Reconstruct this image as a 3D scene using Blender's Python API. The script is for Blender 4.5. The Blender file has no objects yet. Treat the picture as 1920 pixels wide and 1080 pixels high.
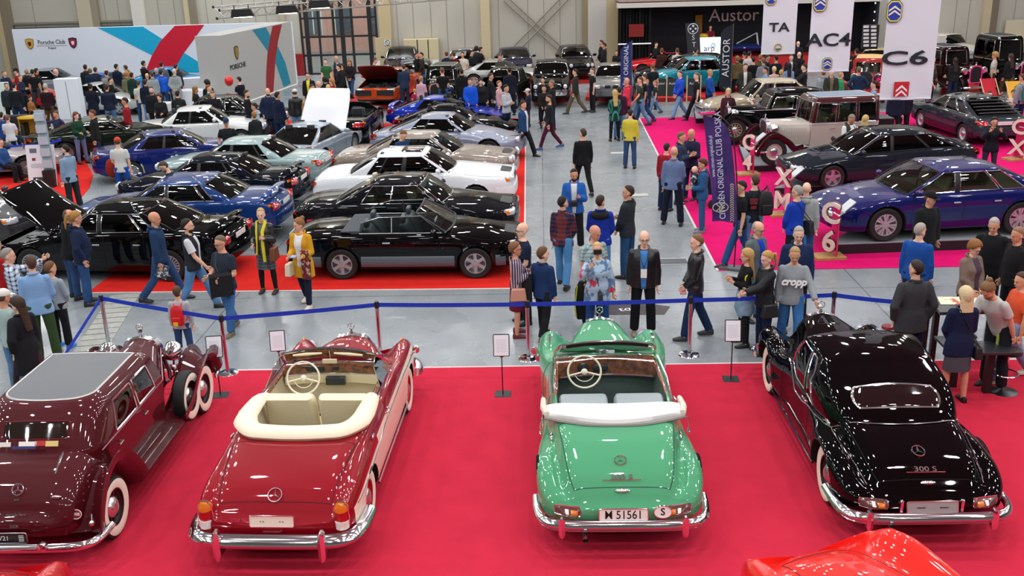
import bpy,bmesh,math,random
import numpy as np
from mathutils import Vector,Matrix
from mathutils.bvhtree import BVHTree
random.seed(7);LAMP_W=150
SC=bpy.context.scene
COL=SC.collection
PI=math.pi
# ------------------------------------------------------------ camera
CF,CH,CP,CY,CR=1867.9,6.296,0.330442,-0.034601,-0.028987
_fw=Vector((math.sin(CY)*math.cos(CP),math.cos(CY)*math.cos(CP),-math.sin(CP)))
_r0=Vector((math.cos(CY),-math.sin(CY),0));_u0=_r0.cross(_fw)
_r=_r0*math.cos(CR)+_u0*math.sin(CR);_u=-_r0*math.sin(CR)+_u0*math.cos(CR)
cam=bpy.data.cameras.new('camera');cam.sensor_width=36;cam.lens=36*CF/1920;cam.clip_end=300
camo=bpy.data.objects.new('camera',cam);COL.objects.link(camo)
camo.matrix_world=Matrix(((_r.x,_u.x,-_fw.x,0),(_r.y,_u.y,-_fw.y,0),(_r.z,_u.z,-_fw.z,CH),(0,0,0,1)))
SC.camera=camo
def at(px,py,z=0.0):
 """place of a point of known height z seen at that picture position"""
 d=_fw*CF+_r*(px-960)+_u*(540-py)
 t=(z-CH)/d.z
 return Vector((d.x*t,d.y*t,z))
 # ------------------------------------------------------------ world, light, exposure
W=bpy.data.worlds.new('hall_air');SC.world=W;W.use_nodes=True
W.node_tree.nodes['Background'].inputs[0].default_value=(0.62,0.68,0.75,1)
W.node_tree.nodes['Background'].inputs[1].default_value=0.10
SC.view_settings.view_transform='Standard';SC.view_settings.look='None'
SC.view_settings.exposure=0.06;SC.view_settings.gamma=1.0;SC.view_settings.use_curve_mapping=False
LH=11.5
def hall_lamp(x,y,size,power,col=(.97,.985,1.0),h=LH):
 l=bpy.data.lights.new('hall_lamp','AREA');l.shape='DISK';l.size=size;l.energy=power;l.color=col
 o=bpy.data.objects.new('hall_lamp',l);o.location=(x,y,h);COL.objects.link(o);return o
for iy in range(14):
 for ix in range(11):
  y=-6+iy*5.0;x=-28+ix*5.6+(1.4 if iy%2 else-1.4)
  hall_lamp(x,y,.62,LAMP_W)
  # ------------------------------------------------------------ materials
def lin(c):
 if isinstance(c,str):
  c=c.lstrip('#');c=[int(c[i:i+2],16)/255 for i in(0,2,4)]
 return tuple(((v+.055)/1.055)**2.4 if v>.04045 else v/12.92 for v in c)+(1,)
_M={}
def mat(key,c='#888888',rough=.5,metal=0.0,coat=0.0,spec=.5,emit=None,estr=0,bump=0,bscale=20,var=0,vscale=3,trans=0,alpha=1,sheen=0,kind=None,c2=None):
 k=(key,c,rough,metal,coat,spec,emit,estr,bump,bscale,var,vscale,trans,alpha,kind,c2)
 if k in _M:return _M[k]
 m=bpy.data.materials.new(key);m.use_nodes=True;nt=m.node_tree;b=nt.nodes['Principled BSDF']
 b.inputs['Base Color'].default_value=lin(c);b.inputs['Roughness'].default_value=rough
 b.inputs['Metallic'].default_value=metal;b.inputs['Coat Weight'].default_value=coat;b.inputs['Coat Roughness'].default_value=.03
 b.inputs['Specular IOR Level'].default_value=spec
 if emit:b.inputs['Emission Color'].default_value=lin(emit);b.inputs['Emission Strength'].default_value=estr
 if trans:b.inputs['Transmission Weight'].default_value=trans
 if alpha<1:b.inputs['Alpha'].default_value=alpha
 tc=None
 def tex():
  nonlocal tc
  if tc is None:tc=nt.nodes.new('ShaderNodeTexCoord')
  return tc.outputs['Object']
 def mixc(fac,a,bb):
  mx=nt.nodes.new('ShaderNodeMix');mx.data_type='RGBA';nt.links.new(fac,mx.inputs[0])
  mx.inputs[6].default_value=lin(a);mx.inputs[7].default_value=lin(bb);return mx
 def maprange(src,lo,hi):
  n=nt.nodes.new('ShaderNodeMapRange');nt.links.new(src,n.inputs[0]);n.inputs[1].default_value=lo;n.inputs[2].default_value=hi;return n.outputs[0]
 if kind=='plaid':
  sp=nt.nodes.new('ShaderNodeSeparateXYZ');nt.links.new(tex(),sp.inputs[0])
  acc=None
  for ax in(0,2):
   mm=nt.nodes.new('ShaderNodeMath');mm.operation='MULTIPLY';mm.inputs[1].default_value=vscale;nt.links.new(sp.outputs[ax],mm.inputs[0])
   fr=nt.nodes.new('ShaderNodeMath');fr.operation='FRACT';nt.links.new(mm.outputs[0],fr.inputs[0])
   gt=nt.nodes.new('ShaderNodeMath');gt.operation='GREATER_THAN';gt.inputs[1].default_value=.62;nt.links.new(fr.outputs[0],gt.inputs[0])
   if acc is None:acc=gt
   else:
    ad=nt.nodes.new('ShaderNodeMath');ad.operation='ADD';nt.links.new(acc.outputs[0],ad.inputs[0]);nt.links.new(gt.outputs[0],ad.inputs[1])
    hf=nt.nodes.new('ShaderNodeMath');hf.operation='MULTIPLY';hf.inputs[1].default_value=.5;nt.links.new(ad.outputs[0],hf.inputs[0]);acc=hf
  mx=mixc(acc.outputs[0],c,c2);nt.links.new(mx.outputs[2],b.inputs['Base Color'])
 elif kind=='stripe':
  sp=nt.nodes.new('ShaderNodeSeparateXYZ');nt.links.new(tex(),sp.inputs[0])
  mm=nt.nodes.new('ShaderNodeMath');mm.operation='MULTIPLY';mm.inputs[1].default_value=vscale;nt.links.new(sp.outputs[0],mm.inputs[0])
  fr=nt.nodes.new('ShaderNodeMath');fr.operation='FRACT';nt.links.new(mm.outputs[0],fr.inputs[0])
  gt=nt.nodes.new('ShaderNodeMath');gt.operation='GREATER_THAN';gt.inputs[1].default_value=.6;nt.links.new(fr.outputs[0],gt.inputs[0])
  mx=mixc(gt.outputs[0],c,c2);nt.links.new(mx.outputs[2],b.inputs['Base Color'])
 elif kind in('floral','burl','blotch'):
  ns=nt.nodes.new('ShaderNodeTexNoise');ns.inputs['Scale'].default_value=vscale;ns.inputs['Detail'].default_value=3;nt.links.new(tex(),ns.inputs[0])
  lo,hi=(.35,.7)if kind=='burl' else(.52,.58)
  mx=mixc(maprange(ns.outputs[0],lo,hi),c,c2);nt.links.new(mx.outputs[2],b.inputs['Base Color'])
  if kind=='floral':
   n2=nt.nodes.new('ShaderNodeTexNoise');n2.inputs['Scale'].default_value=vscale*.6;nt.links.new(tex(),n2.inputs[0])
   m2=nt.nodes.new('ShaderNodeMix');m2.data_type='RGBA';nt.links.new(maprange(n2.outputs[0],.6,.63),m2.inputs[0])
   nt.links.new(mx.outputs[2],m2.inputs[6]);m2.inputs[7].default_value=lin('#c04050');nt.links.new(m2.outputs[2],b.inputs['Base Color'])
 elif var:
  ns=nt.nodes.new('ShaderNodeTexNoise');ns.inputs['Scale'].default_value=vscale;ns.inputs['Detail'].default_value=6;nt.links.new(tex(),ns.inputs[0])
  cl=lin(c);d=lin(c2)if c2 else tuple(v*(1-var)for v in cl[:3])+(1,)
  mx=nt.nodes.new('ShaderNodeMix');mx.data_type='RGBA';nt.links.new(maprange(ns.outputs[0],.35,.68),mx.inputs[0])
  mx.inputs[6].default_value=cl;mx.inputs[7].default_value=d;nt.links.new(mx.outputs[2],b.inputs['Base Color'])
 if bump:
  ns=nt.nodes.new('ShaderNodeTexNoise');ns.inputs['Scale'].default_value=bscale;ns.inputs['Detail'].default_value=3;nt.links.new(tex(),ns.inputs[0])
  bp=nt.nodes.new('ShaderNodeBump');bp.inputs['Strength'].default_value=bump;bp.inputs['Distance'].default_value=.02
  nt.links.new(ns.outputs[0],bp.inputs['Height']);nt.links.new(bp.outputs[0],b.inputs['Normal'])
 _M[k]=m;return m
def paint(c,metallic=.0,rough=.4):
 dark=max(int(c[i:i+2],16)for i in(1,3,5))<48
 return mat('car_paint',c,.6 if dark else rough,0 if dark else metallic,coat=.75 if dark else 1.0,spec=.0 if dark else .12)
CHROME=mat('chrome','#efeff2',.11,1.0);STEEL=mat('brushed_steel','#a8aaac',.3,1.0);SILVER=mat('alloy','#b9bbbf',.32,.85)
RUBBER=mat('rubber','#161616',.75);BLACK=mat('black_plastic','#121214',.5);DARK=mat('dark_underside','#0a0a0a',.9)
WHITEWALL=mat('whitewall','#e9e2cf',.6);SEAM=mat('panel_gap','#050505',.9)
def glass_mat(key,tint,mixf):
 if key in _M:return _M[key]
 m=bpy.data.materials.new(key);m.use_nodes=True;nt=m.node_tree;nt.nodes.clear()
 out=nt.nodes.new('ShaderNodeOutputMaterial');mx=nt.nodes.new('ShaderNodeMixShader');tr=nt.nodes.new('ShaderNodeBsdfTransparent')
 gl=nt.nodes.new('ShaderNodeBsdfGlossy');gl.inputs['Roughness'].default_value=.02;fr=nt.nodes.new('ShaderNodeFresnel');fr.inputs[0].default_value=1.5
 ad=nt.nodes.new('ShaderNodeMath');ad.operation='MULTIPLY_ADD';ad.inputs[1].default_value=1.0;ad.inputs[2].default_value=mixf
 nt.links.new(fr.outputs[0],ad.inputs[0]);nt.links.new(ad.outputs[0],mx.inputs[0])
 tr.inputs[0].default_value=lin(tint);nt.links.new(tr.outputs[0],mx.inputs[1]);nt.links.new(gl.outputs[0],mx.inputs[2]);nt.links.new(mx.outputs[0],out.inputs[0])
 _M[key]=m;return m
GLASS=glass_mat('window_glass','#9aa6a2',.03);GLASS_DARK=glass_mat('tinted_glass','#3c4644',.02);GLASS_CLEAR=glass_mat('clear_glass','#dfe6e4',.03)
LENS_R=mat('red_lens','#b01016',.12,coat=1,emit='#a01010',estr=0);LENS_A=mat('amber_lens','#d9761a',.12,coat=1);LENS_W=mat('headlamp_lens','#d6dbe0',.08,.35,coat=1)
# ------------------------------------------------------------ mesh builder
def link(name,me,parent=None,mats=None):
 o=bpy.data.objects.new(name,me);COL.objects.link(o)
 if parent is not None:o.parent=parent
 return o
def tag(o,label=None,cat=None,group=None,kind=None):
 if label:o['label']=label
 if cat:o['category']=cat
 if group:o['group']=group
 if kind:o['kind']=kind
 return o
def thing(name,label,cat,loc=(0,0,0),rz=0.0,group=None):
 o=bpy.data.objects.new(name,None);COL.objects.link(o);o.empty_display_size=.2
 o.location=loc;o.rotation_euler=(0,0,rz);return tag(o,label,cat,group)
class MB:
 def __init__(s):s.v=[];s.f=[];s.m=[];s.n=0;s.cuts=[]
 def cut(s):
  """what follows is a piece of its own"""
  if s.n and(not s.cuts or s.cuts[-1][0]!=s.n):s.cuts.append((s.n,len(s.f)))
  return s
 def add(s,V,F,m=0,M=None):
  if M is not None:
   A=np.array(M);V=np.asarray(V,float)@A[:3,:3].T+A[:3,3]
  V=[tuple(map(float,p))for p in V]
  s.v+=V;s.f+=[tuple(i+s.n for i in f)for f in F];s.m+=[m]*len(F)if np.isscalar(m)else list(m);s.n+=len(V);return s
 def box(s,c,d,m=0,rz=0,M=None,tap=1.0):
  x,y,z=[q/2 for q in d];V=[]
  for k in(-1,1):
   t=tap if k==1 else 1
   for a,b in((-1,-1),(1,-1),(1,1),(-1,1)):
    X,Y=a*x*t,b*y*t;V.append((c[0]+X*math.cos(rz)-Y*math.sin(rz),c[1]+X*math.sin(rz)+Y*math.cos(rz),c[2]+k*z))
  return s.add(V,[(3,2,1,0),(4,5,6,7),(0,1,5,4),(1,2,6,5),(2,3,7,6),(3,0,4,7)],m,M)
 def loft(s,rings,m=0,caps=True,closed=True,M=None):
  n=len(rings[0]);V=[p for r in rings for p in r];F=[]
  for i in range(len(rings)-1):
   for j in range(n if closed else n-1):
    a=i*n+j;b=i*n+(j+1)%n;F.append((a,b,b+n,a+n))
  if caps and closed:F.append(tuple(reversed(range(n))));F.append(tuple(range((len(rings)-1)*n,len(rings)*n)))
  return s.add(V,F,m,M)
 def tube(s,P,r,m=0,k=8,closed=False,caps=True,M=None,flat=1.0,up=None):
  P=[Vector(p)for p in P];n=len(P);R=r if hasattr(r,'__len__')else[r]*n;rings=[]
  ref=None
  for i,p in enumerate(P):
   if closed:t=(P[(i+1)%n]-P[i-1])
   else:t=P[min(i+1,n-1)]-P[max(i-1,0)]
   if t.length<1e-9:t=Vector((0,0,1))
   t.normalize()
   if ref is None:
    ref=Vector(up)if up else(Vector((0,0,1))if abs(t.z)<.9 else Vector((1,0,0)))
   a=t.cross(ref)
   if a.length<1e-6:a=t.cross(Vector((1,0,0)))
   a.normalize();b=a.cross(t);ref=b if not up else Vector(up)
   rings.append([tuple(p+a*math.cos(2*PI*j/k)*R[i]+b*math.sin(2*PI*j/k)*R[i]*flat)for j in range(k)])
  if closed:rings.append(rings[0]);caps=False
  return s.loft(rings,m,caps,True,M)
 def lathe(s,prof,k=24,m=0,axis='z',c=(0,0,0),M=None,caps=False):
  rings=[]
  for(r,z)in prof:
   rg=[]
   for j in range(k):
    a=2*PI*j/k;x,y=r*math.cos(a),r*math.sin(a)
    p=(x,y,z)if axis=='z' else((x,z,y)if axis=='y' else(z,x,y))
    rg.append((p[0]+c[0],p[1]+c[1],p[2]+c[2]))
   rings.append(rg)
  return s.loft(rings,m,caps,True,M)
 def ell(s,c,r,m=0,k=16,h=10,M=None,R=None):
  V=[];F=[]
  V.append((0,0,-1))
  for i in range(1,h):
   t=-PI/2+PI*i/h
   for j in range(k):a=2*PI*j/k;V.append((math.cos(t)*math.cos(a),math.cos(t)*math.sin(a),math.sin(t)))
  V.append((0,0,1));L=len(V)-1
  for j in range(k):F.append((0,1+(j+1)%k,1+j));F.append((L,L-k+j,L-k+(j+1)%k))
  for i in range(h-2):
   for j in range(k):a=1+i*k+j;b=1+i*k+(j+1)%k;F.append((a,b,b+k,a+k))
  V=np.array(V)*np.array(r)
  if R is not None:V=V@np.array(R.to_3x3()).T
  return s.add(V+np.array(c),F,m,M)
 def poly(s,pts,h0,h1,m=0,M=None,axis='z'):
  """prism of a 2d outline"""
  n=len(pts)
  V=[(x,y,h0)for x,y in pts]+[(x,y,h1)for x,y in pts]
  if axis=='y':V=[(x,z,y)for x,y,z in V]
  if axis=='x':V=[(z,x,y)for x,y,z in V]
  F=[tuple(reversed(range(n))),tuple(range(n,2*n))]+[(i,(i+1)%n,(i+1)%n+n,i+n)for i in range(n)]
  return s.add(V,F,m,M)
 def build(s,name,mats,parent=None,sharp=40,bevel=0,loc=None):
  if not isinstance(mats,(list,tuple)):mats=[mats]
  if s.cuts:
   C=[(0,0)]+[c for c in s.cuts if c[0]<s.n]+[(s.n,len(s.f))];o=None
   for(a,fa),(b,fb)in zip(C[:-1],C[1:]):
    q=MB();q.add(s.v[a:b],[tuple(i-a for i in f)for f in s.f[fa:fb]],s.m[fa:fb]);o2=q.build(name,mats,parent,sharp,bevel);o=o or o2
   return o
  me=bpy.data.meshes.new(name);me.from_pydata(s.v,[],s.f)
  for q in mats:me.materials.append(q)
  me.polygons.foreach_set('material_index',s.m);fix_normals(me)
  if sharp is not None:
   me.shade_smooth();me.set_sharp_from_angle(angle=math.radians(sharp))
  me.update();o=link(name,me,parent)
  if bevel:
   b=o.modifiers.new('bevel','BEVEL');b.width=bevel;b.segments=2;b.limit_method='ANGLE'
  return o
def fix_normals(me):
 bm=bmesh.new();bm.from_mesh(me);bmesh.ops.recalc_face_normals(bm,faces=bm.faces);bm.to_mesh(me);bm.free()
def rrect(w,h,r,n=5):
 P=[]
 for cx,cy,a0 in((w/2-r,h/2-r,0),(-w/2+r,h/2-r,90),(-w/2+r,-h/2+r,180),(w/2-r,-h/2+r,270)):
  for i in range(n+1):a=math.radians(a0+90*i/n);P.append((cx+r*math.cos(a),cy+r*math.sin(a)))
 return P
def cr(P,n):
 """Catmull-Rom resampling of a list of points (arrays) to n samples, uniform in index"""
 P=np.asarray(P,float);L=len(P)
 t=np.linspace(0,L-1,n)if np.isscalar(n)else np.asarray(n)
 i=np.clip(np.floor(t).astype(int),0,L-2);u=(t-i)
 sh=(-1,)+(1,)*(P.ndim-1);u=u.reshape(sh)
 g=lambda k:P[np.clip(k,0,L-1)]
 p0,p1,p2,p3=g(i-1),g(i),g(i+1),g(i+2)
 p0=np.where((i-1<0).reshape(sh),2*p1-p2,p0);p3=np.where((i+2>L-1).reshape(sh),2*p2-p1,p3)
 return .5*((2*p1)+(-p0+p2)*u+(2*p0-5*p1+4*p2-p3)*u**2+(-p0+3*p1-3*p2+p3)*u**3)
def interp(x,xs,ys):return float(np.interp(x,xs,ys))
def sinterp(x,xs,ys):
 """smooth monotone-ish interpolation"""
 xs=np.asarray(xs,float);ys=np.asarray(ys,float);i=int(np.clip(np.searchsorted(xs,x)-1,0,len(xs)-2))
 h=xs[i+1]-xs[i];u=min(max((x-xs[i])/h,0),1)
 def sl(k):
  if k<=0 or k>=len(xs)-1:
   a=max(min(k,len(xs)-1),0);b=1 if a==0 else a-1
   return(ys[b]-ys[a])/(xs[b]-xs[a])
  d0=(ys[k]-ys[k-1])/(xs[k]-xs[k-1]);d1=(ys[k+1]-ys[k])/(xs[k+1]-xs[k])
  return 0 if d0*d1<=0 else 2*d0*d1/(d0+d1)
 m0,m1=sl(i)*h,sl(i+1)*h
 return(2*u**3-3*u**2+1)*ys[i]+(u**3-2*u**2+u)*m0+(-2*u**3+3*u**2)*ys[i+1]+(u**3-u**2)*m1
def text_mesh(txt,size=.1,depth=.002,shear=0,sx=1.0,align='CENTER',bold=0):
 cu=bpy.data.curves.new('t','FONT');cu.body=txt;cu.size=size;cu.extrude=depth;cu.align_x=align;cu.align_y='CENTER';cu.shear=shear;cu.offset=bold
 cu.resolution_u=3
 o=bpy.data.objects.new('t',cu);COL.objects.link(o);o.scale=(sx,1,1)
 dg=bpy.context.evaluated_depsgraph_get();me=bpy.data.meshes.new_from_object(o.evaluated_get(dg))
 bpy.data.objects.remove(o);bpy.data.curves.remove(cu)
 if sx!=1:me.transform(Matrix.Diagonal((sx,1,1,1)))
 return me
_TX={}
def text(name,txt,size,M,mt,parent=None,**k):
 key=(txt,size,tuple(sorted(k.items())))
 if key not in _TX:_TX[key]=text_mesh(txt,size,**k)
 me=_TX[key].copy();me.transform(M);me.materials.clear();me.materials.append(mt)
 return link(name,me,parent)
def frame(o,xd,up):
 """matrix whose x runs along xd, y along up, z = normal"""
 x=Vector(xd).normalized();y=Vector(up).normalized();z=x.cross(y).normalized();y=z.cross(x)
 return Matrix(((x.x,y.x,z.x,o[0]),(x.y,y.y,z.y,o[1]),(x.z,y.z,z.z,o[2]),(0,0,0,1)))
 # ------------------------------------------------------------ car parts
def split_shell(V,F,tags,spec,root,sharp=50):
 """one smooth surface cut into the panels it is made of; spec: tag -> (name, material, parent tag or None)"""
 order=[]
 for t in tags:
  if t not in order:order.append(t)
 me=bpy.data.meshes.new('panel');me.from_pydata([tuple(map(float,p))for p in V],[],F)
 me.polygons.foreach_set('material_index',[order.index(t)for t in tags])
 bm=bmesh.new();bm.from_mesh(me);bmesh.ops.remove_doubles(bm,verts=bm.verts,dist=1e-4);bmesh.ops.dissolve_degenerate(bm,dist=1e-5,edges=bm.edges)
 bmesh.ops.recalc_face_normals(bm,faces=bm.faces);bm.to_mesh(me);bm.free()
 return split_mesh(me,order,spec,root,sharp)
def split_mesh(me,order,spec,root,sharp=50):
 me.shade_smooth();me.set_sharp_from_angle(angle=math.radians(sharp))
 N=np.empty(len(me.loops)*3,np.float32);me.corner_normals.foreach_get('vector',N);N=N.reshape(-1,3)
 co=np.empty(len(me.vertices)*3,np.float32);me.vertices.foreach_get('co',co);co=co.reshape(-1,3)
 groups={}
 for p in me.polygons:groups.setdefault(order[p.material_index],[]).append(p)
 out={}
 for t in order:
  if t not in groups or spec.get(t)is None:continue
  name,m,par=spec[t];idx={};vs=[];fs=[];nn=[]
  for p in groups[t]:
   f=[]
   for li in p.loop_indices:
    vi=me.loops[li].vertex_index
    if vi not in idx:idx[vi]=len(vs);vs.append(co[vi])
    f.append(idx[vi]);nn.append(N[li])
   fs.append(f)
  q=bpy.data.meshes.new(name);q.from_pydata([tuple(map(float,v))for v in vs],[],fs);q.materials.append(m);q.shade_smooth()
  q.normals_split_custom_set([tuple(map(float,n))for n in nn]);q.update()
  o=link(name,q,out[par]if par in out else root);out[t]=o
 bpy.data.meshes.remove(me)
 return out
def boundary_loops(o):
 me=o.data;cnt={}
 for p in me.polygons:
  for e in p.edge_keys:cnt[e]=cnt.get(e,0)+1
 adj={}
 for(a,b),c in cnt.items():
  if c==1:adj.setdefault(a,[]).append(b);adj.setdefault(b,[]).append(a)
 loops=[];seen=set()
 for s in adj:
  if s in seen:continue
  L=[s];seen.add(s);cur=s
  while True:
   nx=[k for k in adj[cur]if k not in seen]
   if not nx:break
   cur=nx[0];seen.add(cur);L.append(cur)
  if len(L)>3:loops.append([me.vertices[i].co.copy()for i in L])
 return loops
def edge_trim(o,r,m,name='trim',parent=None):
 mb=MB()
 for L in boundary_loops(o):mb.tube(L,r,k=5,closed=True)
 return mb.build(name,m,parent or o)if mb.n else None
def bvh_of(V,F):return BVHTree.FromPolygons([tuple(map(float,v))for v in V],F)
def conform(bv,c,xd,up,w,h,r=.3,off=.006,bulge=.0,n=10,mb=None,m=0,fn=None):
 """a patch of rounded outline laid on the surface behind it (seen along -normal)"""
 M=frame(c,xd,up);z=Vector((M[0][2],M[1][2],M[2][2]));X=Vector((M[0][0],M[1][0],M[2][0]));Y=Vector((M[0][1],M[1][1],M[2][1]));mb=mb or MB();V=[];F=[]
 C=Vector(c);last=None;depth=[]
 for i in range(n+1):
  for j in range(n+1):
   u,v=2*i/n-1,2*j/n-1
   # squircle mapping
   su=u*math.sqrt(1-r*v*v/2);sv=v*math.sqrt(1-r*u*u/2)
   if fn:su,sv=fn(su,sv)
   p=C+X*(su*w/2)+Y*(sv*h/2)
   hit=bv.ray_cast(p+z*1.0,-z,2.5)
   q=hit[0]if hit[0]is not None else None
   depth.append(q);V.append((p,u,v))
 good=[(q-C).dot(z)for q in depth if q is not None];med=sorted(good)[len(good)//2]if good else 0
 P=[]
 for(p,u,v),q in zip(V,depth):
  d=(q-C).dot(z)if q is not None else med-.1
  if d<med-.35:d=med-.35
  e=max(abs(u),abs(v));lift=off+bulge*(1-e*e)if e<.999 else-.004
  P.append(p+z*(d+lift))
 for i in range(n):
  for j in range(n):a=i*(n+1)+j;F.append((a,a+n+1,a+n+2,a+1))
 mb.add(P,F,m);return mb
_WH={}
def wheel_mesh(R,w,style,rim='#b9bbbf',cap=None,ww=False):
 k=(R,w,style,rim,cap,ww)
 if k in _WH:return _WH[k]
 t=MB();rr=R*(.64 if style in('multi','six','five','yspoke')else .60)
 if style in('wood','wire'):rr=R*.72
 prof=[(rr,-w*.42),(R*.90,-w*.5),(R*.975,-w*.42),(R,-w*.2),(R,w*.2),(R*.975,w*.42),(R*.90,w*.5),(rr,w*.42)]
 t.lathe(prof,40,0,'y')
 if ww:t.lathe([(R*.90,w*.503),(R*.86,w*.53),(R*.74,w*.53),(rr+.003,w*.44)],40,1,'y')
 tire=t.build('tyre_mesh',[RUBBER,WHITEWALL]).data
 r=MB();rm=mat('wheel_rim',rim,.3,.75 if rim[1:3]>'80' and style not in('wood','wire','disc')else .1,coat=.3)
 r.lathe([(rr+.004,w*.43),(rr*.95,w*.42),(rr*.93,w*.25),(rr*.92,-w*.3),(rr*.3,-w*.32),(.001,-w*.3)],36,0,'y')
 def spoke(a,wi,wo,y0,y1,r0=.0,r1=None,m=0):
  r1=r1 or rr*.95;d=(math.cos(a),math.sin(a));n=(-d[1],d[0]);V=[]
  for(q,ww_,yy)in((r0,wi,y0),(r1,wo,y1)):
   for s in(-1,1):
    for dy in(0,-.03):V.append((d[0]*q+n[0]*s*ww_,yy+dy,d[1]*q+n[1]*s*ww_))
  r.add(V,[(0,2,6,4),(1,5,7,3),(0,4,5,1),(2,3,7,6),(4,6,7,5),(0,1,3,2)],m)
 y0,y1=w*.30,w*.38
 if style=='multi':
  for i in range(20):spoke(2*PI*i/20,.006,.010,y0,y1)
  r.lathe([(.07,y0-.02),(.06,y0+.02),(.03,y0+.03),(.001,y0+.03)],16,0,'y')
 elif style=='six':
  for i in range(6):spoke(2*PI*i/6+.5,.045,.022,y0,y1);spoke(2*PI*i/6+.5,.022,.04,y0,y1,rr*.5)
  r.lathe([(.085,y0-.02),(.07,y0+.015),(.03,y0+.02),(.001,y0+.02)],16,0,'y')
 elif style=='five':
  for i in range(5):spoke(2*PI*i/5+PI/2,.05,.035,y0,y1)
  r.lathe([(.08,y0-.02),(.07,y0+.012),(.001,y0+.015)],16,0,'y')
 elif style=='yspoke':
  for i in range(7):
   a=2*PI*i/7+PI/2;spoke(a,.04,.028,y0,y1,0,rr*.55)
   for s in(-1,1):spoke(a+s*.16,.016,.028,y1-.01,y1,rr*.5)
  r.lathe([(.08,y0-.02),(.06,y0+.012),(.001,y0+.015)],16,0,'y')
 elif style=='disc':
  r.lathe([(rr*.95,w*.36),(rr*.8,w*.2),(rr*.5,w*.26),(rr*.45,w*.3),(.001,w*.3)],36,0,'y')
  r.lathe([(rr*.52,w*.29),(rr*.48,w*.38),(rr*.3,w*.5),(.001,w*.54)],28,1,'y')
 elif style=='deep':
  r.lathe([(rr*.95,w*.3),(rr*.62,-w*.05),(rr*.5,w*.1),(.001,w*.12)],36,2,'y')
  r.lathe([(rr*.6,w*.1),(rr*.52,w*.32),(rr*.25,w*.52),(.001,w*.56)],28,1,'y')
  for i in range(12):spoke(2*PI*i/12,.012,.02,w*.15,w*.2,0,None,0)
 elif style in('wood','wire'):
  for i in range(12 if style=='wood' else 28):spoke(2*PI*i/(12 if style=='wood' else 28),.014 if style=='wood' else .004,.014 if style=='wood' else .004,.02,.01)
  r.lathe([(.08,-.02),(.07,.06),(.03,.08),(.001,.08)],14,1,'y')
 rimm=r.build('rim_mesh',[rm,mat('hub_cap',cap or '#c8c9cc',.15,.9),BLACK]).data
 for o in list(COL.objects)[-2:]:
  bpy.data.objects.remove(o)
 _WH[k]=(tire,rimm);return _WH[k]
def add_wheel(root,x,y,side,R,w,style,rim,ww=False,cap=None,steer=0,z=None,rx=0):
 ti,ri=wheel_mesh(R,w,style,rim,cap,ww)
 o=link('wheel',ti,root);o.location=(x,y,R if z is None else z)
 o.rotation_euler=(rx,0,(0 if side>0 else PI)+steer)
 q=link('rim',ri,o);return o
def section(hw,z0,zs,zt,sof=1.0):
 H=zs-z0
 P=[(0,z0),(.6,z0),(.88,z0+.005),(.965,z0+.06),(.992,z0+.28*H),(1.0,z0+.5*H),(.99,z0+.74*H),(.972,zs-.07*sof),(.95,zs-.025*sof),(.91,zs+.0*sof),(.80,zs+(zt-zs)*.42),(.55,zs+(zt-zs)*.80),(.26,zs+(zt-zs)*.96),(0,zt)]
 return[(a*hw,b)for a,b in P]
NS=40
def loft_body(xs,secf,arches,nhalf=NS,R_arch=.38):
 """full closed rings from half sections; clamps wheel arches; returns grid"""
 G=[]
 for x in xs:
  h=cr(secf(x),nhalf)
  zc=-1
  for(xa,za,ra)in arches:
   if abs(x-xa)<ra:zc=max(zc,za+math.sqrt(ra*ra-(x-xa)**2))
  ring=[(x,a,b if b>zc else zc)for a,b in h];cl=[b<=zc for a,b in h]
  full=ring+[(p[0],-p[1],p[2])for p in reversed(ring[1:-1])];fcl=cl+list(reversed(cl[1:-1]))
  G.append((full,fcl))
 return G
def stations(x0,x1,arches,n=34,extra=()):
 S=set(np.round(np.linspace(x0,x1,n),4))
 for(xa,za,ra)in arches:
  S|={round(xa+ra*.999*math.cos(t),4)for t in np.linspace(0,PI,19)}
  S|={round(xa-ra-.004,4),round(xa+ra+.004,4)}
 S|={round(e,4)for e in extra}
 S=sorted(s for s in S if x0-1e-6<=s<=x1+1e-6);out=[S[0]]
 for s in S[1:]:
  if s-out[-1]>.003:out.append(s)
 if out[-1]<x1-1e-5:out.append(x1)
 return out
def cockpit(loop,fz,root,S):
 mb=MB();c=sum(loop,Vector())/len(loop);low=[Vector((p.x+(c.x-p.x)*.06,p.y*.9,fz))for p in loop]
 mb.loft([[tuple(p)for p in loop],[tuple(p+Vector((0,0,-.03)))for p in loop],[tuple(p)for p in low]],0,caps=False)
 mb.add([tuple(p)for p in low],[tuple(range(len(low)))],1)
 o=mb.build('cockpit_lining',[mat('cockpit_trim',S.get('inner','#202226'),.7),mat('carpet_dark',S.get('mat_floor','#141414'),.95)],root)
 r=MB();r.tube([p+Vector((0,0,.004))for p in loop],S.get('rim_r',.018),k=6,closed=True);r.build('cockpit_rim',S.get('rim_m',BLACK),root)
 return o
def open_windscreen(x1,x2,w0,w1,z0,z1,root,S):
 Pb=[Vector((x1+.10*(1-u*u),u*w0,z0+.005))for u in np.linspace(-1,1,11)];Pt=[Vector((x2+.05*(1-u*u),u*w1,z1-.035*u*u))for u in np.linspace(-1,1,11)]
 g=MB();V=[tuple(a.lerp(b,t))for t in(0,.5,1)for a,b in zip(Pb,Pt)];F=[(r*11+j,r*11+j+1,r*11+12+j,r*11+11+j)for r in range(2)for j in range(10)]
 g.add(V,F);gl=g.build('windshield',GLASS_CLEAR,root)
 f=MB();f.tube(Pb+[a for a in reversed(Pt)],S.get('ws_r',.022),k=8,closed=True);f.build('windshield_frame',S.get('ws_m',BLACK),root)
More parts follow.
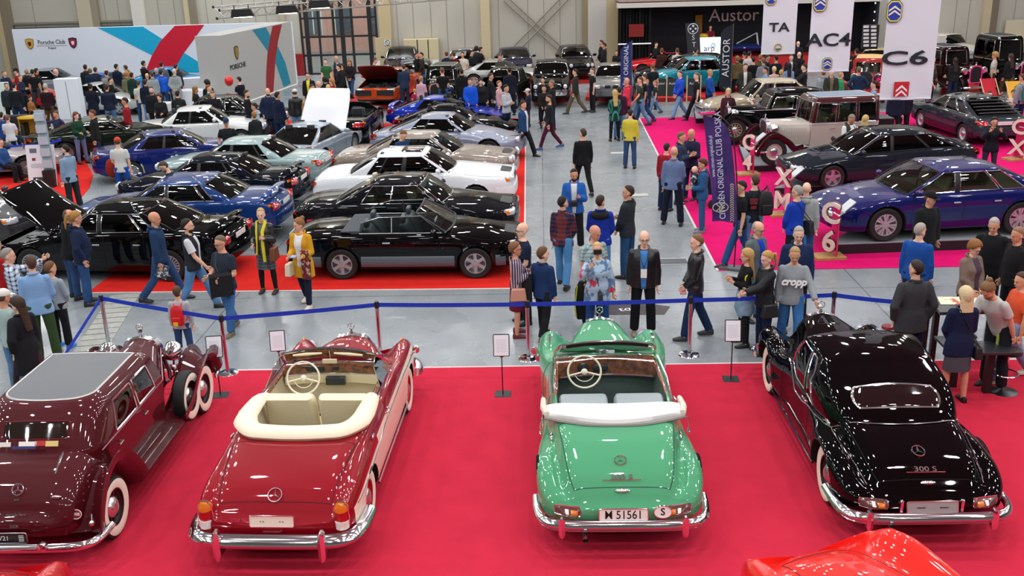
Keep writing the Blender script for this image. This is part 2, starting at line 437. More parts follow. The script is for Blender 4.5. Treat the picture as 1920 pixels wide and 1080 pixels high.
def modern_car(name,label,cat,loc,rz,S,group=None):
 """S: the measures and colours of one car"""
 root=thing(name,label,cat,loc,rz,group)
 wb,fo,ro,hw=S['wb'],S.get('fo',.85),S.get('ro',1.0),S['hw'];R=S.get('R',.32);tw=S.get('tw',.21)
 xf,xr=wb/2+fo,-wb/2-ro;z0=S.get('z0',.2)
 zh,zc,zd,zn,zt=S.get('zhood',.80),S.get('zcowl',.93),S.get('zdeck',.95),S.get('znose',.62),S.get('ztail',.85)
 x1,x2,x3,x4=S['x1'],S['x2'],S['x3'],S['x4']
 ra=R+.055;arches=[(wb/2,R,ra),(-wb/2,R,ra)]
 topx=[xr,xr+.05,xr+.35,x4-.05,x1+.02,(x1+xf)/2,xf-.3,xf];topz=[zt-.1,zt,zd-.01,zd+.01,zc,(zc*.45+zh*.55),zh-.06,zn]
 if S.get('top'):topx,topz=zip(*S['top'])
 shx=[xr,xr+.3,x4,x1,xf-.5,xf];shz=[zt-.12,zd-.07,zd-.04,zc-.05,zh-.13,zn-.03]
 if S.get('sh'):shx,shz=zip(*S['sh'])
 nt,tt=S.get('nt',.12),S.get('tt',.10)
 def hwf(x):
  a=sinterp(x,[xr,xr+.10,xr+.45,-wb/2,0,wb/2,xf-.45,xf-.12,xf],[1-tt-.05,1-tt,1-tt*.35,.99,1,.985,1-nt*.4,1-nt,1-nt-.10])
  return a*hw
 def z0f(x):return sinterp(x,[xr,xr+.25,-wb/2,wb/2,xf-.3,xf],[z0+.18,z0+.06,z0,z0,z0+.02,z0+.12])
 sof=S.get('soft',1.0)
 secf=lambda x:section(hwf(x),z0f(x),sinterp(x,shx,shz),max(sinterp(x,topx,topz),sinterp(x,shx,shz)+.005),sof)
 dn=S.get('doors',2);dx=S.get('door_x')or([(-.55,x1-.12)]if dn==2 else[(-.15,x1-.12),(-1.02,-.17)])
 hs,ts=x1+.10,x4-.05
 xs=stations(xr,xf,arches,40,[hs,ts,xr+.06,xf-.06]+[q for d in dx for q in d]+list(S.get('open',())[:2]))
 G=loft_body(xs,secf,arches);n=len(G[0][0]);V=[p for r,_ in G for p in r];F=[];T=[]
 half=NS-1
 for i in range(len(xs)-1):
  xm=(xs[i]+xs[i+1])/2
  for j in range(n):
   k=(j+1)%n;F.append((i*n+j,i*n+k,(i+1)*n+k,(i+1)*n+j))
   jj=j if j<half else n-1-j;side='L' if j<half else 'R';t='body';f=jj/half
   if(G[i][1][j]and G[i][1][k])or(G[i+1][1][j]and G[i+1][1][k]):t='arch'
   elif f<.18:t='arch'
   elif f>.70 and xm>hs and xm<xf-.06:t='hood'
   elif f>.70 and xm<ts and xm>xr+.06:t='trunk'
   elif f>.73 and x4<xm<x1 and not S.get('open'):t='cabin'
   elif .26<f<.66:
    for q,(a,b)in enumerate(dx):
     if a<xm<b:t='door%s%d'%(side,q)
   if S.get('open')and f>.76 and S['open'][0]<xm<S['open'][1]:t='hole'
   T.append(t)
 for e,i in((0,0),(1,len(xs)-1)):
  rg=list(range(i*n,(i+1)*n));c=np.mean([V[a]for a in rg],axis=0);prev=rg
  for sc,dxn in((.9,.035),(.6,.05),(.2,.055)):
   ids=[]
   for a in rg:
    p=V[a];V.append((p[0]+(dxn if e else-dxn),c[1]+(p[1]-c[1])*sc,c[2]+(p[2]-c[2])*sc));ids.append(len(V)-1)
   for j in range(n):F.append((prev[j],prev[(j+1)%n],ids[(j+1)%n],ids[j]));T.append('body')
   prev=ids
  F.append(tuple(prev));T.append('body')
 pt=paint(S['c'],S.get('met',.25));ptl=paint(S['c2'],.1)if S.get('c2')else None
 bv=bvh_of(V,F);topray=lambda x,y:(bv.ray_cast(Vector((x,y,3)),Vector((0,0,-1)),5)[0]or Vector((x,y,zd)))
 spec={'body':('body',pt,None),'arch':('underbody',DARK,None),'hood':('hood',pt,None),'trunk':('trunk_lid',pt,None),'cabin':('parcel_deck',mat('cabin_dark',S.get('inner','#17181a'),.8),None)}
 for t in set(T):
  if t.startswith('door'):spec[t]=('door',pt,None)
 ho=S.get('hood_open')
 order_T=T
 P=split_shell(V,F,order_T,spec,root)
 for t,o in P.items():
  if t.startswith('door')or(t=='hood' and not ho)or t=='trunk':edge_trim(o,.0035,SEAM,'panel_gap')
 if ho and 'hood' in P:
  o=P['hood'];piv=Vector((hs,0,topray(hs+.02,0).z));ang=ho
  A=Matrix.Translation(piv)@Matrix.Rotation(-ang,4,'Y')@Matrix.Translation(-piv);o.data.transform(A)
  md=o.modifiers.new('sheet','SOLIDIFY');md.thickness=.03;md.offset=-1
  if S.get('hood_in'):o.data.materials.clear();o.data.materials.append(mat('hood_lining',S['hood_in'],.5))
  eg=MB();rr=random.Random(len(label))
  eg.box(((hs+xf)/2-.05,0,zh-.22),(xf-hs-.3,hw*1.45,.12),0)
  for q in range(26):eg.box((rr.uniform(hs+.1,xf-.3),rr.uniform(-.6,.6)*hw,zh-.15),(rr.uniform(.08,.3),rr.uniform(.08,.3),rr.uniform(.05,.16)),1+q%2)
  eg.build('engine',[BLACK,mat('engine_grey','#55575a',.4,.6),mat('engine_dark','#22252a',.4,.3)],root)
 if S.get('open'):
  xa,xb,fz=S['open'];ii=[i for i,x in enumerate(xs)if xa-1e-4<=x<=xb+1e-4];j0=int(.76*half)+1
  cockpit([Vector(V[i*n+j0])for i in ii]+[Vector(V[i*n+(n-j0)])for i in reversed(ii)],fz,root,S)
  open_windscreen(x1,x2,hwf(x1)*.88,S.get('wr',hw*.66),topray(x1,0).z,S['zr'],root,S)
  # greenhouse
 if not S.get('open'):
  zr=S['zr'];wr=S.get('wr',hw*.66);wbs=S.get('wbs',hw*.90)
  wf=lambda x:min(wbs,hwf(x)*.93);nb=10
  bf,bb=S.get('bowf',.16),S.get('bowr',.12);item=[]
  def B(x,y):p=topray(x,y);return Vector((x,y,p.z-.012))
  def base_front(u):w=wf(x1);return B(x1+bf*(1-u*u),u*w)
  def top_front(u):return Vector((x2+.07*(1-u*u),u*wr,zr-.045*u*u))
  def base_rear(u):w=wf(x4);return B(x4-bb*(1-u*u),u*w)
  def top_rear(u):return Vector((x3-.06*(1-u*u),u*wr*.97,zr-.02-.045*u*u))
  pa=.055;us=[-1,-1+pa]+list(np.linspace(-1+pa,1-pa,nb+1))[1:-1]+[1-pa,1]
  for i,u in enumerate(us[:-1]):item.append((base_front(u),top_front(u),'windshield' if 0<i<len(us)-2 else 'roof'))
  pil=S.get('pillars',[(-.05,.05)]);cp=S.get('cpil',.35);cuts=[(x1-.10,'win')]
  xl=x4+cp;ps=sorted(pil,reverse=True)
  seg=[];cur=x1-.06
  for(a,b)in ps:seg.append((cur,b,'win'));seg.append((b,a,'pil'));cur=a
  seg.append((cur,xl,'win'));seg.append((xl,x4,'roof'));segs=[(x1,x1-.06,'roof')]+seg
  def tx(x):
   return interp(x,[x4,xl,xl+.02,-.1,.1,x1-.06,x1],[x3,max(x3+.03,S.get('ctop',xl+.12)),max(x3+.05,S.get('ctop',xl+.12)+.01),-.1-.02,.08,x2-.05,x2])if x1-.06>.1 and xl+.02<-.1 else x2+(x3-x2)*(x1-x)/(x1-x4)
  def side(sg):
   L=[];wn=0
   for(a,b,k)in segs:
    m=max(1,int(abs(a-b)/.14))
    for q in range(m):
     x=a+(b-a)*q/m;t=(x-x1)/(x4-x1);X=tx(x)
     L.append((B(x,sg*wf(x)),Vector((X,sg*(wr*(1-.03*abs(2*t-1)**2)),zr-.045)),('sw%d%s'%(wn,sg)if k=='win' else('pil%d%s'%(wn,sg)if k=='pil' else 'roof'))))
    if k=='win':wn+=1
   return L
  sl=side(1);sr=side(-1);item+=sl
  ub=[1,1-pa*1.6]+list(np.linspace(1-pa*1.6,-1+pa*1.6,nb+1))[1:-1]+[-1+pa*1.6,-1]
  for i,u in enumerate(ub[:-1]):item.append((base_rear(u),top_rear(u),'rear_window' if 0<i<len(ub)-2 else 'roof'))
  item+=[(sr[(i+1)][0],sr[(i+1)][1],sr[i][2])for i in range(len(sr)-1,0,-1)if i+1<len(sr)]if False else[]
  # right side runs rear to front: reverse the list, segment tags shift by one
  rs=[(base_rear(-1),top_rear(-1),sr[-1][2])]
  for i in range(len(sr)-1,0,-1):rs.append((sr[i][0],sr[i][1],sr[i-1][2]))
  item+=rs
  lv=[0,.06,.2,.4,.6,.8,.91,1.0];m=len(item);V2=[];F2=[];T2=[]
  cen=Vector(((x1+x4)/2,0,0));bul=S.get('bulge',.035)
  for t in lv:
   for(b,tp,k)in item:
    p=b.lerp(tp,t);o_=Vector((0,p.y,0));e=math.sin(PI*t)*bul
    if o_.length>1e-3:o_.normalize()
    nx=(1 if p.x>cen.x else-1)*(1 if k in('windshield','rear_window')else 0)
    V2.append(p+Vector((nx*e*.6,o_.y*e*(abs(p.y)/max(wbs,.1)),e*.4 if nx else 0)))
  for li in range(len(lv)-1):
   for j in range(m):
    k=item[j][2];t=k
    if li==0 or li==len(lv)-2:t='roof'
    if k=='roof':t='roof'
    F2.append((li*m+j,li*m+(j+1)%m,(li+1)*m+(j+1)%m,(li+1)*m+j));T2.append(t)
  off=(len(lv)-1)*m;cx=(x2+x3)/2;prev=list(range(off,off+m));cw=S.get('crown',.05)
  for kf in(.93,.8,.6,.35,.12):
   ids=[]
   for j in range(m):
    p=V2[off+j];q=Vector((cx+(p.x-cx)*kf,p.y*kf,0));q.z=(zr-.045)+(cw+.045)*(1-kf**2.2)if True else 0
    q.z=p.z*kf**2+(zr+cw-.03)*(1-kf**2);V2.append(q);ids.append(len(V2)-1)
   for j in range(m):F2.append((prev[j],prev[(j+1)%m],ids[(j+1)%m],ids[j]));T2.append('top')
   prev=ids
  F2.append(tuple(prev));T2.append('top')
  gm=S.get('glass',GLASS_DARK);rp=paint(S['croof'],.1)if S.get('croof')else pt
  spec2={'roof':('roof_pillars',pt if not S.get('croof2')else rp,None),'top':('roof',rp,None),'windshield':('windshield',gm,None),'rear_window':('rear_window',gm,None),}
  for t in set(T2):
   if t.startswith('sw'):spec2[t]=('side_window',gm,None)
   if t.startswith('pil'):spec2[t]=('door_pillar',BLACK if S.get('bpil',1)else pt,None)
  Q=split_shell(V2,F2,T2,spec2,root,60)
  tm=CHROME if S.get('chrome')else BLACK
  for t,o in Q.items():
   if t.startswith('sw')or t in('windshield','rear_window'):edge_trim(o,.011 if S.get('chrome')else .009,tm if t.startswith('sw')or S.get('chrome2')else BLACK,'window_trim')
  if S.get('sunroof'):
   b2=bvh_of(V2,F2);conform(b2,(cx+.25,0,zr+.2),(0,1,0),(-1,0,0),.95,.60,.15,.008,0,8).build('sunroof',mat('sunroof_glass','#0b0c0e',.05,0,coat=1),root)
  if not S.get('far'):
   sm=mat('seat_cloth',S.get('seat','#26282b'),.7);sb=MB()
   for sx in(.05,-.85)if x4<-1.2 else(0.0,):
    for sy in(-.36,.36):
     zz=zc+.02
     sb.cut();rings=[]
     for q,(hh,tx_)in enumerate(((-.25,.08),(.0,.02),(.16,-.03),(.26,-.06))):
      wv=.25 if q<3 else .19;rings.append([(sx+tx_+a,sy+b,zz+hh)for a,b in rrect(.13,wv*2,.05,3)])
     sb.loft(rings);rings=[[(sx-.07+a,sy+b,zz+h)for a,b in rrect(.09,.24,.04,3)]for h in(.27,.33,.40)];sb.loft(rings)
   sb.build('seat',sm,root)
   d=MB();d.box((x1-.30,0,zc-.01),(.35,hw*1.5,.1));d.tube([(x1-.52+.05*math.sin(a)*.5,.36+.18*math.cos(a),zc+.03+.17*math.sin(a))for a in np.linspace(0,2*PI,17)[:-1]],.014,k=6,closed=True)
   d.build('dashboard',mat('dashboard',S.get('dash','#1b1c1e'),.7),root)
   # wheels
 for sx in(wb/2,-wb/2):
  for sy in(1,-1):add_wheel(root,sx,sy*(hw-tw/2-.03),sy,R,tw,S.get('wheel','multi'),S.get('rim','#b9bbbf'),S.get('ww',False))
  # bumpers along the plan outline
 def plan(end,zb,depth):
  pts=[]
  for x in xs:
   if(end>0 and x>xf-depth)or(end<0 and x<xr+depth):pts.append(x)
  pts=pts[::2]+([pts[-1]]if end>0 else[]);pts=sorted(set(pts),reverse=end<0)
  L=[(x,hwf(x)*.985)for x in pts];xe=xf+.05 if end>0 else xr-.05;w=L[-1][1]
  L+=[(xe-(.02 if end>0 else-.02),w*.88),(xe+(.012 if end>0 else-.012),w*.6),(xe+(.03 if end>0 else-.03),w*.2)]
  return[(a,b,zb)for a,b in L]+[(a,-b,zb)for a,b in reversed(L)]
 bm_={'body':pt,'chrome':CHROME,'black':BLACK,'grey':mat('bumper_grey','#6c7478',.45,.1)}[S.get('bumper','body')]
 for end,zb in((1,z0+.27),(-1,z0+.30)):
  mb=MB();Pl=plan(end,zb,S.get('bwrap',.45));hgt,dp=S.get('bh',.13),.045
  rings=[]
  for i,p in enumerate(Pl):
   a=Vector(Pl[max(i-1,0)]);b=Vector(Pl[min(i+1,len(Pl)-1)]);t=(b-a).normalized();nrm=Vector((t.y,-t.x,0))
   if nrm.dot(Vector((p[0],p[1],0))-Vector(((xf-.6)if end>0 else(xr+.6),0,0)))<0:nrm=-nrm
   P_=Vector(p);rings.append([tuple(P_+nrm*(dp*q-.02)+Vector((0,0,hgt*w_)))for q,w_ in((0,-1),(.8,-.9),(1.05,-.4),(1.05,.4),(.8,.9),(0,1),(-.3,0))])
  mb.loft(rings,0);o=mb.build('front_bumper' if end>0 else 'rear_bumper',bm_,root)
 if S.get('clad'):
  mb=MB();cm=mat('side_cladding',S['clad'],.35,.3)
  for sy in(1,-1):
   for a,b in((-wb/2+ra+.03,wb/2-ra-.03),(wb/2+ra+.03,xf-.25),(xr+.25,-wb/2-ra-.03)):
    mb.cut();xx=np.linspace(a,b,8)
    rings=[[(x,sy*(hwf(x)*yy+o_),z)for yy,o_,z in((.99,.0,z0+.08),(1.0,.014,z0+.11),(1.0,.016,z0+.26),(1.0,.0,z0+.30),(.95,0,z0+.2))]for x in xx];mb.loft(rings)
  mb.build('side_cladding',cm,root)
  # lamps
 lt=S.get('tail','bmw');ztl=S.get('ztl',(zt+z0+.35)/2+.06);wl=hw*(1-tt)
 for sy in(1,-1):
  wd,hd=S.get('tsz',(.36,.17));c=(xr,sy*(wl-wd/2+.02),ztl);xd=Vector((.30*sy*1.0,-1*1.0,0))if sy>0 else Vector((-.30*sy*-1.0*-1,-1,0))
  xd=Vector((0.35*sy,-1,0));mb=conform(bv,c,xd,(0,0,1),wd,hd,.35,.012,.012,8)
  o=mb.build('tail_lamp',LENS_R,root)
  m2=conform(bv,(xr+.02*1,sy*(wl-wd*.16),ztl+hd*.22),xd,(0,0,1),wd*.34,hd*.4,.3,.02,.004,4);m2.build('indicator_lens',LENS_A,o)
  wd,hd=S.get('hsz',(.36,.15));zl=S.get('zhl',zn-.09);wn=hw*(1-nt);xd=Vector((-.35*sy,1,0))
  if S.get('hround'):
   for q in range(S['hround']):
    yy=sy*(wn-.12-q*.2);hl=MB();hit=bv.ray_cast(Vector((xf+1,yy,zl)),Vector((-1,0,0)),3)[0];xx=(hit.x if hit else xf)
    hl.lathe([(.085,-.05),(.088,.015),(.075,.035),(.04,.05),(.001,.053)],20,0,'x',(xx,yy,zl));o=hl.build('headlamp',LENS_W,root)
  else:
   o=conform(bv,(xf,sy*(wn-wd/2+.03),zl),xd,(0,0,1),wd,hd,.35,.012,.015,8).build('headlamp',LENS_W,root)
   conform(bv,(xf,sy*(wn-.01),zl),xd,(0,0,1),.09,hd*.8,.3,.03,.004,4).build('indicator_lens',LENS_A,o)
   # mirror, handles
  if not S.get('nomirror'):
   mr=MB();mr.ell((x1-.22,sy*(hwf(x1)+.10),zc+.06),(.06,.10,.065),0,10,8);mr.box((x1-.20,sy*(hwf(x1)*.95),zc+.02),(.05,.14,.03));mr.build('side_mirror',pt if S.get('bodymirror',1)else BLACK,root)
  hd_=MB()
  for(a,b)in dx:
   zz=(zc+z0)/2+.20;hh=bv.ray_cast(Vector((a+.14,sy*3,zz)),Vector((0,-sy,0)),5)[0]
   hd_.cut()
   if hh:hd_.box((a+.14,hh.y+sy*.012,zz),(.15,.03,.028))
  if hd_.n:hd_.build('door_handle',CHROME if S.get('chrome')else pt,root)
 g=MB();gk=S.get('grille','kidney');zg=S.get('zgr',zn-.08)
 if gk=='kidney':
  for sy in(-1,1):g.cut();conform(bv,(xf,sy*.16,zg),(0,1,0),(0,0,1),.26,.15,.6,.01,0,6,g)
 elif gk=='merc':conform(bv,(xf,0,zg),(0,1,0),(0,0,1),.62,.26,.1,.012,0,6,g)
 elif gk=='wide':conform(bv,(xf,0,zg),(0,1,0),(0,0,1),hw*1.25,.15,.1,.01,0,6,g)
 if g.n:
  n0=len(root.children);g.build('grille',mat('grille_dark','#101214',.4,.3),root)
  for o in list(root.children)[n0:]:edge_trim(o,.012,CHROME,'grille_frame')
 o=MB().box((xr-.075,0,S.get('zpl',ztl-.0)),(.012,.50,.11)).build('number_plate',mat('plate_white',S.get('cpl','#d9d9d4'),.4),root,bevel=.004)
 ex=MB();ex.tube([(xr+.3,.45,z0+.05),(xr-.03,.45,z0+.05)],.035,k=10);ex.build('exhaust_pipe',STEEL,root)
 wp=MB()
 if not S.get('far'):
  for y0_ in(-.35,.15):wp.cut();wp.tube([B2 for B2 in(topray(x1+.1,y0_)+Vector((0,0,.02)),topray(x1+.05,y0_+.5)+Vector((0,0,.045)))],.008,k=5)
  wp.build('wiper',BLACK,root)
 if S.get('spoiler'):
  s_=MB();zz=zd+.02;rings=[]
  for y in np.linspace(-1,1,13):
   e=abs(y)**4;rings.append([(xr+.10+.08*e+a,y*hw*.86,zz+.11*(1-e)+b)for a,b in((-.07,0),(0,.02),(.12,.0),(.1,-.02),(0,-.012))])
  s_.loft(rings)
  for y in(-.55,.55):s_.box((xr+.16,y*hw,zz+.03),(.1,.03,.12))
  s_.build('rear_spoiler',pt,root)
 S['_bv']=bv;S['_P']=P;S['_xr'],S['_xf']=xr,xf
 return root
def place_by_wheels(pf,pr,hw,vis,z=0.0,wb=None):
 """centre and heading of a car from the ground contacts of its two visible wheels (vis=+1: its left side faces us)"""
 A=at(*pf,z);B=at(*pr,z);d=(A-B);rz=math.atan2(d.y,d.x);lft=Vector((-math.sin(rz),math.cos(rz),0))
 c=(A+B)/2-lft*vis*(hw-.12);return Vector((c.x,c.y,z)),rz,d.length
 # ------------------------------------------------------------ classic cars of the front row
def star(mb,M,R=.06,r=.006,m=0):
 """three-pointed star in a ring, drawn in the xy plane of M"""
 mb.tube([(R*math.cos(a),R*math.sin(a),0)for a in np.linspace(0,2*PI,25)[:-1]],r,m,6,closed=True,M=M)
 for k in range(3):
  a=PI/2+k*2*PI/3;d=Vector((math.cos(a),math.sin(a),0));n=Vector((-d.y,d.x,0));w=R*.13
  mb.add([d*R*.98,n*w+Vector((0,0,.0)),-n*w,Vector((0,0,r*1.6)),Vector((0,0,-r*1.2))],[(0,1,3),(0,3,2),(0,4,1),(0,2,4),(1,4,2)],m,M)
def table_shell(rows,arches,tagf,ns=46,nst=60,extra=(),caps=True):
 X=[r[0]for r in rows]
 C=np.array([[(0,r[2]),(.75*r[1],r[2]),(r[1]-.03,r[2]+.06),(r[1],r[3]),(r[1]*.985,r[3]+(r[5]-r[3])*.66),(r[4],r[5]),(r[6],r[7]),(r[8],r[9]),(r[8]*.62,r[9]+(r[10]-r[9])*.75),(0,r[10])]for r in rows])
 xs=stations(X[0],X[-1],arches,nst,list(X)+list(extra));V=[];G=[]
 for x in xs:
  i=int(np.clip(np.searchsorted(X,x)-1,0,len(X)-2));t=i+(x-X[i])/(X[i+1]-X[i])
  ctrl=np.stack([[sinterp(x,X,C[:,k,0]),sinterp(x,X,C[:,k,1])]for k in range(10)]);h=cr(ctrl,ns)
  zc=-1
  for(xa,za,ra)in arches:
   if abs(x-xa)<ra:zc=max(zc,za+math.sqrt(ra*ra-(x-xa)**2))
  a=[(x,max(p[0],0),max(p[1],zc))for p in h];cl=[p[1]<=zc for p in h]
  V+=a+[(x,-p[1],p[2])for p in reversed(a[1:-1])];G.append(cl+list(reversed(cl[1:-1])))
 n=2*ns-2;F=[];T=[];half=ns-1
 for i in range(len(xs)-1):
  xm=(xs[i]+xs[i+1])/2
  for j in range(n):
   k=(j+1)%n;F.append((i*n+j,i*n+k,(i+1)*n+k,(i+1)*n+j));jj=j if j<half else n-1-j;f=(jj+.5)/half*9
   c=(G[i][j]and G[i][k])or(G[i+1][j]and G[i+1][k])or f<1.2
   T.append(tagf(xm,f,'L' if j<half else 'R',c))
 for e,i in((0,0),(1,len(xs)-1)):
  rg=list(range(i*n,(i+1)*n));c=np.mean([V[a]for a in rg],axis=0);prev=rg
  for sc,dxn in((.92,.03),(.6,.05),(.2,.055)):
   ids=[]
   for a in rg:p=V[a];V.append((p[0]+(dxn if e else-dxn),c[1]+(p[1]-c[1])*sc,c[2]+(p[2]-c[2])*sc));ids.append(len(V)-1)
   for j in range(n):F.append((prev[j],prev[(j+1)%n],ids[(j+1)%n],ids[j]));T.append('body')
   prev=ids
  F.append(tuple(prev));T.append('body')
 return V,F,T,xs,n,half
def chrome_bumper(mb,xe,hw,z,sgn,wrap=.5,h=.075,d=.04,bow=.10,m=0,k=10):
 P=[]
 for u in np.linspace(-1,1,33):
  y=hw*math.copysign(min(1,abs(u)*1.18)**.9 if abs(u)<.85 else 1,u)if False else hw*math.sin(u*PI/2)
  x=xe-sgn*(wrap*(abs(u)**5.5)+bow*u*u*.6);P.append((x,y,z))
 mb.tube(P,h,m,k,flat=1.0,up=(0,0,1))if False else None
 rings=[]
 for i,p in enumerate(P):
  a=Vector(P[max(i-1,0)]);b=Vector(P[min(i+1,len(P)-1)]);t=(b-a).normalized();nr=Vector((t.y,-t.x,0))
  if nr.x*sgn<0 and abs(nr.x)>.1:nr=-nr
  if abs(nr.x)<=.1 and nr.y*p[1]<0:nr=-nr
  s=1-.25*(abs(i-16)/16)**4
  rings.append([tuple(Vector(p)+nr*(d*q)+Vector((0,0,h*w*s)))for q,w in((-.4,-.8),(.05,-1),(.65,-.78),(1.15,-.38),(1.35,.0),(1.1,.45),(.55,.85),(.0,1),(-.4,.85),(-.2,0))])
 mb.loft(rings,m)
def remap(root,src,dst):
 f=lambda x:float(np.interp(x,src,dst))
 seen=set()
 def rec(o,base):
  for c in o.children:
   if c.name.startswith('wheel'):c.location.x=f(c.location.x);continue
   if c.type=='MESH' and c.data.name not in seen:
    seen.add(c.data.name)
    for v in c.data.vertices:v.co.x=f(v.co.x)
   rec(c,base)
 rec(root,0)
def steering_wheel(c,R,m,root,tilt=.42,spokes=2):
 mb=MB();M=Matrix.Translation(c)@Matrix.Rotation(PI/2+tilt,4,'Y')
 mb.tube([(R*math.cos(a),R*math.sin(a),0)for a in np.linspace(0,2*PI,33)[:-1]],.013,k=8,closed=True,M=M)
 mb.tube([(R*.6*math.cos(a),R*.6*math.sin(a),.02)for a in np.linspace(-1.4,1.4,15)],.006,k=6,M=M)
 mb.ell((0,0,.02),(.045,.045,.03),0,12,8,M=M)
 for a in(PI/2,-PI/2,PI)if spokes==3 else(PI*.42,-PI*.42):mb.tube([(0,0,.01),(R*math.cos(a),R*math.sin(a),0)],.012,k=6,M=M)
 mb.tube([(0,0,0),(0,0,.35)],.018,k=8,M=M)
 return mb.build('steering_wheel',m,root)
def seat_bench(x,y,w,ztop,m,root,name='seat',deep=.5,zb=.42,piping=None):
 mb=MB();rings=[]
 for q,(z,dx,th,ww)in enumerate(((zb,.10,.20,1),(zb+.25,.03,.20,1),(ztop-.08,-.04,.17,.99),(ztop-.02,-.06,.14,.96),(ztop,-.06,.08,.9))):
  rings.append([(x+dx+a,y+b,z)for a,b in rrect(th,w*ww,min(.06,th*.45),4)])
 mb.loft(rings);rings=[]
 for(a0,z0_,w_)in((.05,0,1),(.06,.12,1),(.10,.16,.96)):rings.append([(x+.33+a,y+b,zb-.12+z0_)for a,b in rrect(deep-(a0-.05),w*w_,.06,4)])
 mb.loft(rings);return mb.build(name,m,root)
def lozenge(bv,c,w,h,m,root,name,off=.01,bulge=.015,xd=(0,-1,0),up=(0,0,1),r=.4,n=10,trim=0):
 o=conform(bv,c,xd,up,w,h,r,off,bulge,n).build(name,m,root)
 if trim:edge_trim(o,trim,CHROME,'chrome_surround')
 return o
def plate(root,x,z,w,h,c,name='number_plate',tilt=0.0,y=0,frame_m=CHROME):
 M=frame((x,y,z),(0,-1,0),(math.sin(tilt),0,math.cos(tilt)))
 mb=MB();mb.poly(rrect(w,h,.015,3),-.006,.004,0,M);o=mb.build(name,mat('plate_'+c.strip('#'),c,.4),root)
 b=MB();b.tube([(a,q,.004)for a,q in rrect(w,h,.02,4)],.007,k=6,closed=True,M=M);b.build('plate_frame',frame_m,o)
 return M@Matrix.Translation((0,0,.006)),o
WOOD=mat('burl_wood','#8a4a1c',.18,coat=1,kind='burl',vscale=14,c2='#3a1a08')
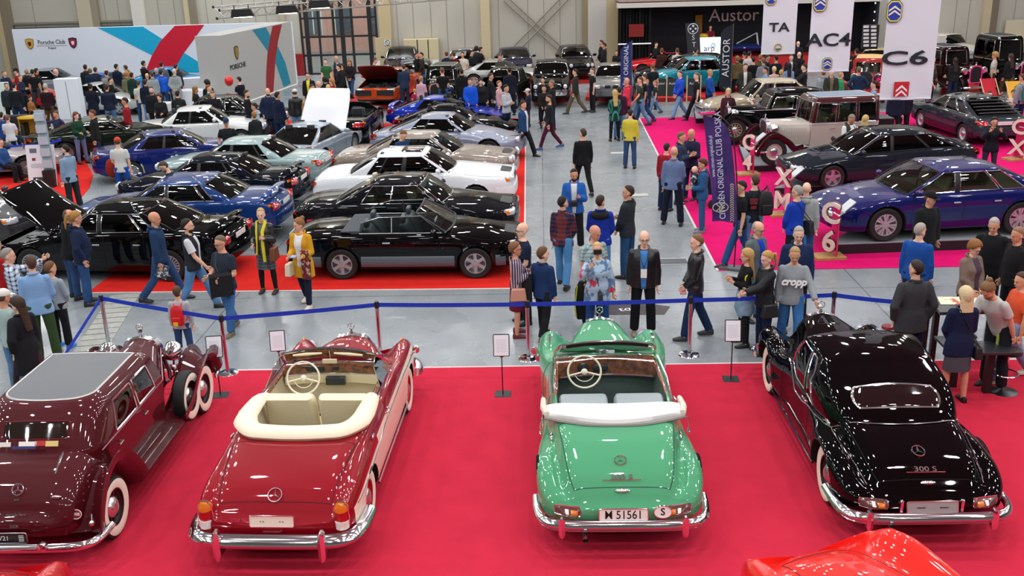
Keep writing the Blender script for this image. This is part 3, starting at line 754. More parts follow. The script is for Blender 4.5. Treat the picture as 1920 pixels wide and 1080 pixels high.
def sports_300(name,label,colour,loc,rz,roof,met=0,seat='#8d989a',plate_txt=None):
 root=thing(name,label,'car',loc,rz);pt=paint(colour,met)
 rows=[(-2.30,.66,.40,.47,.58,.53,.52,.55,.40,.57,.585),(-2.22,.78,.33,.47,.66,.61,.58,.62,.46,.66,.68),(-2.02,.88,.29,.49,.74,.70,.66,.675,.53,.80,.83),(-1.75,.925,.27,.52,.78,.79,.69,.76,.57,.90,.94),(-1.45,.93,.26,.53,.79,.82,.71,.82,.60,.98,1.01),(-1.12,.91,.25,.53,.78,.82,.72,.88,.64,1.00,1.03),(-.80,.86,.22,.52,.78,.82,.75,.92,.68,1.00,1.02),(-.3,.82,.20,.52,.78,.86,.76,.94,.70,.985,1.0),(.25,.82,.20,.52,.77,.88,.75,.95,.68,.985,1.0),(.62,.85,.20,.52,.78,.86,.72,.91,.60,.98,1.03),(1.0,.88,.22,.54,.76,.84,.60,.80,.49,.96,1.05),(1.45,.90,.26,.56,.73,.91,.50,.76,.37,.97,1.07),(1.80,.89,.30,.58,.71,.90,.46,.72,.30,.95,1.07),(1.86,.88,.32,.58,.70,.88,.44,.70,.28,.72,.74),(2.00,.85,.36,.56,.69,.78,.46,.60,.28,.60,.61),(2.12,.78,.42,.52,.66,.62,.48,.54,.30,.53,.54)]
 R=.36;wb2=1.45;arches=[(wb2,R,.43),(-wb2,R,.395)];hole=(-1.0,.40)
 def tf(x,f,sd,c):
  if c:return 'under'
  if not roof and f>7.0 and hole[0]<x<hole[1]:return 'hole'
  if roof and f>7.3 and hole[0]-.1<x<.6:return 'deck'
  if f>6.7 and-2.16<x<-1.10:return 'trunk'
  if f>6.6 and .62<x<1.80:return 'hood'
  if 2.2<f<6.9 and-.62<x<.55:return 'door'+sd
  return 'body'
 V,F,T,xs,n,half=table_shell(rows,arches,tf,extra=(-2.16,-1.10,.62,1.80,-.62,.55)+hole)
 bv=bvh_of(V,F);ray=lambda x,y:(bv.ray_cast(Vector((x,y,3)),Vector((0,0,-1)),5)[0]or Vector((x,y,1)))
 P=split_shell(V,F,T,{'body':('body',pt,None),'under':('underbody',DARK,None),'deck':('parcel_deck',DARK,None),'trunk':('trunk_lid',pt,None),'hood':('hood',pt,None),'doorL':('door',pt,None),'doorR':('door',pt,None)},root,60)
 for t in('trunk','hood','doorL','doorR'):edge_trim(P[t],.004,SEAM if colour!='#060606' else BLACK,'panel_gap')
 for sx,st in((wb2,.0),(-wb2,0)):
  for sy in(1,-1):add_wheel(root,sx,sy*(.74 if sx>0 else .76),sy,R,.17,'deep',colour,ww=True,steer=st)
  # running-board strip, fender beading
 for sy in(1,-1):
  mb=MB();mb.tube([(x,sy*(interp(x,[-1.05,1.0],[.855,.86])),.25)for x in np.linspace(-1.02,1.02,8)],.016,k=6);mb.build('sill_strip',CHROME,root)
  if roof:
   mb=MB();mb.tube([ray(x,sy*interp(x,[-2.15,-1.45,-.85,-.3,.5],[.62,.74,.75,.775,.77]))+Vector((0,0,.004))for x in np.linspace(-2.12,.5,22)],.007,k=6);mb.build('side_moulding',CHROME,root)
  mb=MB();hp=bv.ray_cast(Vector((-.42,sy*3,.80)),Vector((0,-sy,0)),5)[0];mb.tube([(-.50,hp.y+sy*.005,.80),(-.49,hp.y+sy*.035,.80),(-.36,hp.y+sy*.035,.80),(-.35,hp.y+sy*.005,.80)],.012,k=8);mb.build('door_handle',CHROME,root)
  # fender-top lamp fin
  mb=MB();p=ray(1.42,sy*.74);mb.loft([[(x,sy*.74+y,z)for y,z in((-w,p.z-.01),(-w*.7,p.z+h),(w*.7,p.z+h),(w,p.z-.01))]for x,w,h in((1.20,.004,.004),(1.35,.02,.03),(1.52,.03,.035),(1.60,.02,.02))]);mb.build('fender_lamp',CHROME,root)
  # tail lamps
  mb=MB();o=lozenge(bv,(-2.25,sy*.60,.52),.27,.09,mat('lamp_smoky','#5c3c38',.12,coat=1),root,'tail_lamp',.014,.012,xd=(.10*sy,-1,0),r=.15,trim=.009)
  lozenge(bv,(-2.25,sy*(.60-.065),.52),.10,.065,LENS_A,o,'amber_lens',.03,.006,xd=(.10*sy,-1,0),r=.1,n=5)
  lozenge(bv,(-2.25,sy*(.60+.01),.525),.06,.06,mat('clear_lens','#e6e2da',.1,coat=1),o,'clear_lens',.032,.004,xd=(.10*sy,-1,0),r=.1,n=4)
  # roof/boot hinge flasher
  mb=MB();p=ray(-1.12,sy*.745);mb.ell((p.x,p.y,p.z+.012),(.085,.028,.03),0,12,8);mb.build('body_flasher',CHROME,root)
  # headlamp
  mb=MB();mb.lathe([(.10,-.12),(.105,.0),(.095,.02),(.05,.05),(.001,.055)],24,0,'x',(2.08,sy*.66,.70));mb.build('headlamp',LENS_W,root)
 mb=MB();chrome_bumper(mb,-2.42,.93,.40,-1,.62,.062,.045);mb.build('rear_bumper',CHROME,root)
 mb=MB();mb.tube([(-2.40+.62*(abs(u)**5.5)+.06*u*u-.02,.945*math.sin(u*PI/2),.335)for u in np.linspace(-.97,.97,31)],.012,k=6);mb.build('bumper_strip',CHROME,root)
 mb=MB();chrome_bumper(mb,2.32,.90,.42,1,.35,.062,.045);mb.build('front_bumper',CHROME,root)
 for sy in(.66,-.66):
  mb=MB();mb.loft([[(-2.455+x_+.03*abs(sy),sy+a,z)for a,x_ in((-w,.05),(-w,-.01),(0,-.035),(w,-.01),(w,.05))]for z,w in((.27,.022),(.31,.035),(.42,.036),(.48,.03),(.50,.012))]);mb.build('bumper_guard',CHROME,root)
  mb=MB();mb.loft([[(2.36+x_,sy*.6+a,z)for a,x_ in((-w,-.05),(-w,.01),(0,.035),(w,.01),(w,-.05))]for z,w in((.30,.022),(.34,.035),(.46,.036),(.52,.012))]);mb.build('bumper_guard',CHROME,root)
 mb=MB();mb.tube([(-2.1,.40,.30),(-2.46,.41,.27),(-2.50,.41,.262)],[.028,.028,.03],k=12,caps=False);mb.tube([(-2.1,.40,.30),(-2.47,.41,.268)],.022,1,k=10);mb.build('exhaust_pipe',[STEEL,BLACK],root)
 # radiator
 mb=MB();pr=[(-.25,.42),(.25,.42),(.30,.60),(.29,.90),(.20,1.04),(0,1.09),(-.20,1.04),(-.29,.90),(-.30,.60)]
 mb.poly(pr,1.80,1.90,0,axis='x');mb.poly([(a*.84,.74+(b-.74)*.84)for a,b in pr],1.90,1.905,1,axis='x')
 for k in range(-5,6):mb.box((1.905,k*.042,.74),(.012,.008,.5),0)
 mb.build('radiator_grille',[CHROME,BLACK],root)
 mb=MB();mb.tube([(1.86,0,1.08),(1.86,0,1.14)],[.03,.012],k=10);star(mb,Matrix.Translation((1.86,0,1.20))@Matrix.Rotation(PI/2,4,'Z')@Matrix.Rotation(PI/2,4,'X'),.05,.006);mb.build('radiator_star',CHROME,root)
 # tail badges
 q=ray(-1.86,0);nx=(ray(-1.82,0)-ray(-1.90,0)).normalized()
 Mb=frame(q+Vector((0,0,.012)),(0,-1,0),nx);mb=MB();star(mb,Mb,.066,.006);mb.build('trunk_star',CHROME,root)
 q=ray(-2.07,0);nx=(ray(-2.03,0)-ray(-2.11,0)).normalized();Mb=frame(q+Vector((-.006,0,.012)),(0,-1,0),nx)
 t=text('trunk_script','300 S',.085,Mb,CHROME,root,depth=.004,sx=1.3,bold=.001)
 mb=MB();mb.tube([(-.21,-.035,0),(.21,-.035,0)],.0045,k=5,M=Mb);mb.build('script_underline',CHROME,root)
 q=ray(-2.185,0);mb=MB();mb.ell((q.x-.01,0,q.z),(.035,.085,.022),0,14,8);mb.build('trunk_handle',CHROME,root)
 if plate_txt:
  Mp,o=plate(root,-2.395,.515,.52,.135,'#e8e6df',tilt=.25);text('plate_text',plate_txt,.13,Mp,mat('plate_ink','#0c0c0c',.5),o,depth=.001,bold=.0006,sx=.88)
  Mo=frame((-2.37,-.42,.535),(0,-1,0),(.25,0,.97));mb=MB();mb.poly([(.095*math.cos(a),.068*math.sin(a))for a in np.linspace(0,2*PI,29)[:-1]],-.004,.004,0,Mo);o=mb.build('country_badge',mat('badge_white','#e8e6df',.35),root)
  mb=MB();mb.tube([(.095*math.cos(a),.068*math.sin(a),.004)for a in np.linspace(0,2*PI,29)[:-1]],.007,0,6,closed=True,M=Mo);mb.build('badge_frame',CHROME,o)
  text('badge_letter','S',.11,Mo@Matrix.Translation((0,0,.005)),mat('plate_ink','#0c0c0c',.5),o,depth=.001,bold=.002)
  for sy in(1,-1):
   mb=MB();mb.ell((-2.24,sy*.79,.335),(.02,.03,.022),0,10,6);mb.build('red_reflector',mat('orange_reflector','#e0401c',.2,coat=1),root)
 else:
  Mp,o=plate(root,-2.395,.515,.54,.135,'#9a9a98',tilt=.25);mb=MB()
  for sx in(-.12,.12):mb.box((sx,0,.0),(.09,.008,.004),0,M=Mp);mb.cut()
  mb.build('plate_slot',BLACK,o)
  for sy in(1,-1):mb=MB();mb.box((-2.37,sy*.32,.52),(.04,.035,.15));mb.build('plate_lamp',CHROME,root,bevel=.008)
 for y0 in(-.30,.22):
  mb=MB();mb.tube([ray(.66,y0)+Vector((0,0,.02)),ray(.58,y0+.42)+Vector((0,0,.03))],.007,k=5);mb.build('wiper',CHROME,root)
 if not roof:
  ii=[i for i,x in enumerate(xs)if hole[0]-1e-4<=x<=hole[1]+1e-4];j0=int(round(7.0/9*half))
  loop=[Vector(V[i*n+j0])for i in ii]+[Vector(V[i*n+(n-j0)])for i in reversed(ii)]
  cockpit(loop,.30,root,dict(inner='#52635c',mat_floor='#241a14',rim_r=.014,rim_m=pt))
  # door caps of wood, dashboard
  for sy in(1,-1):
   mb=MB();mb.tube([(x,sy*interp(x,[-.7,.4],[.69,.655]),1.0)for x in np.linspace(-.72,.36,10)],[.012]+[.03]*8+[.012],k=8,flat=.6);mb.build('wooden_door_cap',WOOD,root)
   mb=MB();mb.tube([(-.74,sy*.735,1.0),(-.2,sy*.745,1.02),(.42,sy*.70,1.03)],.010,k=6);mb.build('door_top_trim',CHROME,root)
  mb=MB();rings=[[(.36+a+.06*(1-(y/.66)**2),y,1.02+b)for a,b in((-.10,-.22),(-.08,-.03),(-.04,.0),(.10,.005),(.12,-.1))]for y in np.linspace(-.66,.66,15)];mb.loft(rings);d=mb.build('dashboard',WOOD,root)
  mb=MB()
  for k,(yy,rr_)in enumerate(((.30,.075),(.13,.05),(.02,.05))):
   mb.lathe([(rr_,-.02),(rr_,.01),(rr_*.85,.014),(.001,.014)],18,0,'x',(.0,0,0),M=Matrix.Translation((.262+.05*(1-(yy/.66)**2),yy,.92))@Matrix.Rotation(PI,4,'Z'));mb.cut()
  mb.build('instrument',[mat('dial','#30363a',.2,.2)],d)
  mb=MB();mb.tube([(.25+.06*(1-(y/.66)**2),y,.83)for y in np.linspace(-.62,.62,13)],.016,k=6);mb.build('dash_strip',CHROME,d)
  steering_wheel(Vector((.02,.30,1.02)),.215,mat('ivory_wheel','#e6e0c6',.35,coat=.5),root)
  for sy in(.345,-.345):seat_bench(-.62,sy,.62,.98,mat('seat_leather',seat,.5),root,zb=.45)
  # windscreen
  w0,w1=.66,.575;fr=MB();Pt=[(.12+.08*(1-(u*u)),u*w1,1.375-.02*u*u)for u in np.linspace(-.93,.93,15)]
  leg=[(.56,.68,1.0),(.40,.665,1.13),(.20,.625,1.30),(.135,.58,1.355)]
  path=[(a,-b,c)for a,b,c in leg]+Pt+[(a,b,c)for a,b,c in reversed(leg)]
  fr.tube(path,[.020]*len(path),k=8);fr.tube([(.555-.0+.10*(1-u*u),u*.66,1.02+.02*(1-u*u))for u in np.linspace(-1,1,15)],.012,k=6);fr.build('windshield_frame',CHROME,root)
  hd=MB();hd.tube([(p[0]-.015,p[1],p[2]-.015)for p in Pt],.024,k=8);hd.build('header_rail',mat('header_rail','#26221f',.2,.7,coat=.6),root)
  g=MB();A=[Vector((.555+.10*(1-u*u),u*.65,1.03))for u in np.linspace(-1,1,9)];B=[Vector((.15+.08*(1-u*u),u*.56,1.36))for u in np.linspace(-1,1,9)]
  g.add([tuple(p)for p in A+B],[(i,i+1,i+10,i+9)for i in range(8)]);g.build('windshield',GLASS_CLEAR,root)
  mb=MB();mb.tube([(.19,0,1.36),(.20,0,1.27)],.006,k=5);mb.box((.17,0,1.25),(.02,.20,.055));mb.build('rear_view_mirror',CHROME,root,bevel=.008)
  # folded hood
  mb=MB();rings=[];
  for u in np.linspace(-1,1,25):
   y=u*.80;xb=-1.16+.20*u*u;xf_=-.84+.04*u*u;z=1.04-.02*abs(u)**3;e=(1-abs(u)**8*.75)
   rings.append([(xb+(xf_-xb)*s,y,z+h*e)for s,h in((0,-.03),(-.06,.02),(.0,.055),(.3,.085),(.7,.08),(1,.05),(1.02,-.02),(.5,-.04))])
  mb.loft(rings,0);o=mb.build('folded_soft_top',mat('top_cloth','#d8d8d6',.8,bump=.15,bscale=30),root)
  mb=MB();mb.tube([(-1.185+.20*u*u,u*.82,1.035-.02*abs(u)**3)for u in np.linspace(-1,1,25)],.026,k=8,flat=1.0);mb.build('soft_top_binding',mat('top_binding','#8e8a84',.7),o)
  for sy in(1,-1):
   mb=MB();mb.tube([(-.98,sy*.80,1.05),(-.82,sy*.84,1.02),(-.70,sy*.84,.97),(-.72,sy*.845,.88)],[.035,.04,.035,.02],k=8);mb.build('landau_fold',mat('top_lining','#cfc8b8',.8),root)
   mb=MB();mb.tube([(-.98,sy*.86,1.0),(-.97,sy*.885,.88),(-.96,sy*.87,.80)],.012,k=6);mb.ell((-.97,sy*.88,.80),(.03,.02,.02),0,8,6);mb.build('top_latch',CHROME,root)
  mb=MB();mb.tube([(.62,.80,.93),(.58,.93,1.06)],.006,k=5);mb.ell((.58,.95,1.08),(.012,.055,.055),0,14,8);mb.build('door_mirror',CHROME,root)
 else:
 # closed coupe roof
  B0=lambda x,y:Vector((x,y,ray(x,y).z-.02));item=[]
  wbs=lambda x:interp(x,[-1.42,-1.2,-.8,0,.5],[.60,.74,.78,.785,.73]);wr=.68;x1,x4,x2,x3,zr=.50,-1.42,.02,-.60,1.47
  nb=12
  for u in np.linspace(-1,1,nb+1)[:-1]:item.append((B0(x1+.14*(1-u*u),u*wbs(x1)),Vector((x2+.08*(1-u*u),u*wr,zr-.05*u*u)),'windshield' if-.9<u<.82 else 'roof'))
  def sd(sg):
   L=[];X=list(np.linspace(x1,x4,22))
   for i,x in enumerate(X[:-1]):
    t=(x-x1)/(x4-x1);xx=x2+(x3-x2)*min(1,t*1.0);k='win1' if 2<=i<9 else('win2' if 10<=i<13 else 'roof')
    L.append((B0(x,sg*wbs(x)),Vector((xx,sg*(wr-.05*t*t),zr-.05-.03*t*t)),k+('%d'%sg if k!='roof' else '')))
   return L
  sl,sr=sd(1),sd(-1);item+=sl
  br=lambda u:(B0(x4-.06*(1-u*u),u*wbs(x4)),Vector((x3-.10*(1-u*u),u*(wr-.05),zr-.05-.03*u*u)))
  for u in np.linspace(1,-1,nb+1)[:-1]:item.append(br(u)+('roof',))
  item.append(br(-1)+(sr[-1][2],))
  for i in range(len(sr)-1,0,-1):item.append((sr[i][0],sr[i][1],sr[i-1][2]))
  lv=[0,.05,.15,.3,.45,.6,.75,.88,.95,1];m=len(item);V2=[];F2=[];T2=[]
  for t in lv:
   for b,tp,k in item:
    p=b.lerp(tp,t);e=math.sin(PI*t**.8)*.075;d=Vector(((p.x+.45)*.55,p.y,0));d=d.normalized()if d.length>0 else d
    V2.append(p+d*e*(1 if p.x<-.5 else .5)+Vector((0,0,e*.55 if p.x<-.5 else .2*e)))
  for li in range(len(lv)-1):
   for j in range(m):
    k=item[j][2];k='roof' if(li==0 or li>=len(lv)-3)else k
    F2.append((li*m+j,li*m+(j+1)%m,(li+1)*m+(j+1)%m,(li+1)*m+j));T2.append(k)
  off=(len(lv)-1)*m;cx=(x2+x3)/2;prev=list(range(off,off+m))
  for kf in(.94,.82,.66,.46,.24,.08):
   ids=[]
   for j in range(m):p=V2[off+j];V2.append(Vector((cx+(p.x-cx)*kf,p.y*kf,p.z*kf**2.2+(zr+.04)*(1-kf**2.2))));ids.append(len(V2)-1)
   for j in range(m):F2.append((prev[j],prev[(j+1)%m],ids[(j+1)%m],ids[j]));T2.append('top')
   prev=ids
  F2.append(tuple(prev));T2.append('top')
  sp={'roof':('roof',pt,None),'top':('roof_panel',pt,None),'windshield':('windshield',GLASS,None)}
  T2=['roof' if t=='top' else t for t in T2]
  for k in set(T2):
   if k.startswith('win')and k!='windshield':sp[k]=('side_window',GLASS,None)
  Q=split_shell(V2,F2,T2,sp,root,60)
  for k,o in Q.items():
   if k!='roof':edge_trim(o,.011,CHROME,'window_trim')
  b2=bvh_of(V2,F2)
  o=conform(b2,(-1.27,0,1.30),(0,-1,0),(.62,0,.60),1.0,.32,.42,.008,.0,18,fn=lambda a,b:(a,b-.10*a*a)).build('rear_window',mat('rear_glass','#120a0c',.04,coat=1,spec=.8),root);edge_trim(o,.015,CHROME,'window_frame')
  mb=MB();mb.tube([B0(x4-.075*(1-u*u),u*.60)+Vector((0,0,.03))for u in np.linspace(-1,1,21)],.008,k=6);mb.build('roof_base_moulding',CHROME,root)
  for sy in(.345,-.345):seat_bench(-.35,sy,.6,1.08,mat('seat_leather',seat,.5),root,zb=.9,deep=.3)
  for sy in(1,-1):
   mb=MB();mb.tube([ray(x,sy*(wbs(x)+.03))+Vector((0,0,.008))for x in np.linspace(-1.35,.52,18)],.010,k=6);mb.build('belt_moulding',CHROME,root)
 if roof:remap(root,[-2.6,-1.95,-1.42,-.6,.02,.5,1.86,2.4],[-2.62,-2.02,-1.36,-.5,.26,.72,2.03,2.5])
 else:remap(root,[-2.6,-1.95,-1.18,-.84,-.62,.02,.18,.36,.62,1.86,2.4],[-2.58,-2.0,-1.32,-.85,-.30,.26,.38,.68,.88,2.08,2.55])
 return root
def ponton_cabriolet(label,loc,rz):
 root=thing('cabriolet',label,'car',loc,rz);red=paint('#8c0418',.1);cream=paint('#e9dfcb')
 rows=[(-2.26,.70,.42,.50,.64,.60,.60,.58,.48,.57,.575),(-2.20,.82,.33,.50,.76,.74,.68,.66,.54,.66,.67),(-2.02,.87,.28,.50,.79,.82,.68,.78,.58,.83,.855),(-1.72,.885,.26,.52,.80,.865,.70,.86,.62,.93,.955),(-1.35,.885,.25,.53,.80,.90,.72,.92,.66,.985,1.01),(-1.0,.88,.24,.53,.80,.93,.76,.955,.70,1.0,1.03),(-.5,.875,.22,.53,.81,.93,.77,.965,.72,.985,1.0),(.3,.875,.22,.53,.81,.93,.76,.965,.70,.985,1.0),(.65,.875,.22,.54,.80,.93,.72,.94,.62,.985,1.03),(1.0,.88,.23,.55,.78,.94,.60,.86,.48,.97,1.04),(1.38,.885,.26,.56,.75,.96,.53,.82,.40,.97,1.05),(1.72,.88,.30,.57,.72,.96,.48,.76,.31,.95,1.04),(1.80,.875,.31,.57,.72,.955,.46,.74,.29,.74,.76),(2.0,.85,.34,.57,.71,.90,.48,.66,.3,.63,.64),(2.16,.80,.40,.54,.68,.72,.5,.56,.3,.55,.56)]
 R=.335;wb2=1.35;arches=[(wb2,R,.39),(-wb2,R,.37)];hole=(-1.06,.42)
 def tf(x,f,sd,c):
  if c:return 'under'
  if f>7.0 and hole[0]<x<hole[1]:return 'hole'
  if f>6.55 and-2.14<x<-1.28:return 'trunk'
  if f>6.6 and .66<x<1.72:return 'hood'
  up=4.25 if x>-.9 else 3.9
  lo=f<up and x>-2.1
  if 2.0<f<6.9 and-.75<x<.55:return('ldoor' if lo else 'door')+sd
  return 'low' if lo else 'body'
 V,F,T,xs,n,half=table_shell(rows,arches,tf,extra=(-2.14,-1.28,.66,1.72,-.75,.55)+hole)
 bv=bvh_of(V,F);ray=lambda x,y:(bv.ray_cast(Vector((x,y,3)),Vector((0,0,-1)),5)[0]or Vector((x,y,1)))
 sp={'body':('body',red,None),'low':('lower_body',cream,None),'under':('underbody',DARK,None),'trunk':('trunk_lid',red,None),'hood':('hood',red,None)}
 for s in 'LR':sp['door'+s]=('door',red,None);sp['ldoor'+s]=('door_lower_panel',cream,None)
 P=split_shell(V,F,T,sp,root,60);P['low']['label']='cream lower body'
 for t in('trunk','hood'):edge_trim(P[t],.004,mat('red_gap','#30040a',.8),'panel_gap')
 for sx in(wb2,-wb2):
  for sy in(1,-1):add_wheel(root,sx,sy*.765,sy,R,.17,'disc','#a3061c',ww=True)
 for sy in(1,-1):
  mb=MB();Ptr=[]
  for x in np.linspace(-2.02,2.05,30):
   z=interp(x,[-2.02,-.9,-.88,2.05],[.66,.70,.76,.80]);h=bv.ray_cast(Vector((x,sy*3,z)),Vector((0,-sy,0)),5)[0]
   if h:Ptr.append(h+Vector((0,sy*.004,0)))
  mb.tube(Ptr,.008,k=6);mb.build('side_moulding',CHROME,root)
  mb=MB();hp=bv.ray_cast(Vector((-.6,sy*3,.84)),Vector((0,-sy,0)),5)[0];mb.tube([(-.68,hp.y,.84),(-.67,hp.y+sy*.03,.84),(-.54,hp.y+sy*.03,.84),(-.53,hp.y,.84)],.011,k=8);mb.build('door_handle',CHROME,root)
  mb=MB();mb.tube([(x,sy*.868,.26)for x in np.linspace(-.95,.92,6)],.014,k=6);mb.build('sill_strip',CHROME,root)
  # tall tail lamps
  y=sy*.735;g=MB();g.loft([[(-2.235+.0+x_*d-.028*(z-.66)*0,y+a*w,z)for a,x_ in((-1,.06),(-1,0),(-.6,-.03),(0,-.045),(.6,-.03),(1,0),(1,.06))]for z,w,d in((.42,.03,.8),(.46,.065,1.2),(.60,.078,1.3),(.74,.07,1.2),(.79,.03,.5))]);o=g.build('tail_lamp',LENS_R,root)
  c=MB();c.loft([[(-2.243+x_*d,y+a*w,z)for a,x_ in((-1,.05),(-1,0),(-.6,-.035),(0,-.05),(.6,-.035),(1,0),(1,.05))]for z,w,d in((.70,.072,1.2),(.75,.07,1.2),(.80,.03,.6))]);c.build('amber_lens',LENS_A,o)
  c=MB();c.loft([[(-2.243+x_*d,y+a*w,z)for a,x_ in((-1,.05),(-1,0),(-.6,-.035),(0,-.05),(.6,-.035),(1,0),(1,.05))]for z,w,d in((.50,.078,1.25),(.59,.081,1.3))]);c.build('clear_lens',mat('clear_lens','#e6e2da',.1,coat=1),o)
  c=MB();c.tube([(-2.235,y-.085*math.copysign(1,a)if False else y+a,z)for a,z in((-.03,.40),(-.07,.46),(-.084,.60),(-.075,.74),(-.03,.81),(.03,.81),(.075,.74),(.084,.60),(.07,.46),(.03,.40))],.009,k=6,closed=True);c.build('lamp_surround',CHROME,o)
  mb=MB();p=ray(1.86,sy*.72);mb.ell((1.84,sy*.72,p.z+.015),(.06,.022,.022),0,10,6);mb.build('fender_lamp',LENS_A,root)
  mb=MB();mb.lathe([(.11,-.12),(.115,.0),(.10,.03),(.05,.055),(.001,.06)],24,0,'x',(2.10,sy*.70,.74));mb.build('headlamp',LENS_W,root)
  mb=MB();p=ray(-.98,sy*.83);mb.ell((-.98,sy*.84,p.z+.01),(.05,.02,.025),0,10,8);mb.build('top_latch',CHROME,root)
 for x,s,hwd,z in((-2.40,-1,.92,.42),(2.34,1,.90,.42)):
  mb=MB();chrome_bumper(mb,x,hwd,z,s,.60 if s<0 else .4,.088,.065,.08);mb.build('rear_bumper' if s<0 else 'front_bumper',CHROME,root)
 for sy in(.56,-.56):
  mb=MB();mb.loft([[(-2.475+x_,sy+a,z)for a,x_ in((-w,.06),(-w,-.01),(0,-.04),(w,-.01),(w,.06))]for z,w in((.24,.022),(.30,.038),(.46,.04),(.55,.034),(.585,.012))]);mb.build('bumper_guard',CHROME,root)
 mb=MB();mb.tube([(-2.0,.55,.30),(-2.42,.58,.24)],.03,k=12,caps=False);mb.tube([(-2.0,.55,.30),(-2.41,.579,.242)],.023,1,k=10);mb.build('exhaust_pipe',[STEEL,BLACK],root)
 mb=MB();pr=[(-.27,.42),(.27,.42),(.32,.60),(.30,.90),(.20,1.03),(0,1.07),(-.20,1.03),(-.30,.90),(-.32,.60)];mb.poly(pr,1.72,1.86,0,axis='x');mb.poly([(a*.84,.74+(b-.74)*.84)for a,b in pr],1.86,1.865,1,axis='x');mb.build('radiator_grille',[CHROME,BLACK],root)
 mb=MB();mb.tube([(1.80,0,1.06),(1.80,0,1.13)],[.03,.01],k=10);star(mb,Matrix.Translation((1.80,0,1.18))@Matrix.Rotation(PI/2,4,'Z')@Matrix.Rotation(PI/2,4,'X'),.045,.005);mb.build('radiator_star',CHROME,root)
 mb=MB();q=ray(1.66,0);star(mb,frame(q+Vector((0,0,.006)),(0,-1,0),(1,0,0)),.04,.003);mb.build('hood_star',CHROME,root)
 q=bv.ray_cast(Vector((-4,0,.80)),Vector((1,0,0)),5)[0];Mb=frame(q+Vector((-.02,0,.01)),(0,-1,0),(.75,0,.65));mb=MB();star(mb,Mb,.075,.007);mb.build('trunk_star',CHROME,root)
 Mp,o=plate(root,-2.30,.605,.48,.125,'#e4e0cc',tilt=.18)
 mb=MB()
 for sx in(-.12,-.09,.09,.12):mb.cut();mb.box((sx,0,0),(.016,.006,.003),M=Mp)
 mb.build('plate_hole',BLACK,o)
 text('trunk_script','220 SE',.05,frame((-2.275,.36,.60),(0,-1,0),(.18,0,.98)),CHROME,root,depth=.004,bold=.001,sx=1.4)
 mb=MB();mb.tube([(-2.28,-.11,.50),(-2.33,-.09,.50),(-2.33,.09,.50),(-2.28,.11,.50)],.010,k=6);mb.build('trunk_handle',CHROME,root)
 ii=[i for i,x in enumerate(xs)if hole[0]-1e-4<=x<=hole[1]+1e-4];j0=int(round(7.0/9*half))
 loop=[Vector(V[i*n+j0])for i in ii]+[Vector(V[i*n+(n-j0)])for i in reversed(ii)]
 cockpit(loop,.30,root,dict(inner='#d9cdb0',mat_floor='#3a3226',rim_r=.012,rim_m=red))
 lea=mat('cream_leather','#e3d7b4',.45,bump=.05,bscale=40)
 for sy in(1,-1):
  mb=MB();mb.tube([(x,sy*interp(x,[-.95,.4],[.70,.675]),1.0)for x in np.linspace(-.92,.36,10)],[.012]+[.032]*8+[.012],k=8,flat=.6);mb.build('wooden_door_cap',WOOD,root)
  mb=MB();mb.tube([(-.95,sy*.745,.995),(-.2,sy*.755,1.01),(.45,sy*.72,1.02)],.010,k=6);mb.build('door_top_trim',CHROME,root)
  # raised door glass
  g=MB();A=[(-.35,sy*.755,1.0),(.38,sy*.74,1.01),(.30,sy*.665,1.22),(.02,sy*.63,1.31),(-.20,sy*.65,1.26)];g.add(A,[(0,1,2,3,4)]);o=g.build('door_glass',GLASS_CLEAR,root,sharp=None);f=MB();f.tube(A,.006,k=5,closed=True);f.build('glass_frame',CHROME,o)
 mb=MB();mb.loft([[(.36+a+.08*(1-(y/.67)**2),y,1.035+b)for a,b in((-.10,-.12),(-.09,-.03),(-.04,.0),(.12,.0),(.12,-.12))]for y in np.linspace(-.67,.67,15)]);d=mb.build('dashboard',WOOD,root)
 mb=MB();mb.loft([[(.32+a+.08*(1-(y/.67)**2),y,.92+b)for a,b in((-.08,-.12),(-.09,.0),(.08,0),(.08,-.12))]for y in np.linspace(-.66,.66,15)]);mb.build('lower_dash',lea,d)
 mb=MB();mb.box((.33,.30,.99),(.02,.30,.075));mb.cut();mb.box((.345,-.0,.99),(.02,.09,.06));mb.cut();mb.box((.26,-.02,.86),(.06,.26,.11));mb.build('instrument_panel',mat('dial','#30363a',.2,.2),d,bevel=.008)
 mb=MB();mb.tube([(.255+.08*(1-(y/.67)**2),y,.93)for y in np.linspace(-.62,.62,13)],.008,k=6);mb.build('dash_strip',CHROME,d)
 steering_wheel(Vector((-.02,.33,1.03)),.215,mat('ivory_wheel','#eae4d0',.35,coat=.5),root)
 for sy in(.34,-.34):seat_bench(-.60,sy,.64,1.08,lea,root,zb=.45)
 # boot cover: a padded U
 P=[(-.55,-.66,1.03),(-.72,-.70,1.06),(-.92,-.70,1.07),(-1.05,-.60,1.06)]+[(-1.13-.05*(1-(y/.5)**2),y,1.06)for y in np.linspace(-.5,.5,9)]+[(-1.05,.60,1.06),(-.92,.70,1.07),(-.72,.70,1.06),(-.55,.66,1.03)]
 P=[tuple(p)for p in cr(P,48)];mb=MB();rings=[]
 for i,p in enumerate(P):
  a=Vector(P[max(i-1,0)]);b=Vector(P[min(i+1,len(P)-1)]);t=(b-a);t.z=0;t.normalize();nr=Vector((t.y,-t.x,0));s=min(1,.55+.45*min(i,len(P)-1-i)/5);W_=.125*s
  rings.append([tuple(Vector(p)+nr*(W_*math.cos(q))+Vector((0,0,.075*s*math.sin(q)-.01)))for q in np.linspace(0,2*PI,13)[:-1]])
 mb.loft(rings);mb.build('folded_top_cover',mat('cream_vinyl','#eadfc2',.5,bump=.08,bscale=12),root)
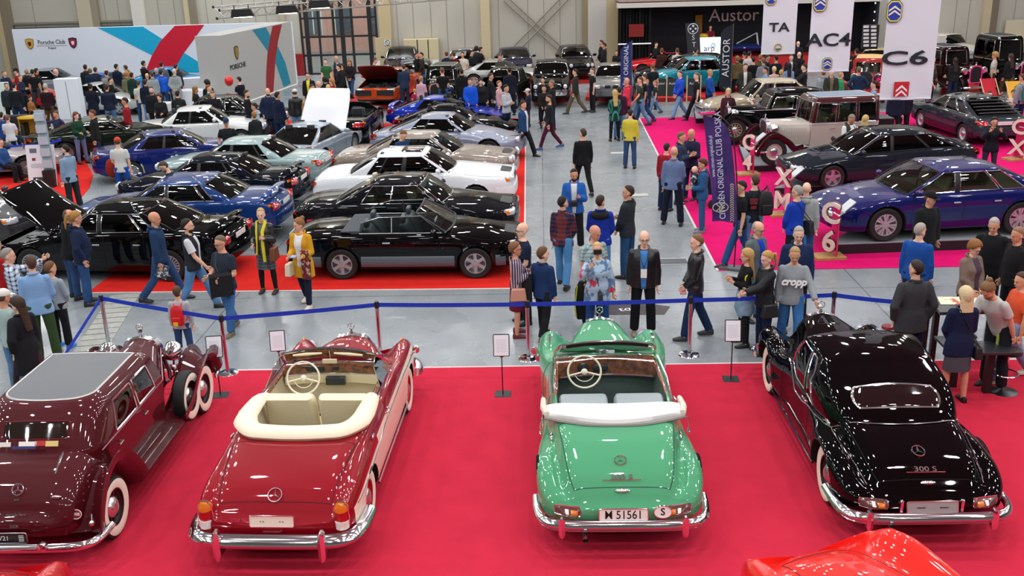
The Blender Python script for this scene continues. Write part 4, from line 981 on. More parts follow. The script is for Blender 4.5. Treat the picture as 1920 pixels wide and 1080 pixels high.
 # windscreen
 Pt=[(.08+.12*(1-u*u),u*.60,1.36-.02*u*u)for u in np.linspace(-.95,.95,15)];leg=[(.50,.71,1.0),(.36,.70,1.10),(.17,.655,1.27),(.10,.61,1.33)]
 path=[(a,-b,c)for a,b,c in leg]+Pt+[(a,b,c)for a,b,c in reversed(leg)];fr=MB();fr.tube(path,.019,k=8);fr.build('windshield_frame',CHROME,root)
 fr=MB();fr.tube([(.50+.16*(1-u*u),u*.70,1.01+.02*(1-u*u))for u in np.linspace(-1,1,15)],.012,k=6);fr.build('windshield_base',CHROME,root)
 g=MB();A=[Vector((.50+.16*(1-u*u),u*.69,1.02))for u in np.linspace(-1,1,13)];B=[Vector((.10+.12*(1-u*u),u*.59,1.345))for u in np.linspace(-1,1,13)]
 g.add([tuple(p)for p in A+B],[(i,i+1,i+14,i+13)for i in range(12)]);g.build('windshield',GLASS_CLEAR,root)
 for sy in(1,-1):mb=MB();mb.tube([(.10,sy*.08,1.335),(.09,sy*.28,1.325),(.07,sy*.46,1.315)],[.012,.022,.014],k=8);mb.build('sun_visor',lea,root)
 mb=MB();mb.tube([(.16,0,1.34),(.18,0,1.22)],.005,k=5);mb.box((.15,0,1.20),(.025,.19,.055));mb.build('rear_view_mirror',mat('mirror_back','#cfc4a0',.5),root,bevel=.01)
 for y0 in(-.30,.22):mb=MB();mb.tube([ray(.70,y0)+Vector((0,0,.02)),ray(.62,y0+.42)+Vector((0,0,.03))],.007,k=5);mb.build('wiper',CHROME,root)
 mb=MB();mb.tube([(1.35,-.90,.86),(1.35,-.97,.93)],.008,k=6);mb.ell((1.34,-.985,.96),(.03,.05,.06),0,12,8);mb.build('fender_mirror',CHROME,root)
 remap(root,[-2.6,-1.28,-.95,-.70,-.02,.12,.36,.66,1.80,2.4],[-2.62,-1.28,-.90,-.22,.44,.56,.86,1.06,1.92,2.5])
 return root
def fender(mb,path,yc,w,crown=.05,drop=.07,sy=1,taper=None,m=0):
 P=cr(path,30);rings=[]
 for i,p in enumerate(P):
  a=P[max(i-1,0)];b=P[min(i+1,len(P)-1)];t=b-a;t=t/np.hypot(*t);nr=np.array((-t[1],t[0]))
  if i==0:s0=1 if nr[1]>=0 or abs(nr[1])<.2 else-1
  u=i/(len(P)-1);ww=w*(np.interp(u,*taper)if taper else 1)
  sec=[(-.5,-drop),(-.49,-.02),(-.40,.4*crown+.0),(-.2,.85*crown),(0,crown),(.2,.85*crown),(.40,.4*crown),(.49,-.02),(.5,-drop*.9),(.46,-drop*.9),(.44,-.03),(0,crown-.03),(-.44,-.03),(-.46,-drop)]
  rings.append([(p[0]+nr[0]*h,sy*(yc+y*ww),p[1]+nr[1]*h)for y,h in sec])
 mb.loft(rings,m)
def vintage_car(name,label,loc,rz,S):
 root=thing(name,label,'car',loc,rz);c=paint(S['c'],S.get('met',0));cf=paint(S.get('cf',S['c']));ct=mat('roof_cloth',S['ct'],.85,bump=.1,bscale=80)if S.get('ct')else c
 wb,R,tw,wc=S['wb'],S['R'],S.get('tw',.15),S.get('wc',.66);track=S.get('track',.68);xb,xa=S['xb'],S['xa'];zr,zb=S['zr'],S.get('zb',1.0);zl=S.get('zl',.42);xr=S['xrad'];far=S.get('far')
 hx=wb/2;lvz=[zl,zl+.12,(zl+zb)/2,zb-.03,zb+.02,zb+.05,zb+(zr-zb)*.35,zb+(zr-zb)*.6,zr-.14,zr-.07,zr-.01]
 slope,rr=S.get('slope',.25),S.get('rrad',.30);item=[]
 def outline():
  L=[]
  for u in np.linspace(-1,1,9)[:-1]:L.append((xb+.04*(1-u*u),u*wc,'ws' if-.95<u<.70 else 'b'))
  wins=S['wins'];X=sorted(set([xb,xa+rr]+[q for a in wins for q in a]+list(np.round(np.linspace(xb,xa+rr,12),3))),reverse=True)
  def sd(sg):
   o=[]
   for i in range(len(X)-1):
    xm=(X[i]+X[i+1])/2;k='b'
    for q,(a,b)in enumerate(wins):
     if min(a,b)<xm<max(a,b):k='w%d%d'%(q,sg)
    o.append((X[i],sg*wc*(1-.04*((X[i]-xa)/(xb-xa)-.4)**2),k))
   return o
  l=sd(1);r=sd(-1);L+=l
  for a in np.linspace(0,PI/2,7)[:-1]:L.append((xa+rr-rr*math.sin(a),(wc-rr*.0)*(1-.0)-rr*(1-math.cos(a)),'b'))
  for u in np.linspace(1,-1,7)[:-1]:L.append((xa-.03*(1-u*u),u*(wc-rr),'r'))
  for a in np.linspace(PI/2,0,7):L.append((xa+rr-rr*math.sin(a),-((wc)-rr*(1-math.cos(a))),'b'))
  L[-1]=(L[-1][0],L[-1][1],r[-1][2])
  for i in range(len(r)-1,0,-1):L.append((r[i][0],r[i][1],r[i-1][2]))
  return L
 O=outline();m=len(O);V=[];F=[];T=[]
 for z in lvz:
  t=max(0,(z-zb)/(zr-zb));lo=max(0,(zb-z)/(zb-zl));e=max(0,(z-(zr-.16))/.15)
  for x,y,k in O:
   xx=x
   if x<(xa+xb)/2:xx=x+slope*t*((xa+xb)/2-x)/((xb-xa)/2)+S.get('tuck',.05)*lo
   else:xx=x-S.get('wslope',.12)*t*(x-(xa+xb)/2)/((xb-xa)/2)
   sc=(1-.09*t**1.5)*(1-.06*lo)*(1-.10*e*e);V.append(((xx-(xa+xb)/2)*(1-.05*e*e)+(xa+xb)/2,y*sc,z+.0))
 for li in range(len(lvz)-1):
  zm=(lvz[li]+lvz[li+1])/2
  for j in range(m):
   k=O[j][2];k=k if(zb+.02<zm<zr-.14 and k not in('b','r'))else 'b'
   F.append((li*m+j,li*m+(j+1)%m,(li+1)*m+(j+1)%m,(li+1)*m+j));T.append(k)
 off=(len(lvz)-1)*m;cx=np.mean([V[off+j][0]for j in range(m)]);prev=list(range(off,off+m))
 for kf in(.96,.90,.82,.6,.35,.1):
  ids=[]
  for j in range(m):p=V[off+j];V.append((cx+(p[0]-cx)*kf,p[1]*kf,p[2]+.07*(1-kf**2)+.02*(1-kf)**.5));ids.append(len(V)-1)
  for j in range(m):F.append((prev[j],prev[(j+1)%m],ids[(j+1)%m],ids[j]));T.append('t' if kf<.85 else 'b')
  prev=ids
 F.append(tuple(prev));T.append('t');F.append(tuple(range(m)));T.append('b')
 gm=S.get('glass',GLASS);sp={'b':('body',c,None),'t':('roof',ct,None),'ws':('windshield',gm,None)}
 for k in set(T):
  if k[0]=='w' and k!='ws':sp[k]=('side_window',gm,None)
 if S.get('cr'):
  T=[('u' if(k=='b' and i//m>=4)else k)for i,k in enumerate(T)];sp['u']=('upper_body',paint(S['cr']),None)
 Q=split_shell(V,F,T,sp,root,45);bv=bvh_of(V,F)
 for k,o in Q.items():
  if k[0]=='w':edge_trim(o,.012,CHROME if S.get('chrome',1)else BLACK,'window_trim')
  if k=='t' and S.get('ct'):edge_trim(o,.013,mat('roof_bead','#c9c6c2',.4,.4),'roof_bead')
 for sx in S.get('seats',(-.15,-.95)):
  if xa<sx-.3:seat_bench(sx,0,wc*1.75,zb+.22,mat('old_seat',S.get('seat','#b39a70'),.7),root,zb=zb-.35)
  # hood
 rings=[]
 for u in np.linspace(0,1,10):
  x=xb+.02+(xr-xb-.02)*u;w=(wc*.93)*(1-u)+S.get('wrad',.27)*u;zt=(zb+.02)*(1-u)+S.get('zrad',1.08)*u;z0=zl+.06
  h=cr([(w*.92,z0),(w,(z0+zt)/2),(w*.98,zt-.18),(w*.80,zt-.05),(w*.4,zt+.015),(0,zt+.03)],16);rings.append([(x,a,b)for a,b in h]+[(x,-a,b)for a,b in reversed(h[:-1])])
 mb=MB();mb.loft(rings);mb.build('hood',c,root)
 mb=MB();w,zt=S.get('wrad',.27),S.get('zrad',1.08)
 pr=[(-w*.8,zl),(w*.8,zl),(w*1.05,zl+.1),(w*1.05,zt-.1),(w*.75,zt+.02),(0,zt+.06),(-w*.75,zt+.02),(-w*1.05,zt-.1),(-w*1.05,zl+.1)];zc=(zl+zt)/2
 mb.poly(pr,xr,xr+.10,0,axis='x');mb.poly([(a*.82,zc+(b-zc)*.86)for a,b in pr],xr+.10,xr+.106,1,axis='x');mb.build('radiator',[CHROME,BLACK],root)
 mb=MB();mb.tube([(xr+.05,0,zt+.05),(xr+.05,0,zt+.12)],[.03,.015],k=8);mb.ell((xr+.05,0,zt+.15),(.012,.04,.04),0,10,6);mb.build('radiator_cap',CHROME,root)
 if not far:
  for sy in(1,-1):
   mb=MB()
   for k in range(14):
    u=.12+k*.058;x=xb+(xr-xb)*u;w_=(wc*.93)*(1-u)+S.get('wrad',.27)*u;mb.box((x,sy*(w_+.004),(zl+zb)/2+.08),(.012,.012,.26));mb.cut()
   mb2=MB();mb2.v,mb2.f,mb2.m,mb2.n=mb.v,mb.f,mb.m,mb.n;mb2.build('hood_louvres',c,root)
   # fenders and boards
 fo=S.get('fo',.52);ff=S.get('front_path')or[(hx+R+.10,R*.75),(hx+R*.92,R*1.45),(hx+.05,R*2+.07),(hx-R*.9,R*1.75),(hx-R-.25,R*1.05),(hx-R-.55,zl-.03)]
 rf=S.get('rear_path')or[(-hx+R+.14,zl-.03),(-hx+R+.02,R*1.3),(-hx+.05,R*2+.08),(-hx-R*.85,R*1.6),(-hx-R-.12,R*.7)]
 fw=S.get('fw',.30)
 for sy in(1,-1):
  mb=MB();fender(mb,ff,track+.0,fw,S.get('crown',.07),.10,sy,([0,.3,1],[.8,1,1]));mb.build('front_fender',cf,root)
  mb=MB();fender(mb,rf,track-.02,fw*S.get('rfw',1.0),S.get('crown',.07),.12,sy);mb.build('rear_fender',cf,root)
  mb=MB();x0,x1=rf[0][0],ff[-1][0];mb.box(((x0+x1)/2,sy*(track-.03),zl-.05),(x1-x0+.1,fw*1.0,.05));b=mb.build('running_board',mat('board',S.get('board',S.get('cf',S['c'])),.4),root,bevel=.01)
  if not far:
   for k in(-.05,.05):mb=MB();mb.tube([(x0+.1,sy*(track-.02+k),zl-.02),(x1-.1,sy*(track-.02+k),zl-.02)],.010,k=6);mb.build('tread_strip',CHROME,b)
   mb=MB();mb.tube([(xa+.2,sy*(wc+.004),zb-.01),(xb,sy*(wc+.0),zb-.01),(xr,sy*(S.get('wrad',.27)+.01),S.get('zrad',1.08)-.10)],.008,k=6);mb.build('waist_moulding',mat('moulding',S.get('mould','#b9b4b0'),.3,.6),root)
   for x in S.get('handles',(-.35,)):mb=MB();mb.tube([(x,sy*(wc-.0),zb-.13),(x,sy*(wc+.04),zb-.13),(x-.11,sy*(wc+.04),zb-.13)],.012,k=6);mb.build('door_handle',CHROME,root)
  for x in(hx,-hx):add_wheel(root,x,sy*track,sy,R,tw,S.get('wheel','deep'),S.get('rim',S['c']),S.get('ww',True),cap=S.get('cap'))
  hl=MB();hp=(xr+.0,sy*S.get('yhl',.44),S.get('zhl',.98));hl.lathe([(.001,-.22),(.08,-.19),(.135,-.07),(.14,.0),(.12,.035),(.001,.045)],20,0,'x',hp);hl.tube([hp,(hp[0]-.05,hp[1]*.95,R*1.9)],.015,k=6);hl.build('headlamp',CHROME,root)
  if S.get('spare'):
   o=add_wheel(root,S['spare'],sy*(track+.02),sy,R*.98,tw,S.get('wheel','deep'),S.get('rim',S['c']),S.get('ww',True),cap=S.get('cap'),z=R+.16);o.name='spare_wheel'
   mb=MB();mb.tube([(S['spare'],sy*(track-.06),R*2+.17),(S['spare'],sy*(track-.18),R*2+.05)],.014,k=6);mb.ell((S['spare']+.05,sy*(track-.12),R*2+.20),(.03,.04,.05),0,10,6);mb.build('spare_mount',CHROME,root)
 if S.get('bump',1):
  for x,s in((xr+.50,1),(S.get('xtail',xa-.25),-1)):
   mb=MB();chrome_bumper(mb,x,track+.12,R*1.05,s,.22,.045,.03,.06);mb.build('front_bumper' if s>0 else 'rear_bumper',CHROME,root)
 if S.get('cols'):pass
 S['_bv']=bv
 return root
def limousine(label,loc,rz):
 c='#4a0b14';R=.36
 S=dict(c=c,ct='#6d6f72',wb=3.22,R=R,tw=.16,wc=.70,track=.71,xb=.38,xa=-1.74,zr=1.56,zb=1.06,zl=.40,xrad=1.46,zrad=1.16,wrad=.27,wins=[(.12,-.42),(-.50,-1.12)],slope=.34,rrad=.42,tuck=-.12,wslope=.22,ww=True,wheel='deep',rim='#2a0a10',spare=1.02,seat='#b08a58',zhl=1.03,yhl=.46,mould='#b98088',handles=(-.30,-1.08),bump=0,fw=.34,crown=.10,rfw=1.15,cap='#e0d8d8',rear_path=[(-.95,.36),(-1.12,.62),(-1.45,.90),(-1.78,.86),(-2.02,.62),(-2.14,.36)],front_path=[(2.20,.42),(2.05,.74),(1.72,.86),(1.30,.72),(.95,.50),(.55,.37)])
 root=vintage_car('limousine',label,loc,rz,S);bv=S['_bv'];pt=paint(c)
 # rounded luggage trunk behind the cabin
 rows=[(-2.26,.42,.40,.50,.34,.60,.32,.61,.25,.62,.63),(-2.20,.56,.36,.50,.48,.72,.42,.74,.34,.75,.76),(-2.05,.62,.34,.52,.54,.86,.46,.90,.38,.93,.94),(-1.85,.66,.34,.54,.58,.96,.50,1.02,.42,1.06,1.07),(-1.55,.68,.34,.55,.60,1.0,.54,1.08,.44,1.12,1.14),(-1.3,.66,.36,.55,.6,.98,.54,1.06,.44,1.1,1.12)]
 V,F,T,xs,n,half=table_shell(rows,[(-1.61,R,.40)],lambda x,f,s,u:'under' if u else('trunk' if f>5 and x>-2.2 else 'body'),ns=34,nst=26)
 P=split_shell(V,F,T,{'body':('rear_panel',pt,None),'under':('underbody',DARK,None),'trunk':('trunk_lid',pt,None)},root,60);b2=bvh_of(V,F)
 o=conform(bv,(-1.60,0,1.34),(0,-1,0),(.45,0,.8),.78,.20,.2,.008,0,14).build('rear_window',mat('old_rear_glass','#241813',.05,coat=1),root);edge_trim(o,.012,paint('#5a0f1a'),'window_frame')
 Mw=frame((-1.755,0,1.30),(0,-1,0),(.45,0,.8))
 for nm,x,y,w,h,cc in(('window_paper',.02,-.045,.20,.05,'#e9e6e0'),('window_paper',.16,-.04,.12,.055,'#b5222a'),('window_paper',.29,-.045,.14,.06,'#d8c27a'),('window_sticker',-.02,-.085,.26,.03,'#1d2f66'),('window_paper',-.28,-.05,.22,.05,'#d9d6cc')):
  mb=MB();mb.box((x,y,.03),(w,h,.004),M=Mw);mb.build(nm,mat(nm,cc,.6),root)
 q=b2.ray_cast(Vector((-4,0,.88)),Vector((1,0,0)),5)[0]or Vector((-2.1,0,.88));Mb=frame(q+Vector((-.02,0,.02)),(0,-1,0),(.55,0,.8));mb=MB();star(mb,Mb,.062,.006);mb.build('trunk_star',CHROME,root)
 for z,t,s in((.80,'500K',.03),(.66,'Mercedes-Benz',.035),(.56,'500K',.05)):
  q=b2.ray_cast(Vector((-4,0,z)),Vector((1,0,0)),5)[0]or Vector((-2.2,0,z));text('trunk_script',t,s,frame(q+Vector((-.012,0,.004)),(0,-1,0),(.3,0,.9)),CHROME,root,depth=.002)
 mb=MB();mb.loft([[(a,y-.02+.0,z)for a,z in((-1.93,1.045),(-1.60,1.175),(-1.60,1.15),(-1.93,1.02))]for y in(-.36,-.34)])if False else mb.tube([(-1.98,-.36,1.0),(-1.80,-.35,1.09),(-1.62,-.33,1.13)],[.008,.016,.006],k=6);mb.build('lid_handle',CHROME,root)
 mb=MB();mb.ell((-2.16,-.42,.82),(.02,.06,.02),0,10,6);mb.build('trunk_latch',CHROME,root)
 Mp,o=plate(root,-2.36,.44,.50,.12,'#17151a',tilt=.1,y=.12,frame_m=STEEL);text('plate_text','W21',.075,Mp@Matrix.Translation((-.02,0,0)),mat('plate_white_ink','#d8d4cc',.5),o,depth=.001)
 mb=MB()
 for k in range(4):mb.cut();mb.box((.19,.03-.02*k,0),(.055,.008,.003),M=Mp)
 mb.build('plate_small_print',mat('plate_white_ink','#d8d4cc',.5),o)
 Mo=frame((-2.155,-.60,.60),(0,-1,0),(.35,0,.9));mb=MB();mb.poly([(.06*math.cos(a),.05*math.sin(a))for a in np.linspace(0,2*PI,25)[:-1]],-.012,.004,0,Mo);o=mb.build('year_badge',mat('badge_red','#7c1420',.35),root)
 mb=MB();mb.tube([(.06*math.cos(a),.05*math.sin(a),.004)for a in np.linspace(0,2*PI,25)[:-1]],.004,0,6,closed=True,M=Mo);mb.build('badge_frame',mat('badge_white','#e8e6df',.35),o);text('badge_year','1935',.042,Mo@Matrix.Translation((0,0,.004)),mat('badge_white','#e8e6df',.35),o,depth=.001,bold=.001)
 mb=MB();chrome_bumper(mb,-2.44,.88,.36,-1,.40,.055,.035,.1);mb.build('rear_bumper',CHROME,root)
 mb=MB();chrome_bumper(mb,2.36,.80,.38,1,.3,.05,.035,.08);mb.build('front_bumper',CHROME,root)
 for sy in(1,-1):mb=MB();mb.lathe([(.001,-.06),(.05,-.04),(.06,.0),(.05,.03),(.001,.05)],16,0,'x',(-2.46,sy*.34,.40));mb.build('bumper_boss',CHROME,root)
 for sy in(1,-1):mb=MB();mb.ell((-2.20,sy*.78,.52),(.04,.035,.035),0,12,8);mb.tube([(-2.20,sy*.78,.52),(-2.1,sy*.74,.56)],.012,k=6);mb.build('tail_lamp',CHROME,root)
 q=MB();star(q,Matrix.Translation((1.51,0,1.36))@Matrix.Rotation(PI/2,4,'Z')@Matrix.Rotation(PI/2,4,'X'),.045,.005);q.build('radiator_star',CHROME,root)
 mb=MB();mb.lathe([(.001,-.12),(.05,-.1),(.075,-.02),(.07,.02),(.001,.03)],18,0,'x',(1.62,.0,.88));mb.build('spot_lamp',CHROME,root)
 for sy in(1,-1):mb=MB();mb.tube([(1.45,sy*.30,.95),(1.50,sy*.34,.70),(1.40,sy*.38,.60),(1.25,sy*.36,.62)],.03,k=10);mb.build('horn',CHROME,root)
 return root
 # ------------------------------------------------------------ the hall
def atY(px,py,Y):
 d=_fw*CF+_r*(px-960)+_u*(540-py);t=Y/d.y;return Vector((d.x*t,Y,CH+d.z*t))
def atP(px,py,P0,n):
 d=_fw*CF+_r*(px-960)+_u*(540-py);t=(Vector(P0)-Vector((0,0,CH))).dot(n)/d.dot(n);return Vector((0,0,CH))+d*t
def struct(name,mb,m,**k):o=mb.build(name,m,**k);o['kind']='structure';return o
YW=54.6;HX0,HX1,HY0,HZ=-36.0,40.0,-12.0,13.0
def floor_mat():
 m=bpy.data.materials.new('polished_concrete');m.use_nodes=True;nt=m.node_tree;b=nt.nodes['Principled BSDF'];tc=nt.nodes.new('ShaderNodeTexCoord')
 n1=nt.nodes.new('ShaderNodeTexNoise');n1.inputs['Scale'].default_value=.35;n1.inputs['Detail'].default_value=8;n1.inputs['Roughness'].default_value=.65
 mp=nt.nodes.new('ShaderNodeMapping');mp.inputs['Scale'].default_value=(1,.35,1);nt.links.new(tc.outputs['Object'],mp.inputs[0]);nt.links.new(mp.outputs[0],n1.inputs[0])
 r=nt.nodes.new('ShaderNodeValToRGB');r.color_ramp.elements[0].position=.25;r.color_ramp.elements[0].color=lin('#74797c');r.color_ramp.elements[1].position=.75;r.color_ramp.elements[1].color=lin('#959c9f')
 nt.links.new(n1.outputs[0],r.inputs[0])
 bk=nt.nodes.new('ShaderNodeTexBrick');bk.inputs['Scale'].default_value=1;bk.inputs['Mortar Size'].default_value=.012;bk.inputs['Brick Width'].default_value=6;bk.inputs['Row Height'].default_value=6;bk.offset=0
 nt.links.new(tc.outputs['Object'],bk.inputs[0]);mx=nt.nodes.new('ShaderNodeMix');mx.data_type='RGBA';nt.links.new(bk.outputs['Fac'],mx.inputs[0]);nt.links.new(r.outputs[0],mx.inputs[6]);mx.inputs[7].default_value=lin('#5a5c5c')
 nt.links.new(mx.outputs[2],b.inputs['Base Color'])
 n2=nt.nodes.new('ShaderNodeTexNoise');n2.inputs['Scale'].default_value=1.1;n2.inputs['Detail'].default_value=6;nt.links.new(tc.outputs['Object'],n2.inputs[0])
 mr=nt.nodes.new('ShaderNodeMapRange');mr.inputs[1].default_value=.3;mr.inputs[2].default_value=.7;mr.inputs[3].default_value=.16;mr.inputs[4].default_value=.38;nt.links.new(n2.outputs[0],mr.inputs[0]);nt.links.new(mr.outputs[0],b.inputs['Roughness'])
 b.inputs['Specular IOR Level'].default_value=.35
 return m
struct('floor',MB().box(((HX0+HX1)/2,(HY0+YW)/2,-.1),(HX1-HX0,YW-HY0+1,.2)),floor_mat())
wm=mat('wall_panel','#b3aea2',.8,var=.08,vscale=.5)
# far wall with an opening for the glazed door
DX0,DX1=atY(569,100,YW).x,atY(709,100,YW).x;DZ=5.6
mb=MB();mb.box(((HX0+DX0)/2,YW+.15,HZ/2),(DX0-HX0,.3,HZ));mb.box(((HX1+DX1)/2,YW+.15,HZ/2),(HX1-DX1,.3,HZ));mb.box(((DX0+DX1)/2,YW+.15,(HZ+DZ)/2),(DX1-DX0,.3,HZ-DZ));struct('wall_back',mb,wm)
struct('wall_left',MB().box((HX0-.15,(HY0+YW)/2,HZ/2),(.3,YW-HY0,HZ)),mat('side_wall','#8e8b84',.8))
struct('wall_right',MB().box((HX1+.15,(HY0+YW)/2,HZ/2),(.3,YW-HY0,HZ)),mat('side_wall','#8e8b84',.8))
struct('wall_front',MB().box(((HX0+HX1)/2,HY0-.15,HZ/2),(HX1-HX0,.3,HZ)),mat('front_wall','#6b6964',.8))
struct('ceiling',MB().box(((HX0+HX1)/2,(HY0+YW)/2,HZ+.1),(HX1-HX0,YW-HY0,.2)),mat('hall_ceiling','#a3a3a0',.95,spec=.1))
k=0
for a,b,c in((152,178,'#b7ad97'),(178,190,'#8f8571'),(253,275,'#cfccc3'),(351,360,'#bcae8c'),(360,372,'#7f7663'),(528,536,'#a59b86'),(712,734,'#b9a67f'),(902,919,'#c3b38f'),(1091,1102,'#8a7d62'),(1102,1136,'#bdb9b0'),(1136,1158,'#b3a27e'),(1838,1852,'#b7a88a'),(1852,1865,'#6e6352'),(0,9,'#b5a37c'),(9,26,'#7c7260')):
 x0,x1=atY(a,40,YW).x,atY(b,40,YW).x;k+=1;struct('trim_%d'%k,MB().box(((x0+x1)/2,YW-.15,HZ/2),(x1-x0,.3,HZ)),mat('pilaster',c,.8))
for px in(66,200,225,300,330,390,420,450,480,500,745,775,808,838,870,935,990,1020,1050,1080,1700,1730,1760,1790,1815,1900):
 x=atY(px,40,YW).x;k+=1;struct('trim_%d'%k,MB().box((x,YW-.004,HZ/2),(.035,.012,HZ)),mat('panel_joint','#8b877d',.8))
def wbox(px0,py0,px1,py1,Y,d=.1):
 a,b=atY(px0,py1,Y),atY(px1,py0,Y);mb=MB();mb.box(((a.x+b.x)/2,Y,(a.z+b.z)/2),(abs(b.x-a.x),d,abs(b.z-a.z)));return mb
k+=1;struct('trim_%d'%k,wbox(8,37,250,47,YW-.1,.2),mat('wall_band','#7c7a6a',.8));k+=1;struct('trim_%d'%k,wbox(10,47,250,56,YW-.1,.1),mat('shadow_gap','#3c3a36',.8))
k+=1;struct('trim_%d'%k,wbox(708,70,733,140,YW-.28,.1),mat('lower_panel','#b6a784',.8));k+=1;struct('trim_%d'%k,wbox(1872,37,1930,150,YW-.3,.1),mat('lower_panel2','#c2b69c',.8))
for(x0,y0),(x1,y1)in(((945,-12),(1063,97)),((945,2),(1050,97)),((1055,-8),(955,95)),((1068,-4),(972,95))):
 a,b=atY(x0,y0,YW-.2),atY(x1,y1,YW-.2);mb=MB();mb.tube([a,b],.045,k=6);tag(mb.build('wall_brace',mat('brace','#8f8676',.6,.3)),'steel cross brace rod fixed to the pale back wall','brace','crossing brace rods on the back wall')
 # glazed door
fm=mat('door_frame','#141414',.4);mb=MB();zs=[0,1.02,1.92,2.05,2.95,3.9,4.8,5.6]
xsd=[DX0,DX0+.30,DX0+.95,DX0+1.75,(DX0+DX1)/2+.18,DX1-1.3,DX1-.35,DX1]
for i,x in enumerate(xsd):w=.10 if i in(0,2,7)else(.22 if i in(1,4,6)else .12);mb.box((x,YW,DZ/2),(w,.12,DZ))
for z in(0.03,1.02,1.98,2.95,3.93,4.85,5.58):mb.box(((DX0+DX1)/2,YW,z),(DX1-DX0,.14,.10))
o=struct('door_1',mb,fm);g=wbox(570,-60,708,139,YW+.02,.012);g.build('door_glazing',glass_mat('door_glass','#e4e8e6',.02),o)
# yard seen through the door
mb=MB();mb.box((-10.5,68,4),(26,.3,9));tag(mb.build('outside_building',mat('pink_render','#d8a89a',.9)),'pale pink building outside behind the glazed door','building')
sc_ob=bpy.data.objects['outside_building']
for x in(-19.5,-17.2,-15,-13,-10.6,-8.2,-6.4):
 for z in(1.9,4.6):q=MB();q.box((x,67.8,z),(1.1,.1,1.6));w=q.build('window',mat('house_window','#5d6670',.2),sc_ob);q=MB();q.box((x,67.78,z),(.08,.12,1.6));q.box((x-.55,67.78,z),(.08,.12,1.7));q.box((x+.55,67.78,z),(.08,.12,1.7));q.build('window_frame',mat('house_frame','#e9e6e0',.6),w)
q=MB();q.box((-10,62,-.1),(40,14.5,.15));struct('trim_90',q,mat('yard_asphalt','#8d8b88',.9))
q=MB();q.ell((-7.6,64,4.6),(1.0,.8,1.6),0,14,10);t_=q.build('yard_tree',mat('leaf_green','#4a5a34',.9,var=.4,vscale=6));tag(t_,'green tree outside beyond the top of the glazed door','tree');q=MB();q.tube([(-7.6,64,0),(-7.6,64,3.4)],.12);q.build('trunk',mat('bark','#4c4034',.9),t_)
al=bpy.data.lights.new('daylight_outside','AREA');al.size=14;al.shape='SQUARE';al.energy=2600;al.color=(.92,.96,1);alo=bpy.data.objects.new('daylight_outside',al);alo.location=(-11,58.5,11);alo.rotation_euler=(math.radians(35),0,0);COL.objects.link(alo)
# carpets
def flat(name,pts,z,m,label,cat='carpet'):
 mb=MB();mb.poly([(p[0],p[1])for p in pts],0.001,z);return tag(mb.build(name,m,sharp=20),label,cat)
RC=mat('red_carpet','#c42941',.95,spec=.1,var=.10,vscale=2.5,bump=.2,bscale=120);RC2=mat('scarlet_carpet','#cf2620',.95,spec=.1,var=.08,vscale=3);PKC=mat('pink_carpet','#cf0c63',.95,spec=.1,var=.08,vscale=3)
TAPE=mat('white_tape','#c9c6c2',.6)
flat('carpet',[(-7.2,-2),(20,-2),(20,14.42),(-7.2,14.50)],.012,RC,'large red carpet under the four classic cars in front')
flat('carpet_tape',[(-7.2,14.50),(20,14.42),(20,14.46),(-7.2,14.55)],.011,TAPE,'thin white tape along the edge of the front red carpet','tape')
a,b=at(165,549),at(962,531)
flat('carpet',[(a.x,a.y),(-.42,18.32),(-.62,38.5),(-1.9,38.5),(-1.5,20.7),(a.x,20.9)],.012,RC2,'scarlet carpet strip before and beside the rows of parked modern cars')
flat('carpet_tape',[(a.x,a.y-.05),(-.38,18.27),(-.38,18.32),(a.x,a.y)],.011,TAPE,'white tape edging the front of the scarlet carpet strip','tape')
flat('carpet_tape',[(-.41,18.3),(-.37,18.3),(-.60,38.5),(-.64,38.5)],.011,TAPE,'white tape edging the aisle side of the scarlet carpet strip','tape')
e0,e1=at(1200,222),at(1348,508)
flat('carpet',[(e1.x,e1.y),(28,19.05),(28,38),(e0.x,e0.y)],.012,PKC,'bright pink carpet of the club stand on the right')
flat('carpet_tape',[(e0.x,e0.y),(e1.x,e1.y),(e1.x-.05,e1.y),(e0.x-.05,e0.y)],.011,TAPE,'white tape along the aisle edge of the pink carpet','tape')
def gpoly(L):return[tuple(at(x,y))[:2]for x,y in L]
flat('carpet',gpoly([(0,285),(62,300),(140,262),(175,330),(168,352),(60,486),(40,420),(0,390)]),.012,RC2,'scarlet carpet under the small exhibits at the far left')
flat('carpet',gpoly([(440,262),(600,240),(720,250),(740,232),(660,232),(520,225)]),.012,RC2,'scarlet carpet patch behind the silver hatchback with its hood raised')
